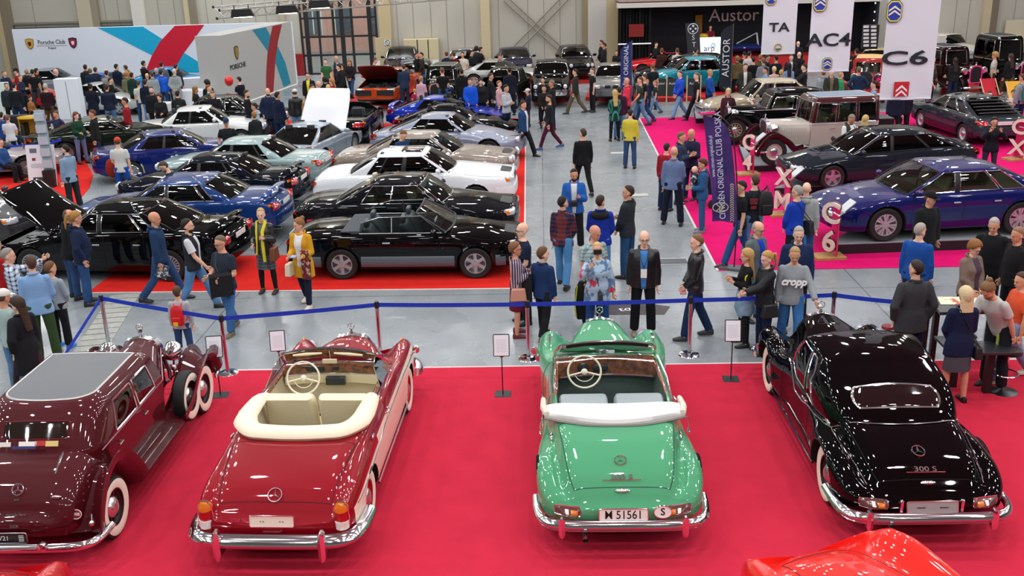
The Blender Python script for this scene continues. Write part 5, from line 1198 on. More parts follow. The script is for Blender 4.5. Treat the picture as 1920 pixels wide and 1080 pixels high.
# cable duct covers in the floor
r0,r1=at(236,552),at(120,735);d=(r1-r0);n=Vector((d.y,-d.x,0)).normalized();q=MB()
for i in range(17):
 c=r0+d*((i+.5)/17);M=Matrix.Translation((c.x,c.y,.004))@Matrix.Rotation(math.atan2(n.y,n.x),4,'Z');q.cut();q.box((0,0,0),(.55,d.length/17*.86,.012),M=M)
o_=q.build('floor_grate_cover',mat('duct_cover','#a9aaa2',.7,var=.2,vscale=8))
for o in[o for o in COL.objects if o.name.startswith('floor_grate_cover')]:tag(o,'pale floor duct cover slab in the row at the left of the aisle','duct cover','floor duct covers at the left')
for nm,c,w,h,cc in(('floor_hatch',at(1255,491),.75,.42,'#4d5154'),('floor_plate',at(1196,366),.55,.25,'#b3b3a8'),('floor_plate',at(1160,287),.5,.22,'#b3b3a8')):
 q=MB();q.box((c.x,c.y,.004),(w,h,.008));o=q.build(nm,mat(nm,cc,.6,bump=.5,bscale=60));tag(o,{'floor_hatch':'dark ribbed hatch in the aisle floor with pale rim','floor_plate':'small pale plate set in the concrete aisle floor, '+('nearer' if c.y<30 else 'farther')+' one'}[nm],'floor hatch')
 q=MB();q.tube([(c.x-w/2,c.y-h/2,.008),(c.x+w/2,c.y-h/2,.008),(c.x+w/2,c.y+h/2,.008),(c.x-w/2,c.y+h/2,.008)],.015,k=4,closed=True,flat=.4);q.build('hatch_rim',mat('hatch_rim','#b9bbba',.5),o)
 # fuse cabinet, signs
q=wbox(760,72,822,126,YW-.35,.5);ca=thing('wall_cabinet','beige metal cabinet with three doors at the back wall','cabinet',(atY(791,126,YW).x,YW-.35,0));
o=q.build('cabinet_body',mat('cabinet','#c2b48d',.5));o.parent=ca;o.location=-ca.location
for i,(a,b)in enumerate(((761,783),(784,803),(804,821))):d_=wbox(a,74,b,125,YW-.61,.02).build('cabinet_door',mat('cabinet_door','#c9bc96',.5));d_.parent=ca;d_.location=-ca.location
o=wbox(564-38,101,568,145,YW-.2,.3).build('fire_cabinet',mat('fire_red','#8c1216',.4));tag(o,'dark red fire hose cabinet standing by the glazed door','cabinet')
o.data.transform(Matrix.Translation((0,0,0)))
o=wbox(721,75,732,85,YW-.36,.02).build('wall_sign',mat('sign_white','#dddddd',.5));tag(o,'white no smoking sign on the pillar right of the glazed door','sign')
c=atY(726.5,80,YW-.38);q=MB();q.tube([(c.x+.12*math.cos(a),c.y,c.z+.12*math.sin(a))for a in np.linspace(0,2*PI,17)[:-1]],.014,k=5,closed=True);q.tube([(c.x-.08,c.y,c.z+.08),(c.x+.08,c.y,c.z-.08)],.012,k=5);q.build('sign_ring',mat('sign_black','#202020',.5),o)
# ------------------------------------------------------------ sports car club booth
YB=50.7;wht=mat('booth_white','#d9e0ea',.55,emit='#d9e0ea',estr=0)
bo=thing('exhibition_booth','tall white club booth wall with crossing blue and red stripes','booth',(-20,YB,0))
def into(o,p):o.parent=p;o.matrix_parent_inverse=Matrix.Translation(-p.location)if p.rotation_euler.z==0 else p.matrix_world.inverted();return o
xl,xr_=atY(22,57,YB).x,atY(546,41,YB).x;zt_=atY(300,48,YB).z
q=MB();q.box(((xl+xr_)/2,YB+.1,zt_/2),(xr_-xl,.2,zt_));into(q.build('back_panel',wht),bo)
def pprism(name,pts,Y,th,m,par):
 P=[atY(x,y,Y)for x,y in pts];q=MB();n=len(P);q.add([(p.x,Y,p.z)for p in P]+[(p.x,Y-th,p.z)for p in P],[tuple(range(n)),tuple(reversed(range(n,2*n)))]+[(i,(i+1)%n,(i+1)%n+n,i+n)for i in range(n)]);o=q.build(name,m,sharp=20);return into(o,par)if par else o
TEAL=mat('booth_teal','#00a5cf',.5);BRED=mat('booth_red','#c8032b',.5)
pprism('blue_stripe',[(183,52),(268,50),(377,119),(378,136),(330,136),(290,106)],YB,.012,TEAL,bo)
pprism('red_stripe',[(328,48.5),(383,46.5),(362,76),(345,99),(325,133),(272,137),(285,104),(300,78)],YB,.022,BRED,bo)
def shield(name,px,py,w,h,Y,cols,par):
 c=atY(px,py,Y);s=[(-.5,.42),(0,.5),(.5,.42),(.48,-.05),(.3,-.35),(0,-.5),(-.3,-.35),(-.48,-.05)]
 for k_,(sc,cc,th)in enumerate(cols):q=MB();q.add([(c.x+a*w*sc,Y-.0,c.z+b*h*sc)for a,b in s]+[(c.x+a*w*sc,Y-th,c.z+b*h*sc)for a,b in s],[tuple(range(8)),tuple(reversed(range(8,16)))]+[(i,(i+1)%8,(i+1)%8+8,i+8)for i in range(8)]);into(q.build(name,mat('crest'+cc,cc,.4),None),par)
shield('crest',56,82.5,.42,.55,YB,((1,'#8a6a2a',.02),(.85,'#c9a24a',.03),(.4,'#5a1216',.04)),bo)
shield('crest',137,80.5,.42,.55,YB,((1,'#2a2440',.02),(.7,'#a52030',.03),(.35,'#e6e0e0',.04)),bo)
ink=mat('logo_ink','#1c222c',.5);c=atY(96.5,79,YB)
into(text('booth_text','Porsche Club',.30,frame((c.x,YB-.01,c.z),(1,0,.01),(0,0,1)),ink,depth=.004,sx=.86),bo)
c=atY(98,90,YB);into(text('booth_text','Poland',.15,frame((c.x,YB-.01,c.z),(1,0,0),(0,0,1)),ink,depth=.004),bo)
c=atY(97,85.5,YB);q=MB();q.box((c.x,YB-.008,c.z),(1.55,.01,.014));into(q.build('logo_line',mat('logo_line','#9a5a60',.5)),bo)
# wing of the booth
G1,G2=at(430,203),at(555,158);wx=(G2-G1).normalized();wn=Vector((wx.y,-wx.x,0));GH=3.06;G2=G1+wx*(YB-G1.y)/wx.y;G0=at(384,216);G0=G1+Vector((-1.15,.1,0)).normalized()*1.15
wg=thing('booth_wing','grey side wing of the club booth with striped face and crest','booth',G1)
grw=mat('booth_grey','#a9a8a5',.6);q=MB();back=[G2+Vector((-1.0,0,0))];P=[G0,G1,G2,back[0]]
q.add([tuple(p)for p in P]+[(p.x,p.y,GH)for p in P],[(0,1,2,3),(7,6,5,4),(0,4,5,1),(1,5,6,2),(2,6,7,3),(3,7,4,0)]);into(q.build('wing_panel',grw,sharp=20),wg)
def wp_(px,py,o=.0):return atP(px,py,G1,wn)+wn*o
def wpoly(name,pts,m,th=.01):
 P=[wp_(x,y)for x,y in pts];n=len(P);q=MB();q.add([tuple(p)for p in P]+[tuple(p+wn*th)for p in P],[tuple(range(n)),tuple(reversed(range(n,2*n)))]+[(i,(i+1)%n,(i+1)%n+n,i+n)for i in range(n)]);into(q.build(name,m,sharp=20),wg)
wpoly('teal_stripe',[(473,56),(498,51),(506,66),(520,86),(535,118),(545,157),(532,163),(518,122),(503,98),(488,76)],mat('wing_teal','#0f7d97',.5),.01)
wpoly('red_stripe',[(511,49),(528,45.5),(521,76),(516,110),(514,140),(512,172),(499,178),(499,140),(501,105),(505,76)],mat('wing_red','#8f1820',.5),.02)
q=MB();q.tube([G1+wn*.02,G2+wn*.02],.03,k=4);into(q.build('wing_skirting',mat('skirting_white','#e3ddd2',.6)),wg)
c=wp_(443,99,.012);s=[(-.5,.42),(0,.5),(.5,.42),(.48,-.05),(.3,-.35),(0,-.5),(-.3,-.35),(-.48,-.05)]
for sc,cc,th in((1,'#57452a',.01),(.75,'#8f7430',.02)):q=MB();A=[c+wx*a*.42*sc+Vector((0,0,b*.62*sc))for a,b in s];q.add([tuple(p)for p in A]+[tuple(p+wn*th)for p in A],[tuple(range(8)),tuple(reversed(range(8,16)))]+[(i,(i+1)%8,(i+1)%8+8,i+8)for i in range(8)]);into(q.build('crest',mat('crest'+cc,cc,.4)),wg)
c=wp_(446,124,.012);into(text('wing_text','PORSCHE',.30,frame(c,wx,(0,0,1)),ink,depth=.004,sx=1.25,bold=.004),wg)
def free_box(name,px,py,w,d,h,m,label,cat,rz=0,bevel=.01):
 p=at(px,py);q=MB();q.box((0,0,h/2),(w,d,h));o=q.build(name,m,bevel=bevel);o.location=p;o.rotation_euler.z=rz;return tag(o,label,cat)
W1=mat('counter_white','#dfe3ea',.4)
o=free_box('info_pillar',138,222,.95,.5,1.65,W1,'tall white info pillar with a vertical groove in the club booth','pillar',.05);q=MB();q.box((.02,-.252,.8),(.015,.006,1.5));q.build('groove',BLACK,o)
free_box('panel_stand',0,222,1.2,.12,1.5,mat('pale_green_panel','#cfdcd6',.5),'pale upright panel cut by the left edge of the picture','panel',.1)
free_box('counter',368,205,1.6,.8,.85,W1,'white counter beside the grey wing covered with small things','counter',.15);free_box('display_shelf',350,188,1.7,.6,1.0,W1,'white display shelf in front of the turquoise car','shelf',.3)
free_box('counter',300,228,1.1,.7,.75,mat('counter_grey','#c9c8c6',.5),'low pale grey counter behind the dark green coupe','counter',.05)
p=thing('barrel_table','yellow oil barrel table with a cut-out front','table',at(64,262));q=MB();a0=np.linspace(-.6,3.8,22)
q.loft([[(.42*math.cos(a),.42*math.sin(a),z)for z in(0,.03,.3,.33,.36,.8,.83)]+[(.39*math.cos(a),.39*math.sin(a),z)for z in(.83,0)]for a in a0]);q.build('barrel_shell',mat('barrel_yellow','#d9a514',.35,coat=.5),p);q=MB();q.lathe([(.001,.86),(.44,.86),(.44,.82),(.001,.82)],28);q.build('table_top',mat('barrel_yellow','#d9a514',.35,coat=.5),p)
for px,py,l in((30,262,'black armchair behind the white-shirted visitor at the left'),(68,308,'black box armchair in front of the dark green coupe')):
 p=thing('armchair',l,'chair',at(px,py),.15);lm=mat('black_leather','#1b1d21',.45)
 for nm,c_,d_ in(('seat',(0,0,.22),(.8,.8,.40)),('backrest',(0,.35,.5),(.9,.18,.75)),('armrest',(-.42,0,.32),(.16,.8,.6)),('armrest',(.42,0,.32),(.16,.8,.6))):q=MB();q.box(c_,d_);q.build(nm,lm,p,bevel=.05)
free_box('bench',15,312,2.0,.6,.45,mat('bench_black','#16181b',.5),'long low black bench at the left edge by the red carpet','bench',.1,.03)
# poster easel and leaflet tower
p=thing('poster_board','white poster board with car pictures leaning at the left stand','poster',at(82,350)+Vector((0,0,0)),.05);q=MB();M=Matrix.Rotation(-.18,4,'X');q.box((0,0,.62),(.82,.03,1.2),M=M);q.build('board',mat('poster_white','#d9dade',.5),p)
for x,z,w,h,c in((-.2,1.05,.2,.13,'#5b6572'),(.2,1.05,.24,.12,'#8a5a78'),(-.2,.8,.1,.08,'#7a2430'),(-.1,.2,.34,.16,'#2f3438'),(.25,.22,.24,.22,'#8c4a78'),(0,.62,.6,.12,'#b9bcc4')):q=MB();q.box((x,-.018,z),(w,.006,h),M=M);q.build('poster_picture',mat('poster_pic'+c,c,.5),p)
p=thing('leaflet_tower','tall clear leaflet tower on a black base at the left stand','leaflet stand',at(97,350),.1);q=MB();q.box((0,0,.25),(.30,.30,.5));q.build('base',BLACK,p);q=MB();q.box((0,.06,1.35),(.28,.06,1.75));q.build('back_plate',mat('acrylic','#9fb0bb',.2,spec=.8),p)
for i in range(5):q=MB();q.box((0,-.03,.68+i*.34),(.26,.08,.22));q.build('leaflet_pocket',mat('leaflets','#aebcc6',.35),p)
# ------------------------------------------------------------ lighting truss
tr=thing('lighting_truss','aluminium lighting truss hanging under the ceiling by the left wall','truss',(0,0,0));YT=30.0
a0,a1=atY(400,13,YT),atY(720,-14,YT-.4);a1=a0+(a1-a0).normalized()*9.5;dv=(a1-a0).normalized();off=[Vector((0,0,0)),Vector((.28,-.35,-.08)),Vector((.12,-.16,-.32))];q=MB();al_=mat('aluminium','#b3b0a6',.35,.8)
for o_ in off:q.tube([a0+o_,a1+o_],.024,k=6)
for i in range(36):
 s=a0+dv*(i*.26);e=a0+dv*((i+1)*.26)
 for u,v in((0,1),(1,2),(2,0)):q.tube([(s+off[u])if i%2 else(s+off[v]),(e+off[v])if i%2 else(e+off[u])],.011,k=5)
q.build('truss_lattice',al_,tr)
for o_ in off:q=MB();q.ell(a0+o_,(.045,)*3,0,8,6);q.build('end_joint',BLACK,tr)
LITW=mat('lit_floodlight','#fff2e0',.4,emit='#fff0dd',estr=9)
for px,Yl in((453,YT-.6),(537,YT-.7),(598,YT-.8)):
 c=atY(px,{453:24,537:17,598:7}[px],Yl);p=thing('floodlight','black flood light hanging from the aluminium truss, '+{453:'leftmost',537:'middle',598:'rightmost'}[px]+' of the three','lamp',c,.15);q=MB();q.poly([(-.26,.1),(.26,.1),(.36,-.1),(-.30,-.12)],-.12,.12,0,axis='y');q.tube([(-.2,0,.1),(-.2,0,.22)],.015,k=5);q.tube([(.2,0,.1),(.2,0,.22)],.015,k=5);q.build('housing',BLACK,p)
 q=MB();q.box((.03,0,-.118),(.5,.16,.02));q.build('lamp_glass',LITW,p)
 # ------------------------------------------------------------ dark stage stand at the back right
YS=52.0;p0=atY(1160,90,YS);p1=atY(1640,90,YS+0)
st=thing('stage_stand','black exhibition stand with white lettering and a pale canopy','stand',(p0.x,YS,0));bkm=mat('stand_black','#0b0d16',.8);zt_s=atY(1300,8,YS).z
q=MB();q.box(((p0.x+p1.x)/2,YS+2.45,zt_s/2+.4),(p1.x-p0.x+1,.15,zt_s+.8));into(q.build('back_wall',bkm),st)
q=MB();q.box((p1.x,YS+1.2,zt_s/2),(.12,2.4,zt_s));into(q.build('side_wall',mat('stand_navy','#141a26',.8)),st)
for i in range(8):c=Vector((p1.x-.08,YS+.25,1.0+i*.42));q=MB();q.box(c,(.03,.10,.07));into(q.build('marquee_light',mat('marquee','#ffffff',.5,emit='#ffffff',estr=1.2)),st)
q=MB();q.box(((p0.x+p1.x)/2,YS+.1,zt_s+.02),(p1.x-p0.x+.2,.5,.22));into(q.build('canopy_beam',mat('canopy','#c9c4ba',.6)),st)
q=MB();q.box(((p0.x+p1.x)/2,YS+1.2,zt_s+.2),(p1.x-p0.x,2.3,.05));into(q.build('canopy',mat('canopy_inner','#8a6f6c',.8)),st)
q=MB();x_,x__=atY(1215,90,YS).x,p1.x;q.box(((x_+x__)/2,YS+1.4,.28),(x__-x_,1.9,.56));into(q.build('stage_platform',mat('stage_red','#b3181c',.8)),st)
q=MB();c0,c1=atY(1160,60,YS).x,atY(1222,60,YS).x;P=[]
for i in range(60):P.append((c0+(c1-c0)*i/59,YS+.35+.09*math.sin(i*1.1)))
q.loft([[(x,y,z)for z in(.4,1.5,2.8,zt_s-.05)]+[(x,y+.03,z)for z in(zt_s-.05,2.8,1.5,.4)]for x,y in P]);into(q.build('curtain',mat('curtain_black','#101114',.6)),st)
q=MB();q.box(((c0+c1)/2,YS+.2,1.42+.0),(c1-c0,.05,.05));into(q.build('light_bar',mat('light_bar','#d9d9d9',.5,emit='#ffffff',estr=.6)),st)
q=MB();c=atY(1193,57,YS+.2);q.box((c.x,YS+.15,c.z),(.75,.08,.62));into(q.build('red_jacket',mat('matte_red','#7a0f0c',.7)),st)  # flat dark red box hung before the curtain
c=atY(1376,29,YS+2.3);into(text('stand_text','Austor',.92,frame((c.x,YS+2.3,c.z),(1,0,0),(0,0,1)),mat('stand_letters','#c9a9a5',.6),depth=.02,sx=1.0),st)
c=atY(1376,29,YS+4.1);sc_ob=[o for o in st.children if o.name.startswith('stand_text')][0]
# wheel motif on the wall, yellow overall
q=MB();c=atY(1312,75,YS+4.0);
o=wbox(1303,28,1317,62,YS+2.2,.12).build('hanging_overalls',mat('ochre_cloth','#9a6418',.8,bump=.3));tag(o,'ochre overalls hanging on the black stand wall','clothes')
q=MB();c=atY(1319,67,YS+.8);q.ell(c,(.26,.2,.12),0,14,8);o=q.build('yellow_cushion',mat('cushion_yellow','#d9a520',.6));tag(o,'yellow cushion above the white screen on the stage','cushion')
# screen
p=thing('display_screen','white lit screen with a small dark logo on the stage','screen',(0,YS-.2,0));o=wbox(1311,69,1369,104,YS-.2,.1).build('panel',mat('screen_lit','#e9f1fb',.4,emit='#dfeaf8',estr=.85));into(o,p)
c=atY(1330,91,YS-.27);into(text('screen_text','arp',.42,frame(c,(1,0,0),(0,0,1)),mat('logo_ink','#1c222c',.5),depth=.004),p);c=atY(1337.5,85,YS-.27);q=MB();q.tube([(c.x+.09*math.cos(a),c.y,c.z+.09*math.sin(a))for a in np.linspace(0,2*PI,17)[:-1]],.02,k=5,closed=True);into(q.build('screen_logo',mat('logo_teal','#2aa6b0',.5)),p)
q=MB();c=atY(1340,104,YS-.2);q.box((c.x,YS-.15,c.z/2),(.12,.12,c.z));into(q.build('screen_stand',BLACK),p)
# feather flags
def feather(px0,py0,px1,py1,Y,w,m,label,top=1.0,txt=None):
 """a tall narrow flag on its pole: foot (px1,py1), head (px0,py0)"""
 a=atY(px0,py0,Y);b=atY(px1,py1,Y);p=thing('feather_flag',label,'flag',(b.x,Y,0));H=a.z;z0=.55;q=MB();L=[]
 for i in range(14):
  t=i/13;z=z0+(H-z0)*t;x1_=0;x0_=-w*min(1,((1-t)*7)**.5);L.append([(x0_,.03*math.sin(t*7),z),(x0_*.5,-.03*math.sin(t*5),z),(x1_,0,z),(x1_,.008,z),(x0_*.5,-.03*math.sin(t*5)+.008,z),(x0_,.03*math.sin(t*7)+.008,z)])
 q.loft(L);q.build('cloth',m,p);q=MB();q.tube([(0,0,.02),(0,0,H)],.014,k=6);q.build('pole',STEEL,p);q=MB();q.lathe([(.001,.04),(.22,.03),(.24,0),(.001,0)],14);q.build('base',BLACK,p)
 if txt:text('flag_text',txt[0],txt[1],frame((-w*.5,-.05,(z0+H)/2-.1),(0,0,1),(-1,0,0)),mat('flag_ink','#d5d8e0',.6),p,depth=.003)
 return p
feather(1178,76,1184,176,38,.42,mat('flag_blue','#16286a',.7),'narrow dark blue feather flag in front of the black curtain',txt=('CITROËN ORIGINAL',.24))
feather(1381,44,1371,150,42,.50,mat('flag_black','#0d1020',.7),'tall black feather flag with white writing right of the screen',txt=('AUSTOR',.40))
p=thing('roll_banner','black banner with a round white emblem left of the screen','banner',(0,YS-.6,0));P4=[(1285,44),(1311,42),(1315,146),(1293,148)];pprism('cloth',P4,YS-.6,.03,mat('banner_dark','#23262e',.7),p)
c=atY(1299.5,54,YS-.65);q=MB();q.tube([(c.x+.25*math.cos(a),c.y,c.z+.25*math.sin(a))for a in np.linspace(0,2*PI,25)[:-1]],.018,k=5,closed=True);into(q.build('emblem_ring',mat('flag_ink','#d5d8e0',.6)),p)
for dx,dz in((0,.13),(0,-.13),(.13,0),(-.13,0)):q=MB();q.ell((c.x+dx,c.y,c.z+dz),(.055,.015,.055),0,10,6);into(q.build('emblem_mark',mat('flag_ink','#d5d8e0',.6)),p)
for i,ch in enumerate('STA'):c=atY(1300+i*1.2,71+i*13,YS-.65);into(text('banner_text',ch,.34,frame(c,(1,0,0),(0,0,1)),mat('flag_ink','#d5d8e0',.6),depth=.004),p)
# ------------------------------------------------------------ hanging model-name banners
def chevrons(c,w,h,mt,par,th=.006):
 for dz in(.0,-.45):
  q=MB();m=0
  o=c+Vector((0,0,dz*h));P=[(-.5,-.25),(0,.32),(.5,-.25),(.5,-.48),(0,.05),(-.5,-.48)]
  q.add([(o.x+a*w,o.y,o.z+b*h*.8)for a,b in P]+[(o.x+a*w,o.y-th,o.z+b*h*.8)for a,b in P],[(0,1,4,5),(1,2,3,4),(6,11,10,7),(7,10,9,8)]+[(i,i+6,(i+1)%6+6,(i+1)%6)for i in range(6)],m);into(q.build('chevron',mt,sharp=20),par)
def octbadge(c,w,h,par,simple=False):
 o8=[(-.25,.5),(.25,.5),(.5,.3),(.5,-.3),(.25,-.5),(-.25,-.5),(-.5,-.3),(-.5,.3)]
 def pr(s,m,d0,d1,nm):q=MB();q.add([(c.x+a*w*s,c.y-d0,c.z+b*h*s)for a,b in o8]+[(c.x+a*w*s,c.y-d1,c.z+b*h*s)for a,b in o8],[tuple(range(8)),tuple(reversed(range(8,16)))]+[(i,(i+1)%8,(i+1)%8+8,i+8)for i in range(8)]);return into(q.build(nm,m,sharp=20),par)
 pr(1,mat('badge_navy','#20263e',.5),0,.006,'badge_edge');pr(.93,mat('badge_yellow','#e2d45c',.5),.006,.010,'badge_ring');pr(.80,mat('badge_blue','#1c3aa8',.5),.010,.014,'badge_field')
 chevrons(Vector((c.x,c.y-.018,c.z+.14*h)),w*.72,h*.42,mat('badge_cream','#f2edc8',.5),par)
def hang(px0,px1,pyb,Y,label,txt,tpx,tpy,tsize,tsx,badge_top,badge_bot,shear=0):
 a,b=atY(px0,pyb,Y),atY(px1,pyb,Y);x0,x1=a.x,b.x;zb=(a.z+b.z)/2;zt=9.0;w=x1-x0;p=thing('hanging_banner',label,'banner',((x0+x1)/2,Y,zb))
 q=MB();L=[]
 for i in range(30):
  t=i/29;z=zb+(zt-zb)*t;u=math.exp(-t*9);L.append([(x0+w*s,Y+.02*math.sin(s*9+t*40)*u+.012*math.sin(s*5+2)*u,z)for s in np.linspace(0,1,13)]+[(x0+w*s,Y+.006+.02*math.sin(s*9+t*40)*u+.012*math.sin(s*5+2)*u,z)for s in np.linspace(1,0,13)])
 q.loft(L);into(q.build('cloth',mat('banner_white','#dcdfe6',.7)),p);q=MB();q.tube([(x0,Y,zb+.02),(x1,Y,zb+.02)],.022,k=6);into(q.build('bottom_rod',mat('rod_white','#cfd0d6',.5)),p)
 for s in(.1,.9):q=MB();q.tube([(x0+w*s,Y,zt),(x0+w*s,Y,HZ)],.006,k=4);into(q.build('hanging_wire',STEEL),p)
 c=atY(tpx,tpy,Y-.04);into(text('banner_text',txt,tsize,frame(c,(1,0,.0),(0,0,1)),mat('banner_ink','#18222c',.5),depth=.004,sx=tsx,bold=tsize*.02),p)
 for(bx,by,bw,bh)in badge_top:octbadge(atY(bx,by,Y-.04),bw,bh,p)
 return p
b1=hang(1649,1745,187,24,'widest white hanging banner reading C6 with a red square badge','C6',1696,110,.44,2.1,[(1677,21,.36,.50)],None)
c=atY(1690,167,23.955);q=MB();q.box(c,(.35,.01,.34));into(q.build('badge_square',mat('badge_red2','#c3202a',.5)),b1);chevrons(Vector((c.x,c.y-.012,c.z+.03)),.26,.26,mat('badge_white2','#efe9ec',.5),b1)
b2_=hang(1514,1591,135,31,'white hanging banner reading AC4 with a dark octagon badge','AC4',1554,76,.52,1.35,[(1538,4,.40,.56),(1551,120,.30,.38)],None)
b3=hang(1427,1490,102,39,'farthest white hanging banner reading TA with a swan badge','TA',1461,52,.46,1.3,[(1446,-3,.40,.50)],None)
c=atY(1459,89,38.955);q=MB();q.tube([(c.x+.13*math.cos(a),c.y,c.z+.13*math.sin(a))for a in np.linspace(0,2*PI,17)[:-1]],.022,k=5,closed=True);into(q.build('swan_badge_ring',mat('badge_gold','#b79a4c',.5)),b3);q=MB();q.add([(c.x-.11,c.y-.01,c.z-.03),(c.x+.11,c.y-.01,c.z-.03),(c.x+.06,c.y-.01,c.z-.10),(c.x-.06,c.y-.01,c.z-.10)],[(0,1,2,3)]);into(q.build('swan_badge_water',mat('badge_teal','#3b6a70',.5),sharp=None),b3)
# ------------------------------------------------------------ purple club flag
Yf=at(1376,505).y;fl=thing('club_flag','large purple and blue club sail flag with white lettering on a pole','flag',at(1376,505));Lf=[(1318,218),(1322,240),(1327,290),(1331,330),(1334,370),(1335,415)];Rt=[(1348,222),(1366,243),(1374,285),(1378,330),(1380,370),(1381,417)]
LL,RR=cr([list(atY(x,y,Yf))for x,y in Lf],24),cr([list(atY(x,y,Yf))for x,y in Rt],24);q=MB();L=[]
for i,(a,b)in enumerate(zip(LL,RR)):row=[(a[0]+(b[0]-a[0])*s,Yf+.05*math.sin(s*6+i*.25),a[2]+(b[2]-a[2])*s)for s in np.linspace(0,1,11)];L.append(row+[(x,y+.008,z)for x,y,z in reversed(row)])
q.loft(L);fm_=mat('flag_purple','#20205e',.55,kind='burl',vscale=1.6,c2='#5a2a78');into(q.build('cloth',fm_),fl)
q=MB();pole=[(1318,216),(1335,215),(1353,221),(1370,240),(1378,285),(1382,360),(1381,430),(1376,505)];q.tube([tuple(p_)for p_ in cr([list(atY(x,y,Yf))for x,y in pole],30)],.014,k=6);into(q.build('pole',BLACK),fl)
q=MB();q.poly([(-.32,0),(-.1,.18),(.3,.05),(.1,-.2)],0,.05);o=q.build('base',mat('flag_base','#50555a',.5),fl)
fi=mat('flag_white_ink','#c9cde0',.6);a,b=atY(1352,375,Yf),atY(1348,246,Yf)
def flagtext(s,px,py,qx,qy,size,sx=1.0):
 a,b=atY(px,py,Yf-.07),atY(qx,qy,Yf-.07);c=(a+b)/2;up=(b-a).normalized();M=frame(c,up,up.cross(Vector((0,-1,0))));M=M@Matrix.Diagonal((1,-1,1,1));into(text('flag_text',s,size,M,fi,depth=.002,sx=sx),fl)
flagtext('CITROËN ORIGINAL CLUB POLSKA',1354,378,1347,244,.165,.82);flagtext('www.citroen-original.club.pl',1339,340,1331,246,.10,.72)
c=atY(1351,389,Yf-.07);q=MB();q.tube([(c.x+.15*math.cos(a),c.y,c.z+.095*math.sin(a))for a in np.linspace(0,2*PI,25)[:-1]],.010,k=5,closed=True);into(q.build('flag_emblem',mat('flag_gold','#b9b28c',.5)),fl)
for dx in(-.05,.02):q=MB();q.tube([(c.x+dx-.03,c.y-.01,c.z+.07),(c.x+dx+.04,c.y-.01,c.z),(c.x+dx-.03,c.y-.01,c.z-.07)],.011,k=5);into(q.build('emblem_chevron',mat('flag_gold','#b9b28c',.5)),fl)
for i in range(17):c=atY(1372.5,413-i*4.2,Yf-.07);q=MB();q.tube([(c.x-.035,c.y,c.z-.02),(c.x,c.y,c.z+.015),(c.x+.035,c.y,c.z-.02)],.008,k=4);into(q.build('chevron_mark',mat('flag_gold','#b9b28c',.5)),fl)
# ------------------------------------------------------------ acrylic number stands
def number_stand(px,py,h,txt,label,rz=.0):
 p=thing('number_stand',label,'sign',at(px,py),rz);q=MB();q.box((0,0,.035),(.62,.42,.07));q.build('wooden_base',mat('pine','#b58c55',.55,var=.2,vscale=9),p,bevel=.005)
 q=MB();q.box((.10,0,.07+h*.44),(.03,.34,h*.88));q.build('pink_panel',mat('pink_acrylic','#c42b5a',.15,coat=1),p)
 n=len(txt)
 for i,ch in enumerate(txt):text('big_letter',ch,h/n*1.0,frame((-.04,-.05,h-(i+.5)*h/n+.06),(.55,-.83,0),(0,0,1)),mat('cream_letter','#dcd2c2',.4),p,depth=.02,sx=1.05,bold=.012);text('big_letter_back',ch,h/n*1.0,frame((.00,.0,h-(i+.5)*h/n+.06),(.55,-.83,0),(0,0,1)),mat('brown_letter','#7a2c2a',.4),p,depth=.02,sx=1.05,bold=.02)
 q=MB();M=Matrix.Translation((.24,-.06,h*.90))@Matrix.Rotation(-.7,4,'Y');q.box((0,0,0),(.44,.30,.02),M=M);q.build('info_plate',mat('silver_plate','#b9bcbe',.3,.6),p)
number_stand(1398,332,1.25,'2CV','pink acrylic number stand at the nose of the beige saloon')if False else None
for a in((1404,244,1.05,'DS','acrylic letter stand on pine base by the beige saloon nose',.1),(1402,328,1.15,'C4','acrylic letter stand on pine base by the burgundy and cream saloon',.1),(1466,404,1.15,'XM','acrylic letter stand on pine base by the dark grey hatchback nose',.1),(1553,484,1.2,'C6','acrylic letter stand on pine base by the dark blue saloon nose',.1),(1903,300,1.2,'CX','acrylic letter stand on pine base at the right edge by the grey hatchback',.3)):number_stand(*a)
# ------------------------------------------------------------ low platforms
def platform(L,h,label,top='#8f959a',side='#15161a',red=False):
 P=[(p.x,p.y)for p in(at(x,y,h)for x,y in L)];q=MB();q.poly(P,0.002,h-.02);o=tag(q.build('display_platform',mat('platform_side'+side,side,.5),sharp=20),label,'platform');q=MB();q.poly(P,h-.02,h);q.build('platform_top',mat('platform_top'+top,top,.5,spec=.3),o);return o
platform([(1553,458),(2050,440),(2050,398),(1650,395)],.24,'low black platform under the dark blue saloon')
platform([(1452,352),(1840,335),(1825,316),(1520,322)],.2,'low black platform under the dark grey hatchback')
platform([(1400,311),(1705,299),(1700,268),(1385,270)],.2,'low grey platform under the burgundy and cream saloon')
platform([(1342,262),(1600,252),(1590,228),(1340,232)],.2,'low grey platform under the black thirties saloon')
platform([(1305,222),(1520,212),(1500,190),(1300,196)],.2,'low grey platform under the beige saloon')
def redplat(L,label):return platform(L,.16,label,'#c22019','#b01a16')
redplat([(650,194),(735,198),(750,172),(672,168)],'low red platform under the orange muscle car');redplat([(757,196),(866,194),(866,160),(775,160)],'low red platform under the green-black vintage with open hood')
redplat([(868,168),(1000,164),(992,148),(868,152)],'low red platform under the silver coupe at the back');redplat([(1000,186),(1075,184),(1065,150),(1000,152)],'low red platform under the black fifties saloon')
redplat([(1098,182),(1195,182),(1186,160),(1106,160)],'low red platform under the silver coupe facing the aisle');redplat([(1230,184),(1420,180),(1400,156),(1224,158)],'low red platform under the turquoise saloon')
redplat([(1765,170),(1920,160),(1920,135),(1770,145)],'low red platform under the dark vintage cars at the right');redplat([(1600,178),(1650,176),(1650,150),(1600,152)],'low red platform partly hidden by the widest banner')
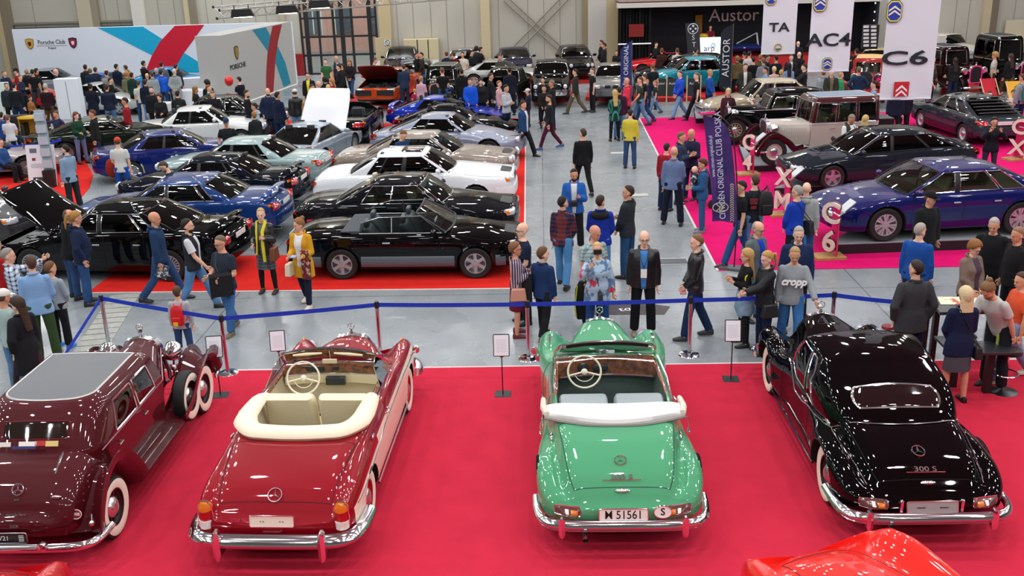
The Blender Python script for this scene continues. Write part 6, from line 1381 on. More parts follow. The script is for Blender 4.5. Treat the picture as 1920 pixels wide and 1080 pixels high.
redplat([(1050,150),(1120,150),(1120,138),(1052,138)],'low red platform under the small black hatchback')
# ------------------------------------------------------------ rope line
BELT=mat('belt_blue','#0c34b4',.6);posts=[(204,655,600),(428,700,592),(716,638,583),(991,672,568),(1292,665,560)];tops=[]
names=['behind the maroon limousine roof at the left','beside the front wheel of the maroon limousine','behind the hood of the red and cream cabriolet','by the left front fender of the green cabriolet','between the green cabriolet and the black coupe','behind the radiator of the black coupe']
PX=[at(206,656),at(428,700),at(714,672),at(991,672),at(1292,665),at(1556,655)]
for p_,nm in zip(PX,names):
 p=thing('stanchion','chrome belt stanchion '+nm,'stanchion',p_);q=MB();q.lathe([(.001,.035),(.05,.035),(.16,.015),(.17,.0),(.001,0)],28);q.build('base',CHROME,p);q=MB();q.lathe([(.032,.03),(.032,.9),(.032,.94)],16);q.build('post',mat('post_chrome','#c9c9cc',.12,1),p);q=MB();q.lathe([(.036,.88),(.038,.95),(.034,.985),(.001,.985)],16);q.build('belt_head',BLACK,p);tops.append(p_+Vector((0,0,.93)))
def belt(a,b,label,sag=.010):
 q=MB();L=[]
 for i in range(17):
  t=i/16;p=a.lerp(b,t)-Vector((0,0,sag*4*t*(1-t)));n=Vector((b.y-a.y,a.x-b.x,0)).normalized()*.0018;L.append([tuple(p+n+Vector((0,0,.035))),tuple(p+n-Vector((0,0,.035))),tuple(p-n-Vector((0,0,.035))),tuple(p-n+Vector((0,0,.035)))])
 q.loft(L);tag(q.build('barrier_belt',BELT),label,'barrier belt')
belt(at(120,668,.6),tops[0],'blue belt sloping down at the left end of the barrier',0);bl=['first blue belt span, behind the maroon limousine','blue belt span behind the red and cream cabriolet hood','blue belt span between the red and green cabriolets','blue belt span behind the green cabriolet radiator','blue belt span before the two blonde women']
for i in range(5):belt(tops[i],tops[i+1],bl[i])
belt(tops[5],at(1690,567,.95),'blue belt span ending behind the man in the grey blazer')
# ------------------------------------------------------------ small sign stands
for px,top,py,rz,nm in((414,630,742,.12,'left of the red and cream cabriolet by its front'),(527,620,700,.15,'behind the windshield of the red and cream cabriolet'),(943,627,740,.0,'in the gap left of the green cabriolet'),(1370,600,712,-.05,'left of the black coupe front fender')):
 g=at(px,py);p=thing('sign_stand','slim stand with white sheet '+nm,'sign',g,rz);q=MB();q.box((0,0,.008),(.24,.24,.016));q.build('base',BLACK,p,bevel=.004);H=atY(px,top,g.y).z
 q=MB();q.tube([(0,0,.015),(0,0,H-.32)],.009,k=6);q.build('pole',BLACK,p);M=Matrix.Translation((0,0,H-.17))@Matrix.Rotation(-.25,4,'X');q=MB();q.poly(rrect(.24,.33,.015,3),-.006,.006,0,M@Matrix.Rotation(PI/2,4,'X'));q.build('frame',BLACK,p)
 q=MB();q.box((0,-.008,0),(.215,.003,.305),M=M);q.build('paper',mat('paper_white','#e4e4ea',.7),p);q=MB()
 for r_ in range(9):q.cut();q.box((0,-.0105,.08-.022*r_),(.15,.001,.004),M=M)
 q.build('printed_line',mat('print_grey','#b5b5be',.7),p);q=MB();q.box((0,0,H-.345),(.05,.02,.03));q.build('clamp',mat('clamp_red','#b02a20',.5),p)
 # poster lying behind the group
c=at(1185,580);q=MB();q.poly([(-.75,-.25),(.55,-.3),(.7,.1),(.3,.3),(-.6,.25)],0,.006);o=q.build('floor_banner',mat('banner_brown','#3a3134',.6));o.location=c;tag(o,'crumpled dark banner lying on the floor behind the group','banner');text('banner_letters','tqi',.28,Matrix.Translation((-.1,.0,.008))@Matrix.Rotation(.2,4,'Z'),mat('paper_white','#e4e4ea',.7),o,depth=.001)
# ------------------------------------------------------------ high tables at the right
c=at(1800,690);p=thing('high_table','black high table with a paper on top behind the woman in skirt','table',c,.02);tm=mat('table_black','#26282c',.4);zt=.95;A=[at(x,y,zt)for x,y in((1762,585),(1890,583),(1868,556),(1742,556))]
q=MB();q.poly([(a.x-c.x,a.y-c.y)for a in A],zt-.05,zt);q.build('table_top',tm,p,bevel=.004);cx=sum(a.x for a in A)/4-c.x;cy=sum(a.y for a in A)/4-c.y
for dx,dy in((-.5,-.1),(.5,-.1),(-.5,.25),(.5,.25)):q=MB();q.box((cx+dx,cy+dy,zt/2-.03),(.08,.08,zt-.06));q.build('leg',BLACK,p)
B_=[at(x,y,zt+.01)for x,y in((1764,570),(1850,571),(1835,556),(1757,556))];q=MB();q.poly([(a.x,a.y)for a in B_],zt+.002,zt+.006);o=q.build('leaflet_sheet',mat('sheet_cream','#dcd6b4',.6,kind='blotch',vscale=6,c2='#b8604c'));tag(o,'large printed cream sheet lying on the black high table','paper')
for px,py,w,l in((1795,640,.5,'low black table left of the woman in the grey skirt'),(1860,650,.6,'low black table with bottle right of the woman in skirt')):
 z=.72;c=at(px,py,z);p=thing('side_table',l,'table',(c.x,c.y,0));q=MB();q.box((0,0,z-.02),(w,.45,.04));q.build('table_top',tm,p,bevel=.004);q=MB();q.box((0,0,z/2-.02),(.1,.1,z-.04));q.build('leg',BLACK,p)
c=at(1866,640,.72);p=thing('drink_bottle','green and yellow drink bottle on the low black table','bottle',c+Vector((0,-.1,0)));q=MB();q.lathe([(.001,0),(.035,0),(.037,.12),(.033,.17),(.014,.21),(.014,.23)],16);q.build('bottle_body',mat('drink_green','#9fae4a',.15,coat=1),p);q=MB();q.lathe([(.018,.225),(.018,.26),(.001,.26)],12);q.build('cap',mat('cap_green','#7fc52a',.4),p)
c=at(1880,735);p=thing('bar_stool','chrome bar stool base behind the person in pale jeans','stool',c);q=MB();q.lathe([(.001,.05),(.05,.04),(.20,.015),(.21,0),(.001,0)],24);q.build('base',mat('stool_black','#17171a',.3),p);q=MB();q.tube([(0,0,.03),(0,0,.62)],.025,k=10);q.tube([(.17*math.cos(a),.17*math.sin(a),.3)for a in np.linspace(0,2*PI,21)[:-1]],.012,k=6,closed=True);q.build('column',CHROME,p);q=MB();q.lathe([(.001,.68),(.18,.67),(.19,.62),(.001,.61)],24);q.build('seat',BLACK,p)
c=at(1665,614,.5);q=MB();q.lathe([(.001,.0),(.09,.0),(.10,.02),(.09,.05),(.001,.05)],18);o=q.build('red_stool_seat',mat('seat_red','#7a1020',.4),bevel=0);o.location=(c.x,c.y,.48);tag(o,'small dark red stool seat behind the black coupe roof','stool');q=MB();q.tube([(0,0,-.48),(0,0,0)],.02,k=8);q.build('stem',CHROME,o)
# easel boards
for px,py,l in((1237,192,'black pavement board before the turquoise saloon, left one'),(1262,192,'black pavement board before the turquoise saloon, right one'),(1300,192,'black pavement board before the turquoise saloon, rear wheel side')):
 c=at(px,py);p=thing('easel_board',l,'sign',c,.0)
 for s in(-.28,.28):q=MB();q.box((s,0,.55),(.04,.04,1.1));q.build('wooden_leg',mat('easel_wood','#cdb28a',.6),p)
 q=MB();q.box((0,-.02,.62),(.5,.02,.72));q.build('board',mat('board_dark','#23282a',.6),p);text('board_text','Austor',.14,frame((0,-.035,.78),(1,0,0),(0,0,1)),mat('flag_ink','#d5d8e0',.6),p,depth=.001)
for px,py,s,l in((904,160,1,'white info sheet on a stand before the silver coupe at the back'),(988,155,1,'white info sheet beside the wheel of the silver back-row coupe'),(978,118,.8,'white info sheet near the X brace at the back wall'),(709,122,.8,'white info sheet behind the orange muscle car'),(818,120,.8,'white info sheet in front of the beige wall cabinet'),(1799,122,1,'white info sheet before the dark red vintage car')):
 c=at(px,py+25*s)if s==1 else at(px,py+22);p=thing('info_sheet_stand',l,'sign',c);h=atY(px,py-8,c.y).z;q=MB();q.box((0,0,h-.2),(.30,.01,.40));q.build('sheet',mat('paper_white','#e4e4ea',.7),p);q=MB();q.tube([(0,.01,.0),(0,.01,h-.3)],.012,k=5);q.build('pole',BLACK,p)
p=thing('deck_chair','red deck chair with wooden frame behind the grey hatchback','chair',at(1855,196),.1);p2=thing('deck_chair','yellow deck chair with wooden frame at the right edge','chair',at(1903,202),.1)
for pp,cc in((p,'#b5122a'),(p2,'#d9a92a')):
 for s in(-.3,.3):q=MB();q.tube([(s,-.4,.02),(s,.35,.95)],.02,k=5);q.tube([(s,.35,.02),(s,-.3,.5)],.02,k=5);q.build('wooden_frame',mat('easel_wood','#cdb28a',.6),pp)
 q=MB();q.loft([[(x,y,z)for x in(-.28,.28)]+[(x,y,z-.01)for x in(.28,-.28)]for y,z in((-.35,.42),(-.1,.28),(.15,.5),(.35,.95))]);q.build('sling',mat('sling'+cc,cc,.8),pp)
q=wbox(1615,46,1648,92,43,.2);o=q.build('merchandise_wall',mat('merch_black','#15171a',.7));tag(o,'black rack of small white goods between the hanging banners','display rack')
mm=mat('goods_white','#cfd2d4',.6);rn=random.Random(3)
for i in range(6):
 for j in range(2):q=wbox(1619+j*14,48+i*7,1619+j*14+10,48+i*7+4.5,42.86,.05);q.build('goods',mm,o)
q=wbox(1757,66,1772,95,44,.3);o=q.build('bookshelf',mat('shelf_white','#c9c6bd',.6));tag(o,'pale shelf of papers right of the widest hanging banner','shelf')
# ------------------------------------------------------------ people
ARM={'down':((.04,.14,-1),(.16,.03,-1)),'swf':((.38,.10,-1),(.65,-.05,-.75)),'swb':((-.38,.14,-1),(-.10,.08,-1)),'pocket':((-.18,.36,-1),(.34,-.18,-.95)),'phone':((.16,.18,-1),(.80,-.42,.35)),'camera':((.62,.42,-.50),(.42,-.62,.85)),'hold':((.08,.16,-1),(.92,-.25,-.12)),'cross':((.26,.20,-1),(.50,-.95,.10)),'back':((-.34,.26,-1),(-.22,-.62,-.70)),'hip':((-.12,.62,-.85),(.22,-.72,-.52)),'reach':((.75,.12,-.62),(.92,-.05,-.25)),'face':((.50,.55,-.12),(.25,-.62,.9)),'point':((.80,.25,-.25),(.85,.1,.45)),'front':((.22,.14,-1),(.45,-.45,-.75)),'rail':((.45,.35,-.85),(.72,.25,-.70)),'side':((.02,.28,-1),(.12,.12,-1))}
LEG={'stand':((2,4,4),(0,3,4)),'wide':((4,4,9),(-4,3,9)),'walk':((26,8,2),(-16,22,2)),'walk2':((-14,20,2),(24,6,2)),'relax':((12,16,5),(-3,2,4)),'sit':((86,86,8),(84,84,8)),'step':((14,6,3),(-10,14,3))}
SKINS=['#d9a78c','#cf9a7c','#e2b59c','#c98f72']
FINISH=[]
def cloth(c,kind=None,c2=None,rough=.85,vs=14,bump=.35):return mat('cloth',c,rough,spec=.25,kind=kind,c2=c2,vscale=vs,bump=bump,bscale=11)
def leather(c='#15161a'):return mat('leather',c,.33,spec=.6,bump=.5,bscale=14)
def person(px,py,H=1.75,face=0,pose='stand',arms='down',top=('shirt','#444'),bot=('jeans','#2c3e5c'),hair=('short','#3a2a1e'),label='',look=(0,8),lean=0,fat=1.0,female=False,inner=None,shoe='#1a1a1c',z=0.0,near=False,group=None,ref='head',extra=(),skin=None,child=False):
 s=H/1.75;rz=math.radians(face)
 drop=0
 P0=at(px,py,z+H*(1 if pose!='sit' else .74))if ref=='head' else at(px,py,z)
 dist=P0.length;near=near or P0.y<25;root=thing('person',label,'person',(P0.x,P0.y,z),rz,group)
 rn=random.Random(int(px*7+py*13));skin=skin or SKINS[rn.randrange(4)];SK=mat('skin',skin,.55,spec=.3)
 vox=.0125 if P0.y<22 else(.016 if P0.y<30 else .024)
 hs=1.2 if child else 1.07
 # legs
 lp=LEG[pose]if isinstance(pose,str)else pose;hipw=.092*(1.0 if not female else 1.05);th_,sh_=.43,.425
 def leg(k):
  f,kb,o=[math.radians(q)for q in lp[k]];sg=1 if k==0 else-1;hip=Vector((0,sg*hipw,0));d1=Vector((math.sin(f),sg*math.sin(o)*math.cos(f),-math.cos(f))).normalized();d2=Vector((math.sin(f-kb),sg*math.sin(o)*.6,-math.cos(f-kb))).normalized()
  return hip,hip+d1*th_,hip+d1*th_+d2*sh_,d2
 LG=[leg(0),leg(1)];hz=-min(LG[0][2].z,LG[1][2].z)+.085;
 if pose=='sit':hz=.50
 off=Vector((0,0,hz));LG=[[a+off for a in(l[0],l[1],l[2])]+[l[3]]for l in LG]
 # torso frame
 T=Matrix.Translation((0,0,hz))@Matrix.Rotation(math.radians(lean),4,'Y');tf=lambda x,y,zz:T@Vector((x,y,zz))
 shw=(.178 if not female else .158)*(1+.35*(fat-1));dxm=-.02*math.sin(math.radians(lean))
 rows=[(-.06,.085,.060,0),(.0,.165,.105,0),(.07,.158,.105,.0),(.14,.142,.096,.005),(.24,.148,.100,.008),(.36,.168,.110,.005),(.45,.158,.096,-.005),(.505,.112,.070,-.01),(.545,.075,.055,-.008),(.57,.055,.052,0)]
 if female:rows=[(-.06,.09,.065,0),(.0,.170,.112,-.005),(.07,.160,.105,0),(.15,.128,.085,.005),(.24,.132,.092,.01),(.34,.148,.115,.022),(.45,.138,.086,-.003),(.505,.10,.064,-.01),(.545,.066,.05,-.008),(.57,.048,.047,0)]
 if fat>1:rows=[(a,b*(1+(fat-1)*(1.0 if a<.4 else .5)),c*(1+(fat-1)*(1.9 if .0<a<.36 else .6)),d+(fat-1)*(.07 if .05<a<.3 else 0))for a,b,c,d in rows]
 def tring(a,w,d,x,g=0,sgn=1):return[tuple(tf(x+(d+g)*math.cos(t)*(1.0 if math.cos(t)>0 else .9),(w+g)*math.sin(t)*(1-.06*abs(math.cos(t))),a))for t in np.linspace(0,2*PI,19)[:-1]]
 def torso(mb,g=0,lo=-.06,hi=.57,flare=0):
  R=[]
  zs=[q[0]for q in rows];A=np.array(rows)
  for a in np.linspace(max(lo,-.06),hi,12):
   w,d,x=[float(np.interp(a,zs,A[:,i]))for i in(1,2,3)];R.append(tring(a,w,d,x,g))
  if lo<-.06:
   R=[r for r in R[1:]];w0,d0=A[1,1]+g,A[1,2]+g
   w0=max(w0,.196*fat**.5+g*.6);d0=max(d0,.122*fat**.5+g*.6);pre=[tring(a,w0+flare*(-a),d0+flare*(-a)*.9,0,0)for a in np.linspace(lo,-.02,5)];R=pre+[r for r,a in zip(R,np.linspace(-.06,hi,12)[1:])if a>0]
  mb.loft(R)
 am=arms if isinstance(arms,(list,tuple))else(arms,arms);AR=[]
 Rm=T.to_3x3()
 for k,sg in((0,1),(1,-1)):
  u,f=ARM[am[k]];u=Rm@Vector((u[0],sg*u[1],u[2])).normalized();f=Rm@Vector((f[0],sg*f[1],f[2])).normalized()
  sh=tf(-.005,sg*(shw-.006),.458);el=sh+u*.285;wr=el+f*.25;AR.append((sh,el,wr,f,sg))
 def limb(mb,a,b,r,g=0):
  n=len(r);mb.tube([tuple(a.lerp(b,i/(n-1)))for i in range(n)],[q+g for q in r],k=10)
 body=MB();torso(body)
 for sh,el,wr,f,sg in AR:
  body.ell(sh,(.055,.055,.058),0,10,8);limb(body,sh,el,(.050,.049,.043,.038));body.ell(el,(.039,)*3,0,10,8);limb(body,el,wr,(.038,.040,.034,.026));hd=wr+f*.055;n2=f.cross(Vector((0,0,1)));n2=n2.normalized()if n2.length>.1 else Vector((0,1,0));n3=f.cross(n2)
  body.ell(hd-f*.01,(.052,.018,.040),0,10,8,R=Matrix(((f.x,n2.x,n3.x),(f.y,n2.y,n3.y),(f.z,n2.z,n3.z))).to_4x4())
 for hip,kn,an,d in LG:
  limb(body,hip,kn,(.088,.080,.066,.056));body.ell(kn,(.056,)*3,0,10,8);limb(body,kn,an,(.054,.056,.046,.036));body.ell(an-Vector((0,0,.02)),(.05,.04,.045),0,8,6)
  # head
 hy,hp=look;hb=tf(0,0,.60);Hm=Matrix.Translation(hb)@Matrix.Rotation(math.radians(lean*.5),4,'Y')@Matrix.Rotation(math.radians(hy),4,'Z')@Matrix.Rotation(math.radians(hp),4,'Y')@Matrix.Scale(hs,4)
 Hm=Hm@Matrix.Scale((.205/.205),4);body.tube([tf(-.01,0,.53),Hm@Vector((-.008,0,.05))],[.056,.050]if not female else[.046,.042],k=12)
 hd_=MB();hd_.ell((-.008,0,.125),(.096,.074,.092),0,18,12);hd_.ell((.022,0,.065),(.068,.060,.082),0,16,10);hd_.ell((.052,0,.0),(.032,.032,.024),0,10,8);hd_.ell((.090,0,.072),(.022,.012,.024),0,8,6);hd_.ell((.082,0,.112),(.015,.045,.012),0,10,6)
 for sg in(1,-1):hd_.ell((-.006,sg*.074,.078),(.020,.010,.030),0,8,6)
 body.add(hd_.v,hd_.f,0,Hm)
 S4=Matrix.Scale(s,4)
 for mb_ in(body,):mb_.v=[tuple(Vector(v)*s)for v in mb_.v]
 bo_=body.build('body',SK,root,sharp=None);fing=MB()
 for sh,el,wr,f,sg in AR:
  n2=f.cross(Vector((0,0,1)));n2=n2.normalized()if n2.length>.1 else Vector((0,1,0));n3=f.cross(n2).normalized();b0=wr+f*.085;cu=n2*(-sg)if True else n2
  for q,(o_,L_)in enumerate(((-.030,.062),(-.010,.072),(.010,.068),(.029,.052))):
   a=b0+n3*o_;m1=a+f*L_*.5+cu*.008;m2=m1+f*L_*.32+cu*.022;fing.tube([tuple(a*s),tuple(m1*s),tuple(m2*s)],[.0095*s,.009*s,.0065*s],k=5)
  a=wr+f*.03-n3*.030;fing.tube([tuple(a*s),tuple((a+f*.03-n3*.022+cu*.008)*s),tuple((a+f*.055-n3*.026+cu*.02)*s)],[.012*s,.011*s,.008*s],k=5)
 FINISH.append((bo_,vox*s,1,fing))
 def part(mb,name,m,v=None,it=2):
  mb.v=[tuple(Vector(q)*s)for q in mb.v];o=mb.build(name,m,root,sharp=None if v else 40)
  if v:FINISH.append((o,v*s,it,None))
  return o
  # trousers or skirt
 bk,bc=bot[0],bot[1];bm_=bot[2]if len(bot)>2 else cloth(bc,rough=.9)if bk!='jeans' else mat('denim',bc,.9,spec=.2,var=.35,vscale=3,bump=.3,bscale=12)
 skirt_len={'skirt':.50,'dress':.50,'mini':.36}.get(bk)
 if skirt_len:
  q=MB();R=[]
  for a in np.linspace(0,1,8):R.append([tuple(tf((.11+.02*a)*math.cos(t)*(1+.1*a)*fat,(.168+.03*a)*math.sin(t)*fat,.08-skirt_len*a))for t in np.linspace(0,2*PI,21)[:-1]])
  q.loft(R);part(q,'skirt',bm_);
  if len(bot)>3:
   q=MB()
   for hip,kn,an,d in LG:limb(q,hip,kn,(.092,.084,.070,.060));limb(q,kn,an,(.058,.060,.050,.040))
   part(q,'tights',cloth(bot[3]))
 else:
  q=MB();torso(q,.012,-.05,.10);fr={'shorts':.0}.get(bk,1);wd={'slim':.0,'jeans':.012,'trousers':.018,'wide':.035}.get(bk,.01)
  for hip,kn,an,d in LG:
   limb(q,hip+Vector((0,0,.02)),kn,(.108*fat**.5,.096,.080+wd*.5,.070+wd*.5));q.ell(kn,(.070+wd*.5,)*3,0,10,8)
   if fr:limb(q,kn,an+d*.005,(.070+wd*.5,.070+wd*.6,.062+wd,.058+wd))
  part(q,'trousers',bm_,vox*1.25)
  # shoes
 for hip,kn,an,d in LG:
  fd=Vector((1,0,0))if pose!='sit' else Vector((1,0,0));pz=an.z-.085;tl=max(0,pz)*1.3;q=MB();R=[]
  for x,w,h0,h1 in((-.075,.022,.0,.07),(-.06,.036,0,.095),(-.01,.040,0,.10),(.06,.044,0,.075),(.13,.046,0,.055),(.17,.036,.004,.045),(.19,.016,.01,.03)):
   dz=pz-tl*(x+.06)*1.2 if pz>.02 else pz;R.append([(an.x+x,an.y+w*c_,max(dz,-pz*0)+zz)for c_,zz in((-1,h0),(-1,h0+.025),(-.85,h1*.75),(-.4,h1),(.4,h1),(.85,h1*.75),(1,h0+.025),(1,h0))])
  q.loft(R);part(q,'shoe',mat('shoe',shoe,.5))
  # top garment
 tk,tc=top[0],top[1];g={'tee':.014,'shirt':.016,'sweater':.022,'hoodie':.030,'jacket':.034,'leather':.034,'puffer':.045,'coat':.036,'vest':.042,'blazer':.028,'blouse':.024,'cardigan':.03,'tank':.012}.get(tk,.02)
 lo={'tee':-.10,'shirt':-.12,'sweater':-.10,'hoodie':-.12,'jacket':-.12,'leather':-.10,'puffer':-.10,'coat':-.42,'vest':-.08,'blazer':-.20,'blouse':-.24,'cardigan':-.32}.get(tk,-.1)
 if skirt_len and tk in('tee','shirt','sweater','blouse'):lo=-.03
 tm=top[2]if len(top)>2 else(leather(tc)if tk=='leather' else cloth(tc,rough=.5 if tk=='puffer' else .85))
 q=MB();torso(q,g,lo,.535 if tk not in('tank',)else .5,.05 if lo<-.15 else .02);sl=.55 if tk in('tee','vest0')else 1.0
 am_=MB()
 for sh,el,wr,f,sg in AR:
  tgt=q
  if tk!='vest':
   tgt.ell(sh,(.052+g*.7,.050+g*.6,.052+g*.7),0,10,8)
   if sl<1:limb(tgt,sh,sh.lerp(el,.72),(.052,.055,.056),g*.9)
   else:limb(tgt,sh,el,(.050,.050,.047,.045),g*.7);tgt.ell(el,(.045+g*.85,)*3,0,10,8);e_=wr-f*(.01 if tk!='rolled' else .15);limb(tgt,el,e_,(.046,.044,.038,.034),g*.7)
  else:am_.ell(sh,(.06,.06,.062),0,10,8);limb(am_,sh,sh.lerp(el,.70),(.056,.060,.062),.01)
 part(q,{'tee':'t_shirt','leather':'leather_jacket','puffer':'puffer_jacket'}.get(tk,tk),tm,vox*1.2)
 if tk=='vest' and am_.n:part(am_,'shirt_sleeves',cloth(inner or '#d8d8d8'))
 if tk in('jacket','leather','puffer','coat','vest','blazer','cardigan','shirt','hoodie'):
  q=MB();cg=g*.55 if tk not in('hoodie',)else g;P=[tf(-.012+(.066+cg)*math.cos(t)*1.05,(.066+cg)*math.sin(t),.545-.030*max(0,math.cos(t))+.02*(1 if math.cos(t)<0 else 0))for t in np.linspace(0,2*PI,17)[:-1]];q.tube([tuple(p)for p in P],.015+cg*.25,k=6,closed=True)
  if tk=='hoodie':q.ell(tf(-.10,0,.50),(.06,.10,.06),0,12,8)
  part(q,'hood' if tk=='hoodie' else 'collar',tm)
 if inner and tk in('jacket','leather','puffer','coat','blazer','cardigan','vest'):
  q=MB();V=[];zs=[r[0]for r in rows];A=np.array(rows);zz=np.linspace(max(lo,-.10),.53,12);F=[]
  wv=.065 if tk not in('cardigan','coat')else .085
  for i,a in enumerate(zz):
   w,d,x=[float(np.interp(a,zs,A[:,j]))for j in(1,2,3)];w+=g;d+=g+.006
   if a<0:d=A[1,2]+g+.006+.05*(-a)
   for j,u in enumerate(np.linspace(-1,1,5)):yy=u*(wv*(.55+.45*i/11));t=math.asin(min(.9,yy/w));V.append(tuple(tf(x+d*math.cos(t),yy,a)))
  F=[(i*5+j,i*5+j+1,i*5+j+6,i*5+j+5)for i in range(11)for j in range(4)];q.add(V,F);o=part(q,'inner_shirt',cloth(inner));md=o.modifiers.new('thick','SOLIDIFY');md.thickness=.012*s;md.offset=-1
  # hair
 hk,hc=hair;hc=hc or '#3a2a1e';hm=mat('hair',hc,.55,spec=.3,bump=.6,bscale=70)
 def inhead(mb,name,m):mb.v=[tuple((Hm@Vector(v)))for v in mb.v];return part(mb,name,m)
 if hk not in('bald','cap','beanie'):
  q=MB();q.ell((0,0,0),(1,1,1),0,24,16);V=[]
  for v in q.v:
   d=Vector(v).normalized();key=d.z*1.0-d.x*.80-(.12 if hk=='short' else-.02)
   if hk=='fringe':key=-d.z*.5-d.x*.9-.1 if d.z>.35 else-d.x*1.0-.1+.2*(1-abs(d.z))
   if hk in('long','bob','pony','bun','curly'):key=d.z*1.0-d.x*.75+.10+(.25 if abs(d.y)>.6 and hk!='pony' else 0)
   t_=max(0,min(1,key*5+.5));th={'short':.006,'fringe':.004,'long':.016,'bob':.020,'pony':.009,'bun':.009,'curly':.03,'mid':.014}.get(hk,.008)
   r=Vector((.096,.074,.092));rr_=.90+(.10+th/.085)*t_;V.append((-.008+d.x*r.x*rr_,d.y*r.y*rr_,.125+d.z*r.z*rr_*(1.04 if d.z>0 else 1.35)))
  q.v=V;inhead(q,'hair',hm)
  if hk in('long','bob'):
   L_=.30 if hk=='long' else .10;q=MB();R=[]
   for i in range(7):
    t_=i/6;zz=.13-(.13+L_)*t_;w=.088*(1-.25*t_)if hk=='long' else .088;R.append([(-.055-.03*t_+.045*math.cos(a)*(1-.3*t_),w*math.sin(a),zz)for a in np.linspace(0,2*PI,15)[:-1]])
   q.loft(R);inhead(q,'hair_length',hm)
  if hk=='pony':q=MB();q.tube([(-.09,0,.15),(-.15,0,.13),(-.165,0,.02),(-.15,0,-.10)],[.018,.032,.026,.008],k=8);inhead(q,'ponytail',hm)
  if hk=='bun':q=MB();q.ell((-.085,0,.20),(.042,.042,.040),0,12,8);inhead(q,'hair_bun',hm)
 if hk in('cap','beanie'):
  q=MB();q.ell((-.004,0,.140),(.106,.084,.088),0,20,12);q.v=[(a,b,max(c,.128))for a,b,c in q.v]
  if hk=='cap':q.loft([[(.07+x,y,.135-.02*(x/.1)-abs(y)*.12+zz)for x,y,zz in((0,-w,0),(L_,-w*.6,0),(L_,w*.6,0),(0,w,0),(0,w,-.006),(L_,w*.6,-.006),(L_,-w*.6,-.006),(0,-w,-.006))]for L_,w in((.10,.068),)for _ in(0,)]+[])if False else q.box((.115,0,.126),(.09,.11,.010))
  inhead(q,'cap' if hk=='cap' else 'beanie',cloth(hc));q=MB();q.ell((-.03,0,.10),(.082,.079,.06),0,14,8);inhead(q,'hair',mat('hair','#4a382a',.55,spec=.3,bump=.6,bscale=70))
 if P0.y<30 and abs((math.degrees(math.atan2(math.sin(rz+math.radians(hy)),math.cos(rz+math.radians(hy)))))-90)>50:
  for sg in(1,-1):q=MB();q.ell((.085,sg*.030,.095),(.006,.010,.005),0,8,6);inhead(q,'eye',mat('eye_dark','#2a211d',.3))
  q=MB();q.ell((.088,0,.030),(.008,.022,.006),0,8,6);inhead(q,'mouth',mat('lips','#a8605a',.5))
  for sg in(1,-1):q=MB();q.ell((.092,sg*.030,.118),(.005,.016,.003),0,8,6);inhead(q,'eyebrow',mat('brow','#6e5340',.7))
 if 'beard' in extra:q=MB();q.ell((.040,0,.020),(.055,.058,.048),0,14,8);q.v=[v for v in q.v];inhead(q,'beard',hm if hk!='bald' else mat('hair','#4a3020',.6))
 if 'glasses' in extra:
  q=MB()
  for sg in(1,-1):q.tube([(.096,sg*.033+.022*math.cos(a),.094+.016*math.sin(a))for a in np.linspace(0,2*PI,11)[:-1]],.0028,k=4,closed=True);q.tube([(.094,sg*.055,.098),(.0,sg*.078,.098)],.0028,k=4)
  q.tube([(.098,-.011,.098),(.098,.011,.098)],.0028,k=4);inhead(q,'glasses',BLACK)
 hands=[tuple((root_m(root)@(w*s+f*.08*s)))for(sh,el,w,f,sg)in AR]
 return dict(root=root,hands=[Vector(h)for h in hands],T=T,s=s,tf=lambda x,y,zz:root_m(root)@(tf(x,y,zz)*s),rz=rz)
def root_m(r):return Matrix.Translation(r.location)@Matrix.Rotation(r.rotation_euler.z,4,'Z')
def wire(mb,P,r=.008,k=5):mb.tube([tuple(p)for p in P],r,k=k)
def backpack(p,c,label,sz=1.0,straps=True):
 b=thing('backpack',label,'bag',p['tf'](-.20,0,.25),p['rz']);s=p['s']*sz;q=MB();rings=[]
 for z,w,d in((-.24,.10,.05),(-.22,.14,.08),(-.05,.155,.10),(.12,.14,.09),(.22,.10,.06),(.25,.04,.03)):rings.append([(x*s,y*s,z*s)for x,y in[(a*d/.05*.5,bb*w/.1)for a,bb in rrect(.1,.2,.03,4)]])
 q.loft(rings);q.build('pack_body',mat('pack',c,.6,bump=.4),b)
 q=MB();q.box((-.085*s,0,-.10*s),(.05*s,.20*s,.18*s));q.build('front_pocket',mat('pack',c,.6,bump=.4),b,bevel=.015)
 if straps:
  for sg in(1,-1):q=MB();q.tube([(.08*s,sg*.08*s,.2*s),(.20*s,sg*.10*s,.30*s),(.36*s,sg*.10*s,.18*s),(.35*s,sg*.12*s,-.02*s),(.12*s,sg*.16*s,-.16*s)],.016*s,k=6);q.build('strap',mat('pack',c,.6,bump=.4),b)
 return b
def bag(p,at_,c,label,w=.26,d=.10,h=.20,strap=True):
 L=p['tf'](*at_);b=thing('shoulder_bag',label,'bag',L,p['rz']);q=MB();q.box((0,0,0),(w,d,h),tap=.8);q.build('bag_body',mat('bag',c,.5,bump=.2),b,bevel=.02)
 if strap:top=root_m(b).inverted()@p['tf'](-.02,-math.copysign(.10,at_[1]),.54);q=MB();q.tube([(-.02,0,h/2),tuple((Vector((.0,0,h/2))+top)/2+Vector((.09,0,.02))),tuple(top+Vector((.05,0,0))),tuple(top+Vector((-.08,0,0))),(-.10,0,h/2)],.008,k=5);q.build('strap',mat('bag',c,.5,bump=.2),b)
 return b
def small(name,pos,dims,m,label,cat,rz=0,tilt=0):
 q=MB();q.box((0,0,0),dims);o=q.build(name,m,bevel=.003);o.location=pos;o.rotation_euler=(0,tilt,rz);return tag(o,label,cat)
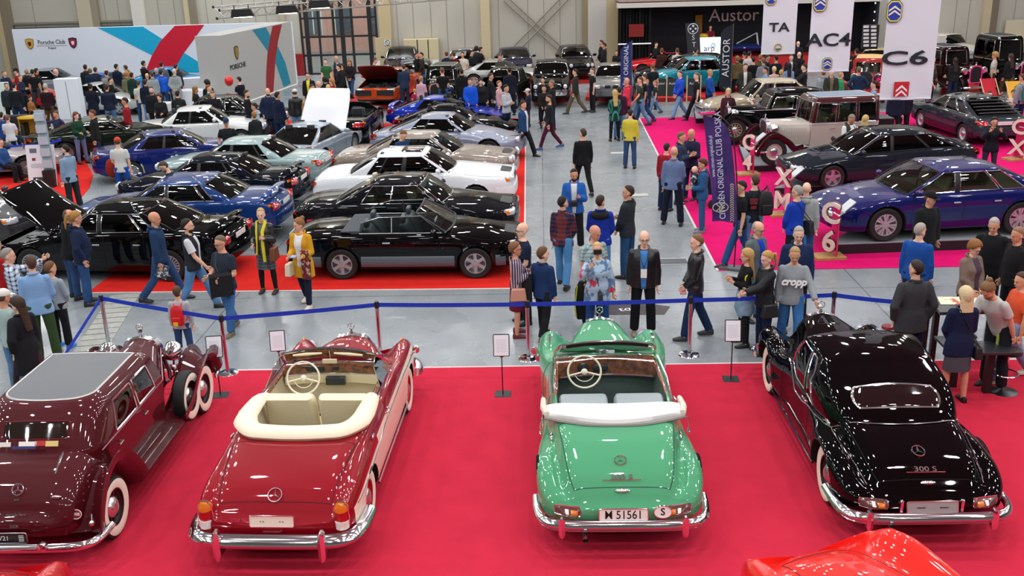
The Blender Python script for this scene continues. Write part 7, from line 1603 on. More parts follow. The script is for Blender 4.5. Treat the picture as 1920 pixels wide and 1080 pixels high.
def finish_people():
 sc=bpy.context.scene
 for o,v,it,f in FINISH:
  m=o.modifiers.new('skin','REMESH');m.mode='VOXEL';m.voxel_size=v;m.use_smooth_shade=True
  m=o.modifiers.new('smooth','SMOOTH');m.factor=.5;m.iterations=it*2
 bpy.context.view_layer.update();dg=bpy.context.evaluated_depsgraph_get()
 for o,v,it,f in FINISH:
  me=bpy.data.meshes.new_from_object(o.evaluated_get(dg));mt=o.data.materials[0]
  if f and f.n:
   bm=bmesh.new();bm.from_mesh(me);base=[bm.verts.new(p)for p in f.v]
   for fc in f.f:
    try:bm.faces.new([base[i]for i in fc]).smooth=True
    except ValueError:pass
   bm.to_mesh(me);bm.free()
  me.materials.clear();me.materials.append(mt);me.shade_smooth();o.modifiers.clear();old=o.data;o.data=me;bpy.data.meshes.remove(old)
  # ------------------------------------------------------------ all the cars
def pl(px,py,z,lx,ly,rz,base=0.0):
 """ground position of a car whose local point (lx, ly, z) is seen at a picture point"""
 p=at(px,py,z+base);c,s=math.cos(rz),math.sin(rz);return Vector((p.x-(c*lx-s*ly),p.y-(s*lx+c*ly),base))
def D(**k):
 d=dict(wb=2.70,fo=.85,ro=1.1,hw=.87,x1=.80,x2=.10,x3=-.85,x4=-1.45,zr=1.38,wr=.62,wbs=.80,zn=.0,znose=.80,zhood=.90,zcowl=.96,zdeck=.95,ztail=.88,R=.32,crown=.05);d.update(k);return d
R_=math.radians
sports_300('cabriolet','light green classic two-seat cabriolet with plate M 51561','#4a9a6e',(.80,11.70,0),PI/2,False,plate_txt='M 51561')
sports_300('coupe','black classic coupe with chrome-framed rear window on the red carpet','#040405',(4.07,11.82,0),R_(90.5),True,seat='#5a4a3a')
ponton_cabriolet('red and cream classic cabriolet with cream seats and folded top',(-2.86,11.42,0),R_(88.2))
limousine('maroon vintage limousine with grey roof cloth, plate W21',(-5.72,11.45,0),PI/2)
# two cars whose tips reach into the picture from below
def low_nose(name,label,c,loc,mirror=1,lamp=False):
 root=thing(name,label,'car',loc,PI/2);pt=paint(c,.1)
 rows=[(-2.2,.70,.40,.50,.60,.62,.52,.64,.44,.66,.68),(-1.4,.84,.26,.52,.72,.86,.62,.88,.52,.90,.92),(-.6,.84,.22,.52,.72,.86,.64,.90,.56,.96,.98),(.2,.86,.22,.52,.72,.90,.60,.84,.50,.94,.98),(.9,.88,.24,.54,.73,.95,.56,.80,.42,.88,.94),(1.4,.88,.26,.55,.73,.96,.53,.76,.36,.82,.88),(1.75,.84,.34,.56,.72,.90,.52,.70,.32,.74,.78),(1.98,.76,.44,.56,.70,.74,.52,.60,.30,.62,.64)]
 V,F,T,xs,n,half=table_shell(rows,[(1.25,.33,.39),(-1.25,.33,.39)],lambda x,f,s,u:'under' if u else('hole' if f>7.2 and-1.0<x<0 else('hood' if f>6.6 and .1<x<1.9 else 'body')),ns=40,nst=40,extra=(-1.0,0,.1,1.9))
 bv=bvh_of(V,F);P=split_shell(V,F,T,{'body':('body',pt,None),'under':('underbody',DARK,None),'hood':('hood',pt,None)},root,60);edge_trim(P['hood'],.004,SEAM,'panel_gap')
 for x in(1.25,-1.25):
  for sy in(1,-1):add_wheel(root,x,sy*.74,sy,.33,.17,'wire','#b8babd',cap='#d0d0d0')
 for sy in(1,-1):q=MB();q.lathe([(.085,-.1),(.09,.02),(.06,.06),(.001,.07)],20,0,'x',(1.93,sy*.66,.58));q.build('headlamp',LENS_W,root);q=MB();q.tube([(1.95,sy*.66+.092*math.cos(a),.58+.092*math.sin(a))for a in np.linspace(0,2*PI,21)[:-1]],.012,k=6,closed=True);q.build('lamp_rim',CHROME,root)
 cockpit([Vector(p)for p in((-1.0,-.5,.95),(-.5,-.55,.98),(0,-.52,.98),(0,.52,.98),(-.5,.55,.98),(-1.0,.5,.95))],.3,root,dict(rim_m=BLACK));open_windscreen(.12,-.1,.55,.48,.97,1.22,root,dict(ws_m=CHROME,ws_r=.012))
 for sy in(.28,-.28):seat_bench(-.75,sy,.5,.98,mat('roadster_seat','#1c1a1a',.5),root)
 q=MB();chrome_bumper(q,2.16,.82,.42,1,.35,.05,.04);q.build('front_bumper',CHROME,root)
 if lamp:
  q=MB();q.ell((1.55,.73,1.02),(.10,.05,.05),0,14,10);q.tube([(1.62,.73,1.03),(1.66,.73,1.12)],[.01,.006],k=6);q.build('fender_lamp',CHROME,root)
  q=MB();q.ell((1.65,.30,.95),(.12,.12,.12),0,20,14);q.build('chrome_headlamp',CHROME,root)
 return root
r=low_nose('roadster','orange-red roadster whose rounded fender shows at the bottom edge','#e5231a',(3.2,6.50,0));r.rotation_euler.z=R_(110)
low_nose('roadster','red roadster whose chrome-topped fender shows at the bottom left corner','#b80c18',(-5.42,6.22,0),lamp=False)
q=MB();
# ---- dark coupe and cabriolet row
c,rz,L=place_by_wheels((895,521),(643,523),.87,-1)
S=D(c='#060607',x1=.78,x2=.18,x3=-.65,x4=-1.40,zr=1.36,chrome=1,wheel='six',clad='#5d666e',grille='merc',open=(-1.15,.62,.35),inner='#33383c',ws_m=BLACK,R=.325,wheel_='',bumper='body',hw=.87,ro=1.10,fo=.86)
r=modern_car('convertible','black open convertible with grey lower cladding on the scarlet carpet','car',c,rz,S)
for x,zt_ in((-.05,1.08),(-.80,1.00)):
 for sy in(.36,-.36):seat_bench(x,sy,.52,zt_,mat('seat_grey','#3b4248',.5),r,zb=.55);q=MB();q.box((x-.08,sy,zt_+.07),(.09,.26,.14));q.build('headrest',mat('seat_grey','#3b4248',.5),r,bevel=.03)
q=MB();q.loft([[(-1.16+a,y,.965+b*(1-abs(y/.72)**6*.5))for a,b in((-.20,0),(-.18,.02),(.1,.035),(.22,.02),(.24,-.02),(0,-.03))]for y in np.linspace(-.70,.70,15)]);q.build('tonneau_cover',mat('tonneau','#3a4046',.8),r)
for sy in(1,-1):g=MB();A=[(-.95,sy*.80,.96),(.70,sy*.79,.96),(.28,sy*.68,1.28),(-.55,sy*.70,1.26),(-.92,sy*.74,1.16)];g.add(A,[(0,1,2,3,4)]);o=g.build('door_glass',GLASS,r,sharp=None);f=MB();f.tube(A,.010,k=5,closed=True);f.tube([(-.30,sy*.80,.96),(-.30,sy*.70,1.26)],.012,k=5);f.build('glass_frame',STEEL,o)
steering_wheel(Vector((.22,.36,1.0)),.19,BLACK,r,spokes=3)
q=MB();q.box((.50,-.1,1.06),(.02,.34,.05));q.build('paper_strip',mat('paper_white','#e4e4ea',.7),r)
rz=R_(-3);mk=lambda name,label,S,loc,rz,**k:modern_car(name,label,'car',loc,rz,S,**k)
mk('coupe','dark grey pillarless coupe with cream seats behind the black convertible',D(c='#14161a',wb=2.85,fo=.93,ro=1.15,hw=.91,x1=.80,x2=.22,x3=-.75,x4=-1.60,zr=1.40,chrome=1,chrome2=1,grille='merc',wheel='five',glass=GLASS,seat='#b9b096',pillars=[(-.38,-.36)],cpil=.55,bpil=1,inner='#3a3a34',wr=.66,tail='amber',ztl=.68),pl(947,402,.66,2.2,-.75,rz),rz)
rz=R_(-2);mk('saloon','white saloon with dark glass roof panel and black side windows',D(c='#dfe3e6',znose=.86,zhood=.96,zcowl=1.0,met=0,wb=2.94,fo=.9,ro=1.20,hw=.94,x1=.78,x2=.10,x3=-.95,x4=-1.72,zr=1.44,grille='merc',sunroof=1,pillars=[(-.42,-.30),(-1.02,-.99)],doors=2,wr=.68,cpil=.42,ztl=.70,soft=1.3),pl(950,345,.66,2.25,-.80,rz),rz)
rz=R_(-6);mk('coupe','champagne beige coupe behind the white saloon',D(c='#8b7f74',znose=.84,zhood=.93,met=.4,wb=2.94,fo=.9,ro=1.20,hw=.92,x1=.78,x2=.10,x3=-.90,x4=-1.72,zr=1.40,grille='merc',pillars=[(-.60,-.55)],wr=.66,cpil=.5,glass=GLASS,soft=1.3,ztl=.70,hround=2),pl(950,305,.66,2.25,-.70,rz),rz)
rz=R_(-9);mk('coupe','silver-lilac luxury coupe with sloping tail in the middle row',D(c='#8c92a4',met=.7,wb=2.75,fo=.9,ro=1.05,hw=.95,x1=.62,x2=-.02,x3=-.80,x4=-1.85,zr=1.38,grille='wide',pillars=[(-.75,-.70)],wr=.64,cpil=.65,glass=GLASS_DARK,soft=2.0,zdeck=.93,ztail=.85,zhood=.80,hround=1,R=.35,crown=.07),pl(964,268,.60,2.15,-.75,rz),rz)
rz=R_(-10);mk('sports_coupe','black low sports coupe between the silver-lilac and the blue one',D(c='#08090b',wb=2.4,fo=.85,ro=.95,hw=.90,x1=.45,x2=-.20,x3=-.75,x4=-1.75,zr=1.22,zcowl=.85,zhood=.72,znose=.55,zdeck=.85,ztail=.78,grille='wide',pillars=[],wr=.58,cpil=.7,glass=GLASS,soft=2.2,crown=.06),pl(745,235,.6,-2.0,-.7,rz),rz)
rz=R_(-8);mk('sports_coupe','bright blue low sports coupe at the back of the middle row',D(c='#0a2a9c',met=.4,wb=2.4,fo=.85,ro=.95,hw=.90,x1=.45,x2=-.20,x3=-.75,x4=-1.75,zr=1.20,zcowl=.85,zhood=.72,znose=.55,zdeck=.85,ztail=.78,grille='wide',pillars=[],wr=.58,cpil=.7,glass=GLASS,soft=2.2,spoiler=1),pl(733,216,.6,-2.0,-.7,rz),rz)
# ---- left group, tails to the right
rz=R_(175);c,rz_,L=place_by_wheels((72,524),(323,527),.93,1)
r=mk('saloon','black saloon with its hood raised beside the scarlet carpet',D(c='#070708',wb=2.97,fo=.85,ro=1.15,hw=.93,x1=.85,x2=.15,x3=-.85,x4=-1.65,zr=1.46,zdeck=1.05,ztail=1.0,zcowl=1.0,zhood=.88,znose=.76,doors=4,pillars=[(-.10,.0),(-1.02,-.98)],chrome=1,wheel='multi',R=.345,wr=.68,spoiler=1,hood_open=R_(48),glass=GLASS_DARK,ztl=.82,seat='#4a2018',inner='#2a1612'),c,rz_)
rz=R_(178);mk('saloon','mid blue saloon with chrome window line behind the black one',D(c='#0f3470',met=.2,wb=2.83,fo=.83,ro=1.12,hw=.90,x1=.82,x2=.12,x3=-.85,x4=-1.55,zr=1.42,zdeck=1.02,ztail=.96,doors=4,pillars=[(-.10,-.02),(-1.0,-.96)],chrome=1,wr=.67,spoiler=1,glass=GLASS),pl(512,398,.70,-2.50,.75,rz),rz)
rz=R_(176);mk('saloon','black-blue saloon with ducktail spoiler between the blue and pale ones',D(c='#10141e',met=.3,wb=2.76,fo=.8,ro=1.10,hw=.875,x1=.80,x2=.15,x3=-.80,x4=-1.50,zr=1.40,doors=4,pillars=[(-.10,-.02),(-.98,-.94)],wr=.64,spoiler=1,grille='kidney',hround=2,glass=GLASS_DARK,zdeck=1.0,ztail=.96),pl(548,350,.70,-2.45,.70,rz),rz)
rz=R_(175);mk('saloon','pale sea-green saloon with rear toward the aisle',D(c='#8fa5a6',met=.3,wb=2.76,fo=.8,ro=1.12,hw=.875,x1=.80,x2=.15,x3=-.80,x4=-1.50,zr=1.40,doors=4,pillars=[(-.10,-.02),(-.98,-.94)],wr=.64,hround=2,glass=GLASS_DARK,zdeck=.98,ztail=.93),pl(596,313,.70,-2.48,.70,rz),rz)
rz=R_(24);mk('coupe','deep blue two-door coupe behind the man with the red cap',D(c='#051860',met=.2,wb=2.70,fo=.78,ro=.95,hw=.855,x1=.78,x2=.15,x3=-.75,x4=-1.42,zr=1.35,wr=.62,wheel='multi',pillars=[(-.42,-.34)],cpil=.35,glass=GLASS,R=.325,zdeck=.98,ztail=.93),pl(250,343,.0,-1.35,-.74,rz),rz)
rz=R_(8);mk('coupe','white two-door coupe behind the deep blue one',D(c='#d6d8d6',wb=2.57,fo=.75,ro=1.0,hw=.83,x1=.70,x2=.15,x3=-.72,x4=-1.30,zr=1.38,wr=.62,pillars=[(-.42,-.34)],cpil=.35,glass=GLASS,bumper='black',hround=2,R=.31),pl(455,277,.0,1.285,-.72,rz),rz)
rz=R_(6);mk('saloon','black boxy saloon behind the white two-door coupe',D(c='#121412',wb=2.57,fo=.75,ro=1.0,hw=.83,x1=.70,x2=.15,x3=-.95,x4=-1.40,zr=1.40,wr=.62,doors=4,pillars=[(-.12,-.04)],cpil=.3,glass=GLASS,chrome=1,hround=2,bumper='chrome',R=.31),pl(498,253,.0,1.285,-.72,rz),rz)
rz=R_(22);mk('muscle_car','dark green fastback muscle car with pale vinyl roof at the left',D(c='#141d12',croof='#54594e',wb=2.85,fo=.9,ro=1.15,hw=.93,x1=.55,x2=-.05,x3=-.80,x4=-1.80,zr=1.30,wr=.66,pillars=[],cpil=.8,glass=GLASS,bumper='chrome',grille='wide',zdeck=.92,ztail=.88,chrome=1,hround=2,R=.34),pl(52,271,.7,-2.52,-.78,rz),rz)
rz=R_(-16);mk('saloon','grey saloon cut by the left edge beyond the raised black hood',D(c='#3f3e40',met=.5,wb=2.83,fo=.83,ro=1.12,hw=.90,x1=.82,x2=.12,x3=-.85,x4=-1.55,zr=1.42,doors=4,pillars=[(-.10,-.02)],wr=.67,glass=GLASS_DARK),pl(86,392,.68,2.15,.55,rz),rz)
rz=R_(12);mk('wedge_coupe','pale rose-grey low car cut by the left edge behind the poster',D(c='#9a8f90',wb=2.5,fo=.9,ro=.9,hw=.85,x1=.55,x2=-.1,x3=-.7,x4=-1.5,zr=1.18,zcowl=.8,zhood=.7,znose=.55,zdeck=.85,ztail=.8,pillars=[],cpil=.6,far=1),pl(32,334,.0,.9,-.72,rz),rz)
# ---- rear views in the middle
c,rz,L=place_by_wheels((662,288),(606,318),.90,-1)
S=D(c='#8e9aa6',met=.5,wb=2.50,fo=.95,ro=.95,hw=.91,x1=.55,x2=-.08,x3=-.75,x4=-1.85,zr=1.28,zcowl=.88,zhood=.78,znose=.62,zdeck=.90,ztail=.86,pillars=[(-.35,-.28)],cpil=.30,glass=GLASS,soft=1.8,wr=.60,hood_open=R_(62),hood_in='#e6e8ec',R=.32,tsz=(.34,.15),ctop=-.9)
mk('hatchback_coupe','silver hatchback coupe seen from behind with its hood standing open',S,c,rz)
c,rz,L=place_by_wheels((712,245),(692,266),.89,-1);S=D(c='#090a0c',wb=2.42,fo=.85,ro=.95,hw=.89,x1=.62,x2=.20,x3=-.5,x4=-1.2,zr=1.20,zcowl=.88,zhood=.78,zdeck=.90,ztail=.84,open=(-.70,.45,.35),soft=2.2,wheel='five',R=.32,grille='none')
r=mk('roadster','black open roadster seen from behind beside the raised white hood',S,c,rz)
for sy in(.33,-.33):seat_bench(-.30,sy,.48,1.08,mat('seat_grey','#3b4248',.5),r,zb=.5);q=MB();q.tube([(-.52,sy-.18,.9),(-.52,sy-.14,1.12),(-.52,sy+.14,1.12),(-.52,sy+.18,.9)],.022,k=6);q.build('roll_hoop',mat('hoop','#555a5e',.3,.6),r)
# ---- back row, noses toward us
F_=dict(far=1)
rz=R_(-96);S=D(c='#b8400f',wb=2.75,fo=.95,ro=1.1,hw=.95,x1=.45,x2=-.15,x3=-.85,x4=-1.55,zr=1.30,wr=.66,pillars=[],glass=GLASS_DARK,hood_open=R_(30),hood_in='#7a1c0c',grille='none',headl='',bumper='body',**F_)
r=mk('muscle_car','orange muscle car with its hood open on a red platform',S,pl(706,192,.2,2.2,0,rz,.16),rz);q=MB();q.box((2.42,0,.62),(.05,1.6,.22));q.build('grille',BLACK,r,bevel=.01);q=MB();q.box((2.46,0,.60),(.06,.22,.38));q.build('nose_badge',paint('#b8400f'),r,bevel=.02)
rz=R_(-88);mk('saloon','dark violet saloon facing us behind the orange muscle car',D(c='#1b1722',met=.3,**F_,wr=.66,zr=1.45),pl(747,124,.7,2.1,0,rz),rz)
rz=R_(-80);mk('hatchback','steel blue car between the orange muscle car and the open-hood vintage',D(c='#0f3f66',met=.3,**F_,wr=.66,zr=1.30),pl(786,150,.6,2.0,0,rz),rz)
rz=R_(-95);S=dict(c='#14180f',ct='#4a4c3c',wb=2.7,R=.36,wc=.66,track=.68,xb=.25,xa=-1.5,zr=1.60,zb=1.05,zl=.42,xrad=1.45,zrad=1.05,wins=[(.1,-.55),(-.65,-1.2)],far=1,zhl=.85,yhl=.55,wheel='disc',rim='#22251c',seat='#3a3a34',glass=GLASS_DARK)
vintage_car('vintage_saloon','green-black vintage saloon showing its chrome engine on the back row',pl(818,180,.6,1.6,0,rz,.16),rz,S);
q=MB();rr=random.Random(5);cc=pl(818,180,.6,1.6,0,rz,.16)
r=[o for o in COL.objects if o.name.startswith('vintage_saloon')][-1]
for i in range(22):q.ell((1.0+rr.uniform(-.35,.45),rr.uniform(-.34,.34),1.05+rr.uniform(0,.16)),(rr.uniform(.04,.1),)*3,0,8,6)
q.build('engine',mat('engine_bright','#8f9285',.25,.9),r)
rz=R_(-90);mk('saloon','pale grey old saloon behind the men at the beige wall cabinet',D(c='#77766f',**F_,wr=.68,zr=1.45,hw=.88),pl(867,128,.7,2.1,0,rz),rz)
rz=R_(-5);mk('sports_coupe','silver sports coupe in side view on the back row',D(c='#9a9c96',met=.6,wb=2.35,fo=.95,ro=.95,hw=.90,x1=.60,x2=.0,x3=-.70,x4=-1.60,zr=1.22,zcowl=.85,zhood=.75,znose=.6,zdeck=.86,ztail=.8,wr=.58,pillars=[],cpil=.5,soft=2.2,wheel='five',rim='#d8d8d8',**F_),pl(936,141,.6,0,-.89,rz,.16),rz)
rz=R_(-85);mk('coupe','dark blue coupe with black glass facing us by the wall brace',D(c='#12122e',met=.4,**F_,wr=.66,zr=1.38),pl(970,124,.7,2.15,0,rz),rz)
rz=R_(-92);S=D(c='#0b0c0b',wb=2.6,fo=.8,ro=.9,hw=.82,x1=.55,x2=.15,x3=-.9,x4=-1.3,zr=1.52,zcowl=1.02,zhood=.95,znose=.80,zdeck=1.0,bumper='chrome',hround=1,grille='merc',**F_,wr=.64,soft=1.8,glass=GLASS,nomirror=1)
mk('saloon','black rounded fifties saloon with chrome nose facing us',S,pl(1032,172,.5,2.05,0,rz,.16),rz)
rz=R_(-100);S=D(c='#171814',wb=2.5,fo=.8,ro=.9,hw=.78,x1=.55,x2=.15,x3=-.8,x4=-1.2,zr=1.50,zcowl=1.0,zhood=.95,znose=.80,bumper='chrome',hround=1,hood_open=R_(24),**F_,wr=.60,soft=1.8,glass=GLASS,nomirror=1)
mk('saloon','small black vintage saloon with open hood before the silver coupe',S,pl(930,185,.5,1.9,0,rz),rz)
rz=R_(-86);mk('hatchback','small black hatchback facing us left of the pillar',D(c='#0c0c0d',**F_,wr=.62,zr=1.40,hw=.82,hround=2,x4=-1.6,x3=-1.2),pl(1086,126,.6,2.0,0,rz,.16),rz)
rz=R_(-97);mk('coupe','silver-grey coupe facing us on a red platform beside the blue flag',D(c='#6f7071',met=.6,**F_,wr=.64,zr=1.36,hw=.88),pl(1147,170,.55,2.15,0,rz,.16),rz)
rz=R_(190);mk('sports_car','bright red sports car in front of the black curtain',D(c='#c8101c',wb=2.5,fo=.95,ro=.9,hw=.92,x1=.5,x2=-.1,x3=-.6,x4=-1.6,zr=1.18,zcowl=.85,zhood=.72,znose=.55,pillars=[],cpil=.6,soft=2.2,wheel='five',**F_,wr=.58,c2=None,croof='#15161a'),pl(1203,146,.0,1.25,.75,rz,.0),rz)
rz=R_(186);mk('estate_car','dark estate car with roof rack behind the turquoise saloon',D(c='#15171a',wb=2.6,fo=.85,ro=1.0,hw=.85,x1=.75,x2=.25,x3=-1.7,x4=-2.1,zr=1.45,doors=4,pillars=[(-.1,-.0),(-1.0,-.9)],cpil=.1,**F_,wr=.66),pl(1275,101,1.45,0,0,rz),rz)
rz=R_(184);S=D(c='#067a8c',croof='#0a8a98',wb=2.45,fo=.8,ro=.95,hw=.82,x1=.80,x2=.30,x3=-.85,x4=-1.25,zr=1.44,zcowl=.98,zhood=.9,znose=.78,zdeck=.98,ztail=.92,doors=4,pillars=[(-.1,-.04)],cpil=.2,chrome=1,wheel='disc',rim='#067a8c',bumper='chrome',glass=GLASS_DARK,hround=1,soft=.7,bpil=0,wr=.66)
mk('saloon','turquoise boxy sixties saloon on the red platform',S,pl(1360,172,.0,-1.22,.72,rz,.16),rz)
# ---- pink carpet stand
rz=R_(183);S=D(c='#9c8f74',croof='#b9ad90',met=.2,wb=3.1,fo=.82,ro=.90,hw=.89,x1=.78,x2=.25,x3=-.85,x4=-1.55,zr=1.45,zcowl=.92,zhood=.82,znose=.50,zdeck=.92,ztail=.75,doors=4,pillars=[(-.12,-.06)],cpil=.3,chrome=1,chrome2=1,glass=GLASS,wheel='disc',rim='#b9bbb8',hround=2,zhl=.62,soft=2.4,bumper='chrome',wr=.62,nt=.2,grille='none',seat='#8a7a58',inner='#6a5c44',bpil=0)
mk('saloon','beige streamlined saloon at the far end of the pink stand',S,pl(1322,205,.55,2.3,.70,rz,.2),rz)
c,rz,L=place_by_wheels((1388,264),(1533,260),.72,1,.2)
S=dict(c='#070a0a',wb=2.9,R=.37,wc=.66,track=.68,xb=.42,xa=-1.75,zr=1.50,zb=.98,zl=.36,xrad=1.50,zrad=1.0,wrad=.30,wins=[(.3,-.35),(-.47,-1.0),(-1.08,-1.4)],slope=.30,rrad=.45,ww=False,wheel='deep',rim='#cdbb8e',seat='#b3a076',chrome=1,zhl=.86,glass=GLASS,crown=.10,wslope=.22,fw=.34,board='#101212')
vintage_car('vintage_saloon','black thirties saloon with cream wheels and tan seats',c,rz,S)
c,rz,L=place_by_wheels((1447,308),(1628,300),.74,1,.2)
S=dict(c='#b9b0a6',cf='#3c0810',cr='#3c0810',ct='#7f8b9a',wb=2.85,R=.38,tw=.16,wc=.70,track=.72,xb=.35,xa=-1.65,zr=1.82,zb=1.12,zl=.46,xrad=1.42,zrad=1.16,wrad=.30,wins=[(.25,-.32),(-.40,-.92),(-1.0,-1.5)],slope=.03,rrad=.15,ww=False,wheel='disc',rim='#b9b0a6',spare=None,glass=GLASS,handles=(-.2,))
r=vintage_car('vintage_saloon','burgundy and cream tall vintage saloon with grey roof cloth',c,rz,S);q=MB();q.box((-1.95,0,.85),(.45,.9,.6));q.build('luggage_trunk',mat('trunk_black','#141012',.4),r,bevel=.02)
c,rz,L=place_by_wheels((1553,356),(1765,346),.90,1,.2)
mk('hatchback','dark grey wedge hatchback with long side windows on the pink stand',D(c='#1e242c',met=.4,wb=2.85,fo=.95,ro=.95,hw=.90,x1=.95,x2=.15,x3=-1.05,x4=-2.05,zr=1.39,wr=.66,doors=4,pillars=[(-.12,-.04),(-1.12,-1.06)],cpil=.25,glass=GLASS_DARK,wheel='five',zcowl=.90,zhood=.80,znose=.66,zdeck=1.0,ztail=.98,bulge=.03,grille='wide',R=.32),c,rz)
c,rz,L=place_by_wheels((1648,452),(1912,439),.93,1,.24)
r=mk('saloon','large dark blue saloon with cream seats and silver Y-spoke wheels',D(c='#030e56',met=.1,wb=2.90,fo=1.12,ro=.88,hw=.93,x1=1.05,x2=.20,x3=-.95,x4=-1.85,zr=1.46,wr=.68,doors=4,pillars=[(-.10,.02),(-1.05,-.98)],cpil=.28,glass=GLASS,chrome=1,wheel='yspoke',rim='#c4b9c0',seat='#c6b892',inner='#8f8266',zcowl=.98,zhood=.90,znose=.70,zdeck=1.02,ztail=.98,bulge=.05,grille='none',R=.36,crown=.08,dash='#6b5a40',hsz=(.50,.12)),c,rz)
c,rz,L=place_by_wheels((1728,241),(1806,269),.88,1)
r=mk('hatchback','grey-blue and plum wedge hatchback with louvred rear window',D(c='#28343c',met=.3,wb=2.80,fo=.95,ro=.85,hw=.88,x1=.95,x2=.25,x3=-.75,x4=-2.05,zr=1.36,wr=.62,doors=4,pillars=[(-.10,-.02),(-1.0,-.9)],cpil=.35,glass=GLASS,wheel='disc',rim='#b0b2b4',clad='#3a1426',zdeck=.96,ztail=.85,chrome=1,tsz=(.30,.13)),c,rz)
for i in range(6):u=i/5;q=MB();q.box((-1.0-.95*u,0,1.37-.34*u),(.11,1.25+.1*u,.016));q.build('window_louvre',BLACK,r)
# ---- far right and left exhibits
rz=R_(-62);mk('saloon','white sixties saloon with green side stripe at the back wall',D(c='#c9c7b4',wb=2.5,fo=.8,ro=.95,hw=.80,x1=.75,x2=.35,x3=-.75,x4=-1.1,zr=1.42,clad=None,hround=2,**F_,wr=.64,soft=.7,bumper='chrome',nomirror=1),pl(1828,98,.6,1.9,0,rz,.0),rz)
o=[o for o in COL.objects if o.name.startswith('saloon')and o.get('label','').startswith('white sixties')][0];q=MB();q.box((-.9,-.815,.80),(1.6,.015,.09));q.build('green_stripe',mat('stripe_green','#1c5a44',.5),o);
V_=dict(wb=2.7,R=.38,wc=.64,track=.68,xb=.25,xa=-1.4,zb=1.1,zl=.5,xrad=1.40,zrad=1.15,slope=.03,rrad=.12,ww=False,wheel='wood',rim='#3a2a22',far=1,wins=[(.1,-.5),(-.6,-1.2)])
rz=R_(-75);vintage_car('vintage_saloon','dark red boxy vintage saloon on the red platform at the right',pl(1830,152,.6,1.55,0,rz,.16),rz,dict(V_,c='#1a0709',ct='#26282a',zr=1.80,glass=GLASS_DARK))
rz=R_(-80);vintage_car('vintage_saloon','tall black vintage carriage-like car at the right edge',pl(1925,142,.6,1.5,0,rz,.16),rz,dict(V_,c='#0b0d0c',ct='#1c1e1e',zr=2.05,glass=GLASS_DARK))
rz=R_(-60);mk('saloon','white-roofed old saloon at the back wall by the right edge',D(c='#b9b5a4',hw=.8,**F_,zr=1.48,wr=.62),pl(1915,85,.7,1.9,0,rz),rz)
rz=R_(-120);mk('saloon','beige streamlined car half hidden behind the widest banner',D(c='#a8925e',**F_,soft=2.2,zr=1.45,glass=GLASS_DARK),pl(1628,138,.6,1.9,0,rz,.16),rz)
rz=R_(-110);vintage_car('vintage_car','orange and cream vintage car half hidden behind the widest banner',pl(1622,164,.6,1.5,0,rz,.16),rz,dict(V_,c='#9a2416',cf='#7a1410',ct='#c9a25e',zr=1.55,zb=1.0,rim='#c9b8a0'))
P911=dict(wb=2.3,fo=.85,ro=.95,hw=.85,x1=.60,x2=.05,x3=-.55,x4=-1.6,zr=1.28,zcowl=.86,zhood=.74,znose=.6,zdeck=.86,ztail=.74,wr=.56,pillars=[],cpil=.5,soft=2.4,wheel='five',hround=1,grille='none',nomirror=1)
rz=R_(-20);mk('sports_car','red sports car in the club booth behind the man in a maroon jumper',D(c='#b80c14',**P911,**F_),pl(108,172,.72,1.7,.3,rz),rz)
rz=R_(5);mk('sports_car','grey sports car under the booth wall left of the blue stripe',D(c='#7e858c',met=.5,**P911,**F_),pl(135,160,.5,1.1,-.8,rz),rz)
rz=R_(-12);mk('sports_car','silver sports car with round nose by the white info pillar',D(c='#b4b8b6',met=.4,**P911,**F_,glass=GLASS),pl(227,216,.0,1.15,-.72,rz),rz)
rz=R_(0);mk('sports_car','bright blue sports car among the booth visitors',D(c='#0c4fae',met=.2,**P911,**F_),pl(222,167,.6,.8,-.8,rz),rz)
rz=R_(4);mk('sports_car','turquoise sports car under the blue stripe of the booth wall',D(c='#0c7fb0',met=.2,**P911,**F_),pl(398,154,.55,2.0,-.6,rz),rz)
# single-seat racer on the stage
c=atY(1395,95,YS+1.4);rc=thing('racing_car','small open-wheel racing car with white roll bar on the stage','racing car',(c.x,YS+1.4,.56),PI-.1);q=MB();q.loft([[(x,w*math.cos(a),z+h*math.sin(a))for a in np.linspace(0,2*PI,13)[:-1]]for x,w,h,z in((-1.4,.25,.15,.4),(-.5,.36,.22,.42),(.3,.34,.20,.42),(1.2,.2,.12,.36),(1.7,.06,.05,.32))]);q.build('racer_body',paint('#10245e'),rc)
for x,w_ in((1.15,.16),(-1.15,.24)):
 for sy in(1,-1):add_wheel(rc,x,sy*.62,sy,.27,w_,'disc','#b9bbbf')
q=MB();q.tube([(-.7,-.2,.55),(-.6,-.16,1.15),(-.6,.16,1.15),(-.7,.2,.55)],.03,k=6);q.tube([(-.6,0,1.15),(.4,0,.62)],.025,k=6);q.build('roll_bar',mat('bar_white','#c9c9c9',.4),rc)
for x in(1.15,-1.15):q=MB();q.tube([(x,-.6,.28),(x,.6,.28)],.02,k=6);q.build('axle',STEEL,rc)
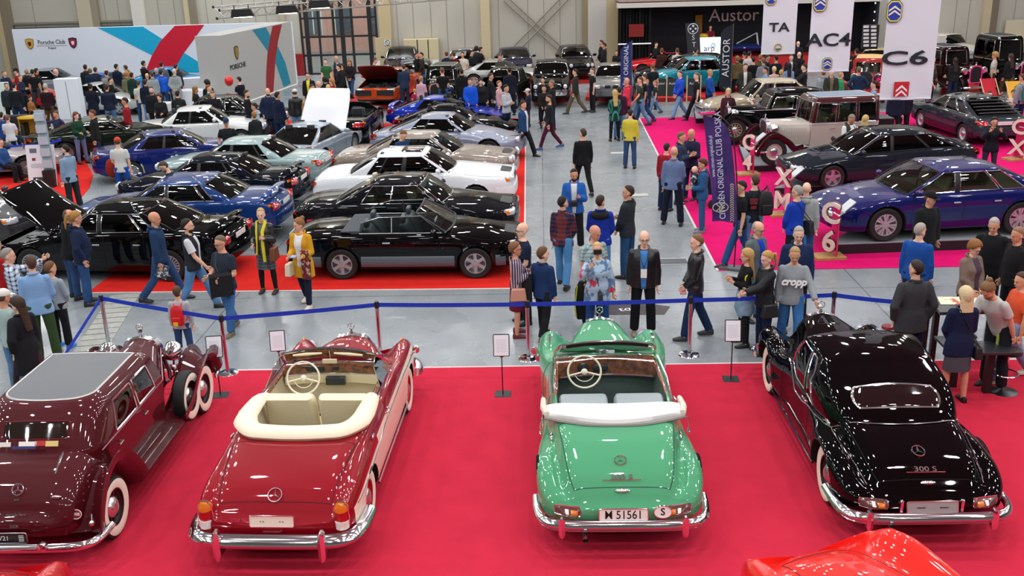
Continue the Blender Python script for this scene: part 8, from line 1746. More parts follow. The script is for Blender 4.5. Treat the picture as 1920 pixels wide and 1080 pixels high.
# bicycle beside the dark green coupe
b=thing('bicycle','small red bicycle beside the dark green coupe','bicycle',at(182,296),.3);rm=mat('bike_red','#9a1a22',.35)
for x in(-.45,.45):q=MB();q.tube([(x+.28*math.cos(a),0,.29+.28*math.sin(a))for a in np.linspace(0,2*PI,25)[:-1]],.016,k=6,closed=True);w=q.build('wheel',RUBBER,b);q=MB();[q.tube([(x,0,.29),(x+.27*math.cos(a),0,.29+.27*math.sin(a))],.003,k=4)for a in np.linspace(0,2*PI,13)[:-1]];q.build('spokes',STEEL,w)
q=MB();q.tube([(-.45,0,.29),(-.1,0,.3),(.3,0,.65),(-.2,0,.62),(-.45,0,.29)],.014,k=6);q.tube([(-.1,0,.3),(-.22,0,.72)],.014,k=6);q.tube([(.45,0,.29),(.30,0,.72),(.30,0,.8)],.014,k=6);q.build('bicycle_frame',rm,b);q=MB();q.tube([(.28,-.2,.82),(.32,0,.8),(.28,.2,.82)],.012,k=6);q.build('handlebar',BLACK,b);q=MB();q.ell((-.24,0,.75),(.11,.05,.025),0,10,6);q.build('saddle',BLACK,b)
# far left posts with rope
pa=[at(53,325),at(103,290),at(178,285)]
for i,p_ in enumerate(pa):p=thing('stanchion','chrome belt stanchion at the left stand, '+['nearest the bench','by the dark green nose','by the small bicycle'][i],'stanchion',p_);q=MB();q.lathe([(.001,.03),(.15,.015),(.16,0),(.001,0)],20);q.build('base',CHROME,p);q=MB();q.lathe([(.03,.03),(.03,.93),(.001,.95)],12);q.build('post',mat('post_chrome','#c9c9cc',.12,1),p)
belt(Vector((pa[0].x-2.2,pa[0].y,.86)),pa[0]+Vector((0,0,.88)),'dark belt at the left edge before the bench',.04);belt(pa[0]+Vector((0,0,.88)),at(115,262,.88),'dark belt at the left stand behind the leaflet tower',.05);belt(at(68,248,.88),pa[2]+Vector((0,0,.88)),'dark belt in front of the dark green coupe',.08)
# ------------------------------------------------------------ the crowd: every visitor by what they wear and where they stand
SH,TE,SW,HO,JA,LE,PU,CO,BZ,CA,VE,BL='shirt','tee','sweater','hoodie','jacket','leather','puffer','coat','blazer','cardigan','vest','blouse'
JN=('jeans','#2f4a72');JL=('jeans','#5f86ae');JD=('jeans','#1b2a48');BK=('trousers','#15161a');GY=('trousers','#3a3d42')
br,dk,bl_,gr='#4a3424','#211812','#a9854e','#8e8a86'
P=person
plaid=lambda a,b,s=11:cloth(a,'plaid',b,vs=s)
# --- left foreground
p=P(12,468,1.78,25,'stand',('point','front'),(SH,'#9fb0c8',plaid('#c8d2de','#23355c',13)),JD,('short','#8b857e'),'grey-haired man in blue checked shirt pointing, cut by the left edge',(0,5))
P(-14,448,1.85,60,'stand','down',(HO,'#a01418'),JD,('short',dk),'person in a red hooded top cut by the left edge')
P(56,483,1.78,108,'stand',('down','front'),('shirt','#7ea2cc'),('trousers','#2f4526'),('short','#4a2c20'),'man in light blue shirt and green trousers seen from behind',(20,0),fat=1.15)
p=P(92,495,1.50,78,'stand',('down','front'),(SW,'#8f9aa2'),BK,('short','#6a4428'),'boy in grey jumper, black trousers and bright blue shoes',(-20,5),shoe='#1878c8',child=True)
bag(p,(-.06,.02,.0),'#4a4030','camouflage pouch on the hip of the boy in grey jumper',.2,.1,.18,False)
p=P(30,552,1.66,150,'walk',('pocket','down'),(CO,'#17181d'),('skirt','#181a1f',cloth('#181a1f'),'#3a2024'),('long','#3a261a'),'woman with blond-tipped dark hair, black coat and red top',(20,5),inner='#b5121e',female=True)
P(2,545,1.68,60,'stand','down',(SW,'#9fb4b0'),JL,('cap','#d8d4cc'),'person with a pale cap at the left edge behind the dark coat')
p=P(115,396,1.76,45,'stand',('front','down'),(JA,'#101115'),JN,('fringe','#5a4636'),'balding man in black jacket with checked lining beside the black saloon',(-30,15),lean=8)
small('scarf',p['tf'](.13,-.10,.22),(.03,.10,.5),plaid('#a08a5a','#14141a',14),'checked lining scarf hanging from the black jacket at the left','scarf',p['rz'])
p=P(138,398,1.82,25,'stand',('pocket','pocket'),(HO,'#12203c'),('jeans','#2e5080'),('pony','#a0743c'),'person with blond ponytail in navy sweatshirt and wide jeans',(10,12),inner=None,fat=1.25)
p=P(286,393,1.82,5,'walk',('down','down'),(HO,'#1b3658'),JN,('bald',''),'bald man in dark blue hoodie walking right with a magazine',(5,5))
small('magazine',p['hands'][1]+Vector((.02,0,-.08)),(.22,.015,.28),mat('magazine','#3a4450',.4,kind='blotch',vscale=14,c2='#c8ccd0'),'magazine in the hand of the bald man in dark blue hoodie','magazine',0,.4)
p=P(349,406,1.82,8,'walk',('swb','swf'),(VE,'#20242c'),('jeans','#5a86b4'),('short',dk),'man in dark puffer vest and white tee walking right',(5,0),inner='#c8cacc',extra=('beard',),shoe='#141416')
small('folded_paper',p['hands'][0],(.12,.02,.06),mat('paper_white','#e4e4ea',.7),'folded white paper in the hand of the man in puffer vest','paper')
p=P(413,442,1.76,-115,'step',('hold','hold'),(TE,'#232c38'),('jeans','#3f6ca0'),('short','#6a5a4a'),'man with glasses in navy polo carrying a dark jacket on his arm',(-10,10),extra=('glasses',),fat=1.15,shoe='#6b5e4c')
bag(p,(.16,.02,-.02),'#3c434a','small grey shoulder bag across the man in navy polo',.24,.08,.26)
q=MB();a=p['hands'][0];q.loft([[(x,y*.5,z*(1+.1*math.sin(x*30)))for y,z in((-.12,-.30),(-.10,.06),(0,.10),(.10,.06),(.12,-.34),(0,-.30))]for x in(-.18,-.1,0,.1,.2)]);o=q.build('carried_jacket',cloth('#191a1d'));o.location=a+Vector((.02,.05,.02));o.rotation_euler.z=.4;tag(o,'dark jacket with brown collar over the arm of the man in navy polo','jacket')
p=P(488,392,1.68,-95,'stand',('phone','hold'),(LE,'#17191c'),('skirt','#5b6168',plaid('#565c64','#33383e',16),'#151518'),('short','#b89a62'),'woman with short blond hair, yellow scarf and grey checked dress',(10,5),inner='#5b6168',female=True,shoe='#2a211a')
q=MB();q.tube([p['tf'](x,y,z)for x,y,z in((.19,-.10,-.08),(.20,-.07,.15),(.19,-.06,.40),(.05,-.09,.56),(-.10,0,.57),(.05,.09,.56),(.19,.06,.40),(.21,.05,.10),(.21,.06,-.22))],.033,k=7,flat=.6);tag(q.build('scarf',cloth('#d2c234')),'long yellow scarf of the woman in the grey checked dress','scarf')
bag(p,(.14,.24,-.06),'#6a3a1e','brown leather handbag of the woman with the yellow scarf',.30,.12,.26)
p=P(560,409,1.70,-105,'step',('hold','hold'),(CA,'#c8921c'),('slim','#121a30'),('bun','#8a5f38'),'woman in mustard cardigan and dark trousers with hair bun',(-35,5),inner='#dcd8d4',female=True,shoe='#d8cebf')
bag(p,(.16,-.20,-.14),'#d6ccb0','cream quilted handbag of the woman in mustard cardigan',.26,.12,.24,False);small('printed_scarf',p['tf'](.20,.16,-.02),(.07,.14,.55),cloth('#6a2430','blotch','#b89a7a'),'burgundy printed scarf hanging from the arm of the mustard cardigan','scarf',p['rz']);small('leaflet',p['tf'](.30,-.02,.16),(.10,.14,.02),mat('leaflet_blue','#8fb0cc',.5),'pale blue leaflet in the hands of the woman in mustard cardigan','paper')
p=P(331,541,1.28,92,'stand','down',(SW,'#a3a7ae'),('jeans','#28456e'),('short','#4a3420'),'small boy with red backpack looking at the maroon limousine',(0,5),child=True)
b_=backpack(p,'#c4141c','red backpack with yellow crest on the small boy',.95);q=MB();q.box((-.12,0,-.10),(.01,.07,.06));q.build('yellow_crest',mat('crest_yellow','#e2b820',.5),b_)
P(122,273,1.78,155,'stand',('down','front'),(SH,'#7f9ab4'),('trousers','#20272c'),('short','#1f1712'),'bearded man in grey-blue shirt and dark trousers by the leaflet tower',(10,5),extra=('beard',))
p=P(219,259,1.76,100,'stand',('front','down'),(TE,'#c9cac4'),('jeans','#1d4a9c'),('cap','#c23a2c'),'man with red cap, white tee and blue trousers by the deep blue coupe',(0,10))
q=MB();q.ell((0,0,0),(.16,.12,.26),0,12,10);o=q.build('carried_jacket',cloth('#8e2418',bump=.8));o.location=p['tf'](.18,.30,-.02);tag(o,'rust-red jacket held by the man with the red cap','jacket')
P(322,300,1.76,190,'stand','down',(TE,'#152438'),JD,('short','#4a3a2a'),'bearded man with glasses leaning among the dark saloons',(0,35),lean=12,extra=('beard','glasses'))
P(749,243,1.76,-40,'stand','down',(SW,'#14385c'),JD,('short','#6a4a30'),'man in dark blue jumper between the beige and white cars',(0,30),lean=8)
# --- centre behind the belt
p=P(979,420,1.80,-155,'stand',('front','down'),(TE,'#101c34'),BK,('bald',''),'heavy bald man in navy polo behind the woman with burgundy skirt',(0,0),fat=1.35,extra=('glasses',))
p=P(966,456,1.64,5,'stand',('phone','phone'),(BL,'#5a4a5e',cloth('#3a2c48','stripe','#b9a8b0',vs=26)),('skirt','#5e1026',None or cloth('#5e1026')),('mid','#7a5236'),'woman with glasses, patterned blouse and burgundy skirt taking a photo',(0,0),female=True,shoe='#5a0f20',extra=('glasses',))
small('smartphone',(p['hands'][0]+p['hands'][1])/2+Vector((.03,0,.06)),(.015,.08,.15),mat('phone_white','#d8d0d6',.3),'pale phone held up by the woman with the burgundy skirt','phone',p['rz']);bag(p,(.02,-.22,-.08),'#c08a74','tan shoulder bag of the woman with the burgundy skirt',.28,.10,.22);small('carried_jacket',p['tf'](.20,-.10,-.02),(.14,.14,.55),cloth('#1d1f22'),'black jacket over the arm of the woman with the burgundy skirt','jacket')
P(1017,466,1.58,55,'step','down',(JA,'#16305a'),BK,('short','#5e4028'),'boy with brown hair in dark blue denim jacket behind the belt',(-20,5),child=True)
p=P(1113,424,1.80,-60,'stand',('down','down'),(TE,'#9fb4ae',plaid('#a9bdb8','#5b7a86',16)),('jeans','#20345a'),('bald',''),'balding man in pale checked shirt holding a black and yellow jacket',(20,15),fat=1.1)
q=MB();q.loft([[(x*w,y*w,z)for x,y in rrect(.26,.16,.05,3)]for z,w in((-.62,.8),(-.4,1.1),(-.1,1.0),(.05,.5))]);o=q.build('carried_jacket',cloth('#17191b',bump=.8));o.location=p['hands'][1]+Vector((-.02,0,.02));tag(o,'black jacket with yellow trim held by the man in pale checked shirt','jacket');q=MB();q.tube([(-.10,-.10,0),(-.14,-.12,-.35),(-.12,-.12,-.55)],.012,k=5);q.build('yellow_trim',mat('trim_yellow','#b9c020',.5),o)
p=P(1120,457,1.68,-85,'stand',('side','camera'),('blouse','#b8cbd8',cloth('#a3bccf','floral','#5b7898',vs=9)),('jeans','#20457a'),('short','#c9a468'),'woman in floral blouse holding a camera to her face',(-8,0),female=True,fat=1.2)
small('camera',p['tf'](.17,-.02,.72),(.05,.13,.08),BLACK,'dark compact camera at the face of the woman in floral blouse','camera',p['rz']);bag(p,(.18,.02,-.10),'#1c2026','black shoulder bag across the floral blouse',.26,.08,.22)
p=P(1208,435,1.80,-95,'stand','down',(LE,'#0f1012'),('trousers','#101114'),('fringe','#c0b4a8'),'smiling man with glasses, black leather jacket and blue jumper',(5,5),inner='#3f7ab8',extra=('glasses',),shoe='#8a7a64',fat=1.08)
small('name_badge',p['tf'](.205,.0,.18),(.008,.10,.15),mat('badge_white','#e8e6df',.35),'white name badge on the man in black leather jacket','badge',p['rz']);q=MB();q.tube([p['tf'](x,y,z)for x,y,z in((.205,0,.26),(.19,.05,.42),(.07,.08,.56),(-.06,0,.58),(.07,-.08,.56),(.19,-.05,.42),(.205,0,.26))],.006,k=5);tag(q.build('lanyard',mat('lanyard','#20243a',.6)),'dark lanyard round the neck of the man in blue jumper','lanyard')
p=P(1308,440,1.80,175,'step',('front','front'),(LE,'#121315'),('jeans','#1b2f54'),('short','#7a5638'),'man in black leather jacket and jeans facing left by the stanchion',(5,5),shoe='#26262a')
small('brochure',p['hands'][0]+Vector((0,0,-.03)),(.10,.22,.04),mat('brochure_red','#c08a90',.5,kind='blotch',vscale=20,c2='#a8242c'),'red and white brochure held by the man facing left by the stanchion','paper',p['rz'])
p=P(1402,469,1.62,185,'stand',('phone','phone'),(SW,'#0f1012'),('slim','#131418'),('long','#b8925a'),'girl with long blond hair in black top with denim tied at the waist',(-10,5),female=True,shoe='#1c1c1e')
q=MB();q.loft([[p['tf'](r_*math.cos(a)*.75*s_,r_*math.sin(a)*s_,z)for a in np.linspace(0,2*PI,17)[:-1]]for z,r_,s_ in((-.40,.15,1.0),(-.25,.22,1.1),(-.05,.215,1.0),(.08,.19,1.0))]);tag(q.build('tied_denim_jacket',mat('denim_pale','#8fb2cc',.9,var=.3,vscale=5)),'pale denim jacket tied round the waist of the long-haired girl','jacket')
q=MB();c=p['tf'](.02,.19,.36);q.tube([c+Vector((.05*math.cos(a),-.01,.06*math.sin(a)))for a in np.linspace(0,2*PI,13)[:-1]],.012,k=5,closed=True);o=q.build('yellow_print',mat('print_yellow','#d8d020',.6),p['root']);o.matrix_parent_inverse=root_m(p['root']).inverted()
p=P(1440,473,1.68,195,'stand',('reach','hold'),(PU,'#14161b'),('jeans','#14203c'),('pony','#b48a4e'),'blonde woman with ponytail in black puffer jacket pointing left',(10,8),female=True)
bag(p,(.02,.22,-.12),'#15171c','black shoulder bag of the woman in puffer jacket',.28,.12,.22)
p=P(1491,462,1.76,-100,'step',('rail','down'),(SW,'#8b9196'),('jeans','#3c78b4'),('short','#a8895c'),'young man in grey sweatshirt with white lettering touching the post',(0,18))
o=text('shirt_lettering','cropp',.16,frame(p['tf'](.165,.0,.30),Matrix.Rotation(p['rz'],3,'Z')@Vector((0,1,0)),(0,.1,1)),mat('print_white','#e6e6e4',.6),depth=.012,shear=.3,bold=.006);into(o,p['root'])if False else tag(o,'white slanted lettering across the grey sweatshirt','print')
o.parent=p['root'];o.matrix_parent_inverse=root_m(p['root']).inverted();del o['label'];del o['category']
P(1498,426,1.82,-92,'stand','down',(JA,'#14264a'),BK,('short','#a39c94'),'grey-haired man in navy jacket behind the grey sweatshirt',(-5,15),fat=1.1)
P(1420,417,1.76,-50,'stand','down',(JA,'#5a6468'),JL,('fringe','#9a8e84'),'man with glasses in grey and white windbreaker, blue collar',(5,12),inner='#1638b0',extra=('glasses',))
p=P(1055,368,1.80,70,'step',('down','front'),(SH,'#3a2430',plaid('#1c2440','#7a3028',12)),('jeans','#4f86b8'),('short','#1e1612'),'man in dark red and navy checked shirt seen from behind',(-20,0))
p=P(1076,318,1.76,-92,'stand',('phone','hold'),(JA,'#1f5aa4'),BK,('short','#14100e'),'bearded photographer in bright blue jacket with camera',(10,10),inner='#c9ccd0',extra=('beard',),shoe='#b9b4a8')
small('camera',p['tf'](.26,.0,.14),(.14,.15,.11),BLACK,'black camera held by the photographer in blue jacket','camera',p['rz'])
p=P(1126,368,1.78,80,'stand',('front','front'),(JA,'#142c90'),JL,('short','#2e1c14'),'man in royal blue and black jacket seen from behind',(-25,0));q=MB();q.ell(p['tf'](-.02,0,.46),(.20,.16,.10),0,16,10);o=q.build('dark_yoke',cloth('#14161c'),p['root']);o.matrix_parent_inverse=root_m(p['root']).inverted()
P(1178,350,1.84,150,'stand',('front','cross'),(JA,'#23282e'),('jeans','#274a72'),('short','#2e2018'),'man in charcoal fleece jacket facing left in the aisle',(20,0))
P(1093,238,1.80,105,'walk','down',(SW,'#0e0f11'),('slim','#111216'),('short','#3a2a1e'),'man all in black walking away along the aisle',(20,0))
P(1264,276,1.84,75,'wide',('down','front'),(SH,'#64789c'),('trousers','#12182a'),('bald',''),'bald man in grey-blue shirt standing at the pink carpet edge',(0,10),fat=1.12)
P(1277,249,1.80,-20,'stand',('phone','phone'),(PU,'#152a44'),JN,('short','#6a5038'),'man in dark blue quilted jacket in the group by the purple flag',(0,10))
P(1297,243,1.80,-130,'stand',('phone','down'),(JA,'#231f3c'),JD,('bald',''),'white-haired man behind the quilted jacket by the purple flag',(0,10));P(1250,270,1.66,60,'stand','down',(SW,'#8e1226'),JD,('short',dk),'person in dark red top half hidden in the flag group')
p=P(1320,299,1.68,170,'stand',('hold','hold'),(JA,'#24527c'),('slim','#2a5580'),('mid','#4e2e1e'),'woman in denim jacket and jeans holding a baby',(10,15),female=True,shoe='#6b6c72')
bb=p['tf'](.20,0,.36);bt=thing('baby','baby in dark grey clothes held by the woman in denim jacket','baby',bb,p['rz']);q=MB();q.ell((0,0,0),(.10,.10,.15),0,14,10);q.ell((.02,-.11,-.02),(.04,.05,.09),0,8,6);q.ell((.02,.11,-.02),(.04,.05,.09),0,8,6);q.ell((.04,-.06,-.18),(.05,.04,.10),0,8,6);q.ell((.04,.06,-.18),(.05,.04,.10),0,8,6);q.build('baby_suit',cloth('#2a3438','blotch','#b9c0c0'),bt);q=MB();q.ell((0,0,.20),(.075,.068,.08),0,14,10);q.ell((.07,0,.19),(.012,.01,.012),0,6,5);q.ell((0,.068,.19),(.01,.008,.015),0,6,5);q.ell((0,-.068,.19),(.01,.008,.015),0,6,5);q.build('head',mat('skin','#e2b59c',.55,spec=.3),bt)
st_=thing('pushchair','dark pushchair standing behind the woman with the baby','pushchair',at(1344,385),.4);q=MB();q.loft([[(x,y*w,z)for y,z in((-.22,.35),(-.24,.7),(0,.78),(.24,.7),(.22,.35),(0,.30))]for x,w in((-.3,.8),(-.1,1),(.15,1),(.3,.7))]);q.build('seat_pod',cloth('#15161a'),st_);q=MB();q.tube([(-.45,-.25,.95),(-.30,-.25,.6),(.3,-.25,.15)],.014,k=6);q.tube([(-.45,.25,.95),(-.30,.25,.6),(.3,.25,.15)],.014,k=6);q.tube([(-.45,-.25,.95),(-.45,.25,.95)],.016,k=6);q.tube([(-.3,-.25,.15),(-.05,-.25,.45)],.014,k=6);q.tube([(-.3,.25,.15),(-.05,.25,.45)],.014,k=6);q.build('frame',BLACK,st_)
for x,y in((-.3,-.26),(-.3,.26),(.3,-.26),(.3,.26)):q=MB();q.lathe([(.001,-.02),(.10,-.02),(.12,-.015),(.12,.015),(.10,.02),(.001,.02)],16,0,'y',(x,y,.12));q.build('wheel',RUBBER,st_)
P(1392,335,1.80,185,'walk',('down','hip'),(TE,'#101114'),('jeans','#2a4f80'),('short',dk),'man in black tee and jeans behind the purple flag')
p=P(1416,330,1.80,100,'stand','down',(TE,'#20262c'),JL,('short','#4a3222'),'man in dark tee with red print and black backpack, seen from behind',(10,0));
o=backpack(p,'#111215','black backpack slung on the right shoulder of the man in dark tee',1.0);o.location+=Matrix.Rotation(p['rz'],3,'Z')@Vector((0,-.17,.05));q=MB();q.box(p['tf'](-.155,.06,.34),(.16,.012,.12));q.box(p['tf'](-.15,.06,.22),(.12,.012,.07));o=q.build('back_print',cloth('#8e2a30','blotch','#2a2e34',vs=40),p['root']);o.matrix_parent_inverse=root_m(p['root']).inverted()
p=P(1496,350,1.78,125,'stand',('front','down'),(SW,'#1039a4'),BK,('short','#9a958e'),'grey-haired man in royal blue jumper with a strap bag',(20,5),extra=('glasses',),fat=1.1);bag(p,(-.10,-.22,.0),'#15171c','black bag slung across the royal blue jumper',.30,.14,.28);
small('shopping_bag',p['tf'](-.05,-.30,-.22),(.10,.30,.34),mat('bag_blue','#1a66b8',.2,coat=.6),'glossy blue bag beside the man in royal blue jumper','bag',p['rz']);small('held_camera',p['hands'][1]+Vector((-.05,0,-.06)),(.14,.08,.10),BLACK,'black camera hanging from the hand of the man in royal blue','camera')
P(1513,344,1.80,70,'stand','down',(HO,'#9c9e9c'),JN,('bald',''),'bald man in light grey hoodie beside the royal blue jumper',(10,0))
P(1744,360,1.84,-70,'stand','down',(JA,'#15181c'),('slim','#1c1e22'),('cap','#111214'),'young man with black cap and dark jacket before the dark blue saloon',(20,10),shoe='#141614')
P(1726,421,1.80,50,'stand','down',(SW,'#174a96'),('jeans','#14284e'),('short','#a39a8e'),'grey-haired man in blue jumper and white collar before the platform',(-20,5),fat=1.12)
P(1866,409,1.80,-125,'stand',('back','back'),(JA,'#0f1013'),BK,('short','#a8a49c'),'grey-haired man in black jacket looking down at the table',(0,20),fat=1.1)
p=P(1826,452,1.64,-65,'stand',('front','front'),(JA,'#77685c'),('trousers','#3c3430'),('curly','#8a5a2e'),'woman with short red-brown hair in a taupe jacket',(0,20),female=True,inner='#4a3a48',fat=1.15,extra=('glasses',));bag(p,(.20,.12,-.10),'#a4622a','tan handbag of the woman in taupe jacket',.24,.10,.18,False)
P(1720,491,1.84,95,'stand',('pocket','pocket'),(BZ,'#36383c'),('jeans','#14203c'),('short','#2e1f18'),'broad man in dark grey blazer with undercut, seen from behind',(25,5),fat=1.15)
p=P(1812,541,1.70,92,'stand',('front','front'),(BZ,'#111c3c'),('skirt','#48484e',cloth('#48484e')),('bob','#d2bd92'),'blonde woman in navy blazer and grey skirt, seen from behind',(0,0),female=True,shoe='#101012');bag(p,(-.02,-.24,-.14),'#121317','small black quilted bag with chain on the woman in navy blazer',.26,.12,.18)
P(1890,507,1.80,-150,'stand',('down','reach'),(TE,'#b9bab4'),('trousers','#1a1c22'),('bun','#7a5a3a'),'bearded man with hair bun in white and black polo bending forward',(0,25),lean=30,extra=('beard',))
P(1921,505,1.72,185,'walk',('down','front'),(TE,'#d0512e'),('wide','#7a8ab0',mat('denim_lilac','#7f8db0',.9)),('short',br),'person in orange tee and pale jeans at the right edge',(0,10),shoe='#d0c6b0')
P(1912,428,1.80,190,'stand','down',(SH,'#101114'),BK,('short','#8a6a50'),'man in black shirt cut by the right edge above the tables',(0,10),fat=1.15)
# --- around the pink stand
P(1594,214,1.76,-60,'stand',('front','front'),(VE,'#30352c'),GY,('short','#8a7a68'),'man in dark green vest and white shirt by the cream vintage body',(0,35),inner='#d8d8d6');P(1623,218,1.66,60,'stand','down',(SW,'#111c38'),BK,('bob','#c8aa6c'),'blonde person in navy jumper by the cream vintage body',female=True)
P(1865,221,1.68,-100,'stand',('camera','camera'),(JA,'#12161f'),('slim','#30323c'),('mid','#1c1412'),'woman in dark jacket and grey jeans photographing by the louvred hatchback',female=True)
P(1366,167,1.70,-95,'stand',('pocket','down'),(JA,'#3c1624'),('slim','#1c1c22'),('long','#d0b07a'),'long-haired blonde woman in burgundy top by the beige saloon',female=True)
for(x,y,f,l,t)in((1683,160,-100,'man in dark clothes whose legs show under the widest banner','#101a30'),(1700,158,100,'person in navy behind the widest banner','#0f1626')):P(x,y,1.82,f,'stand','down',(JA,t),BK,('short',dk),l)
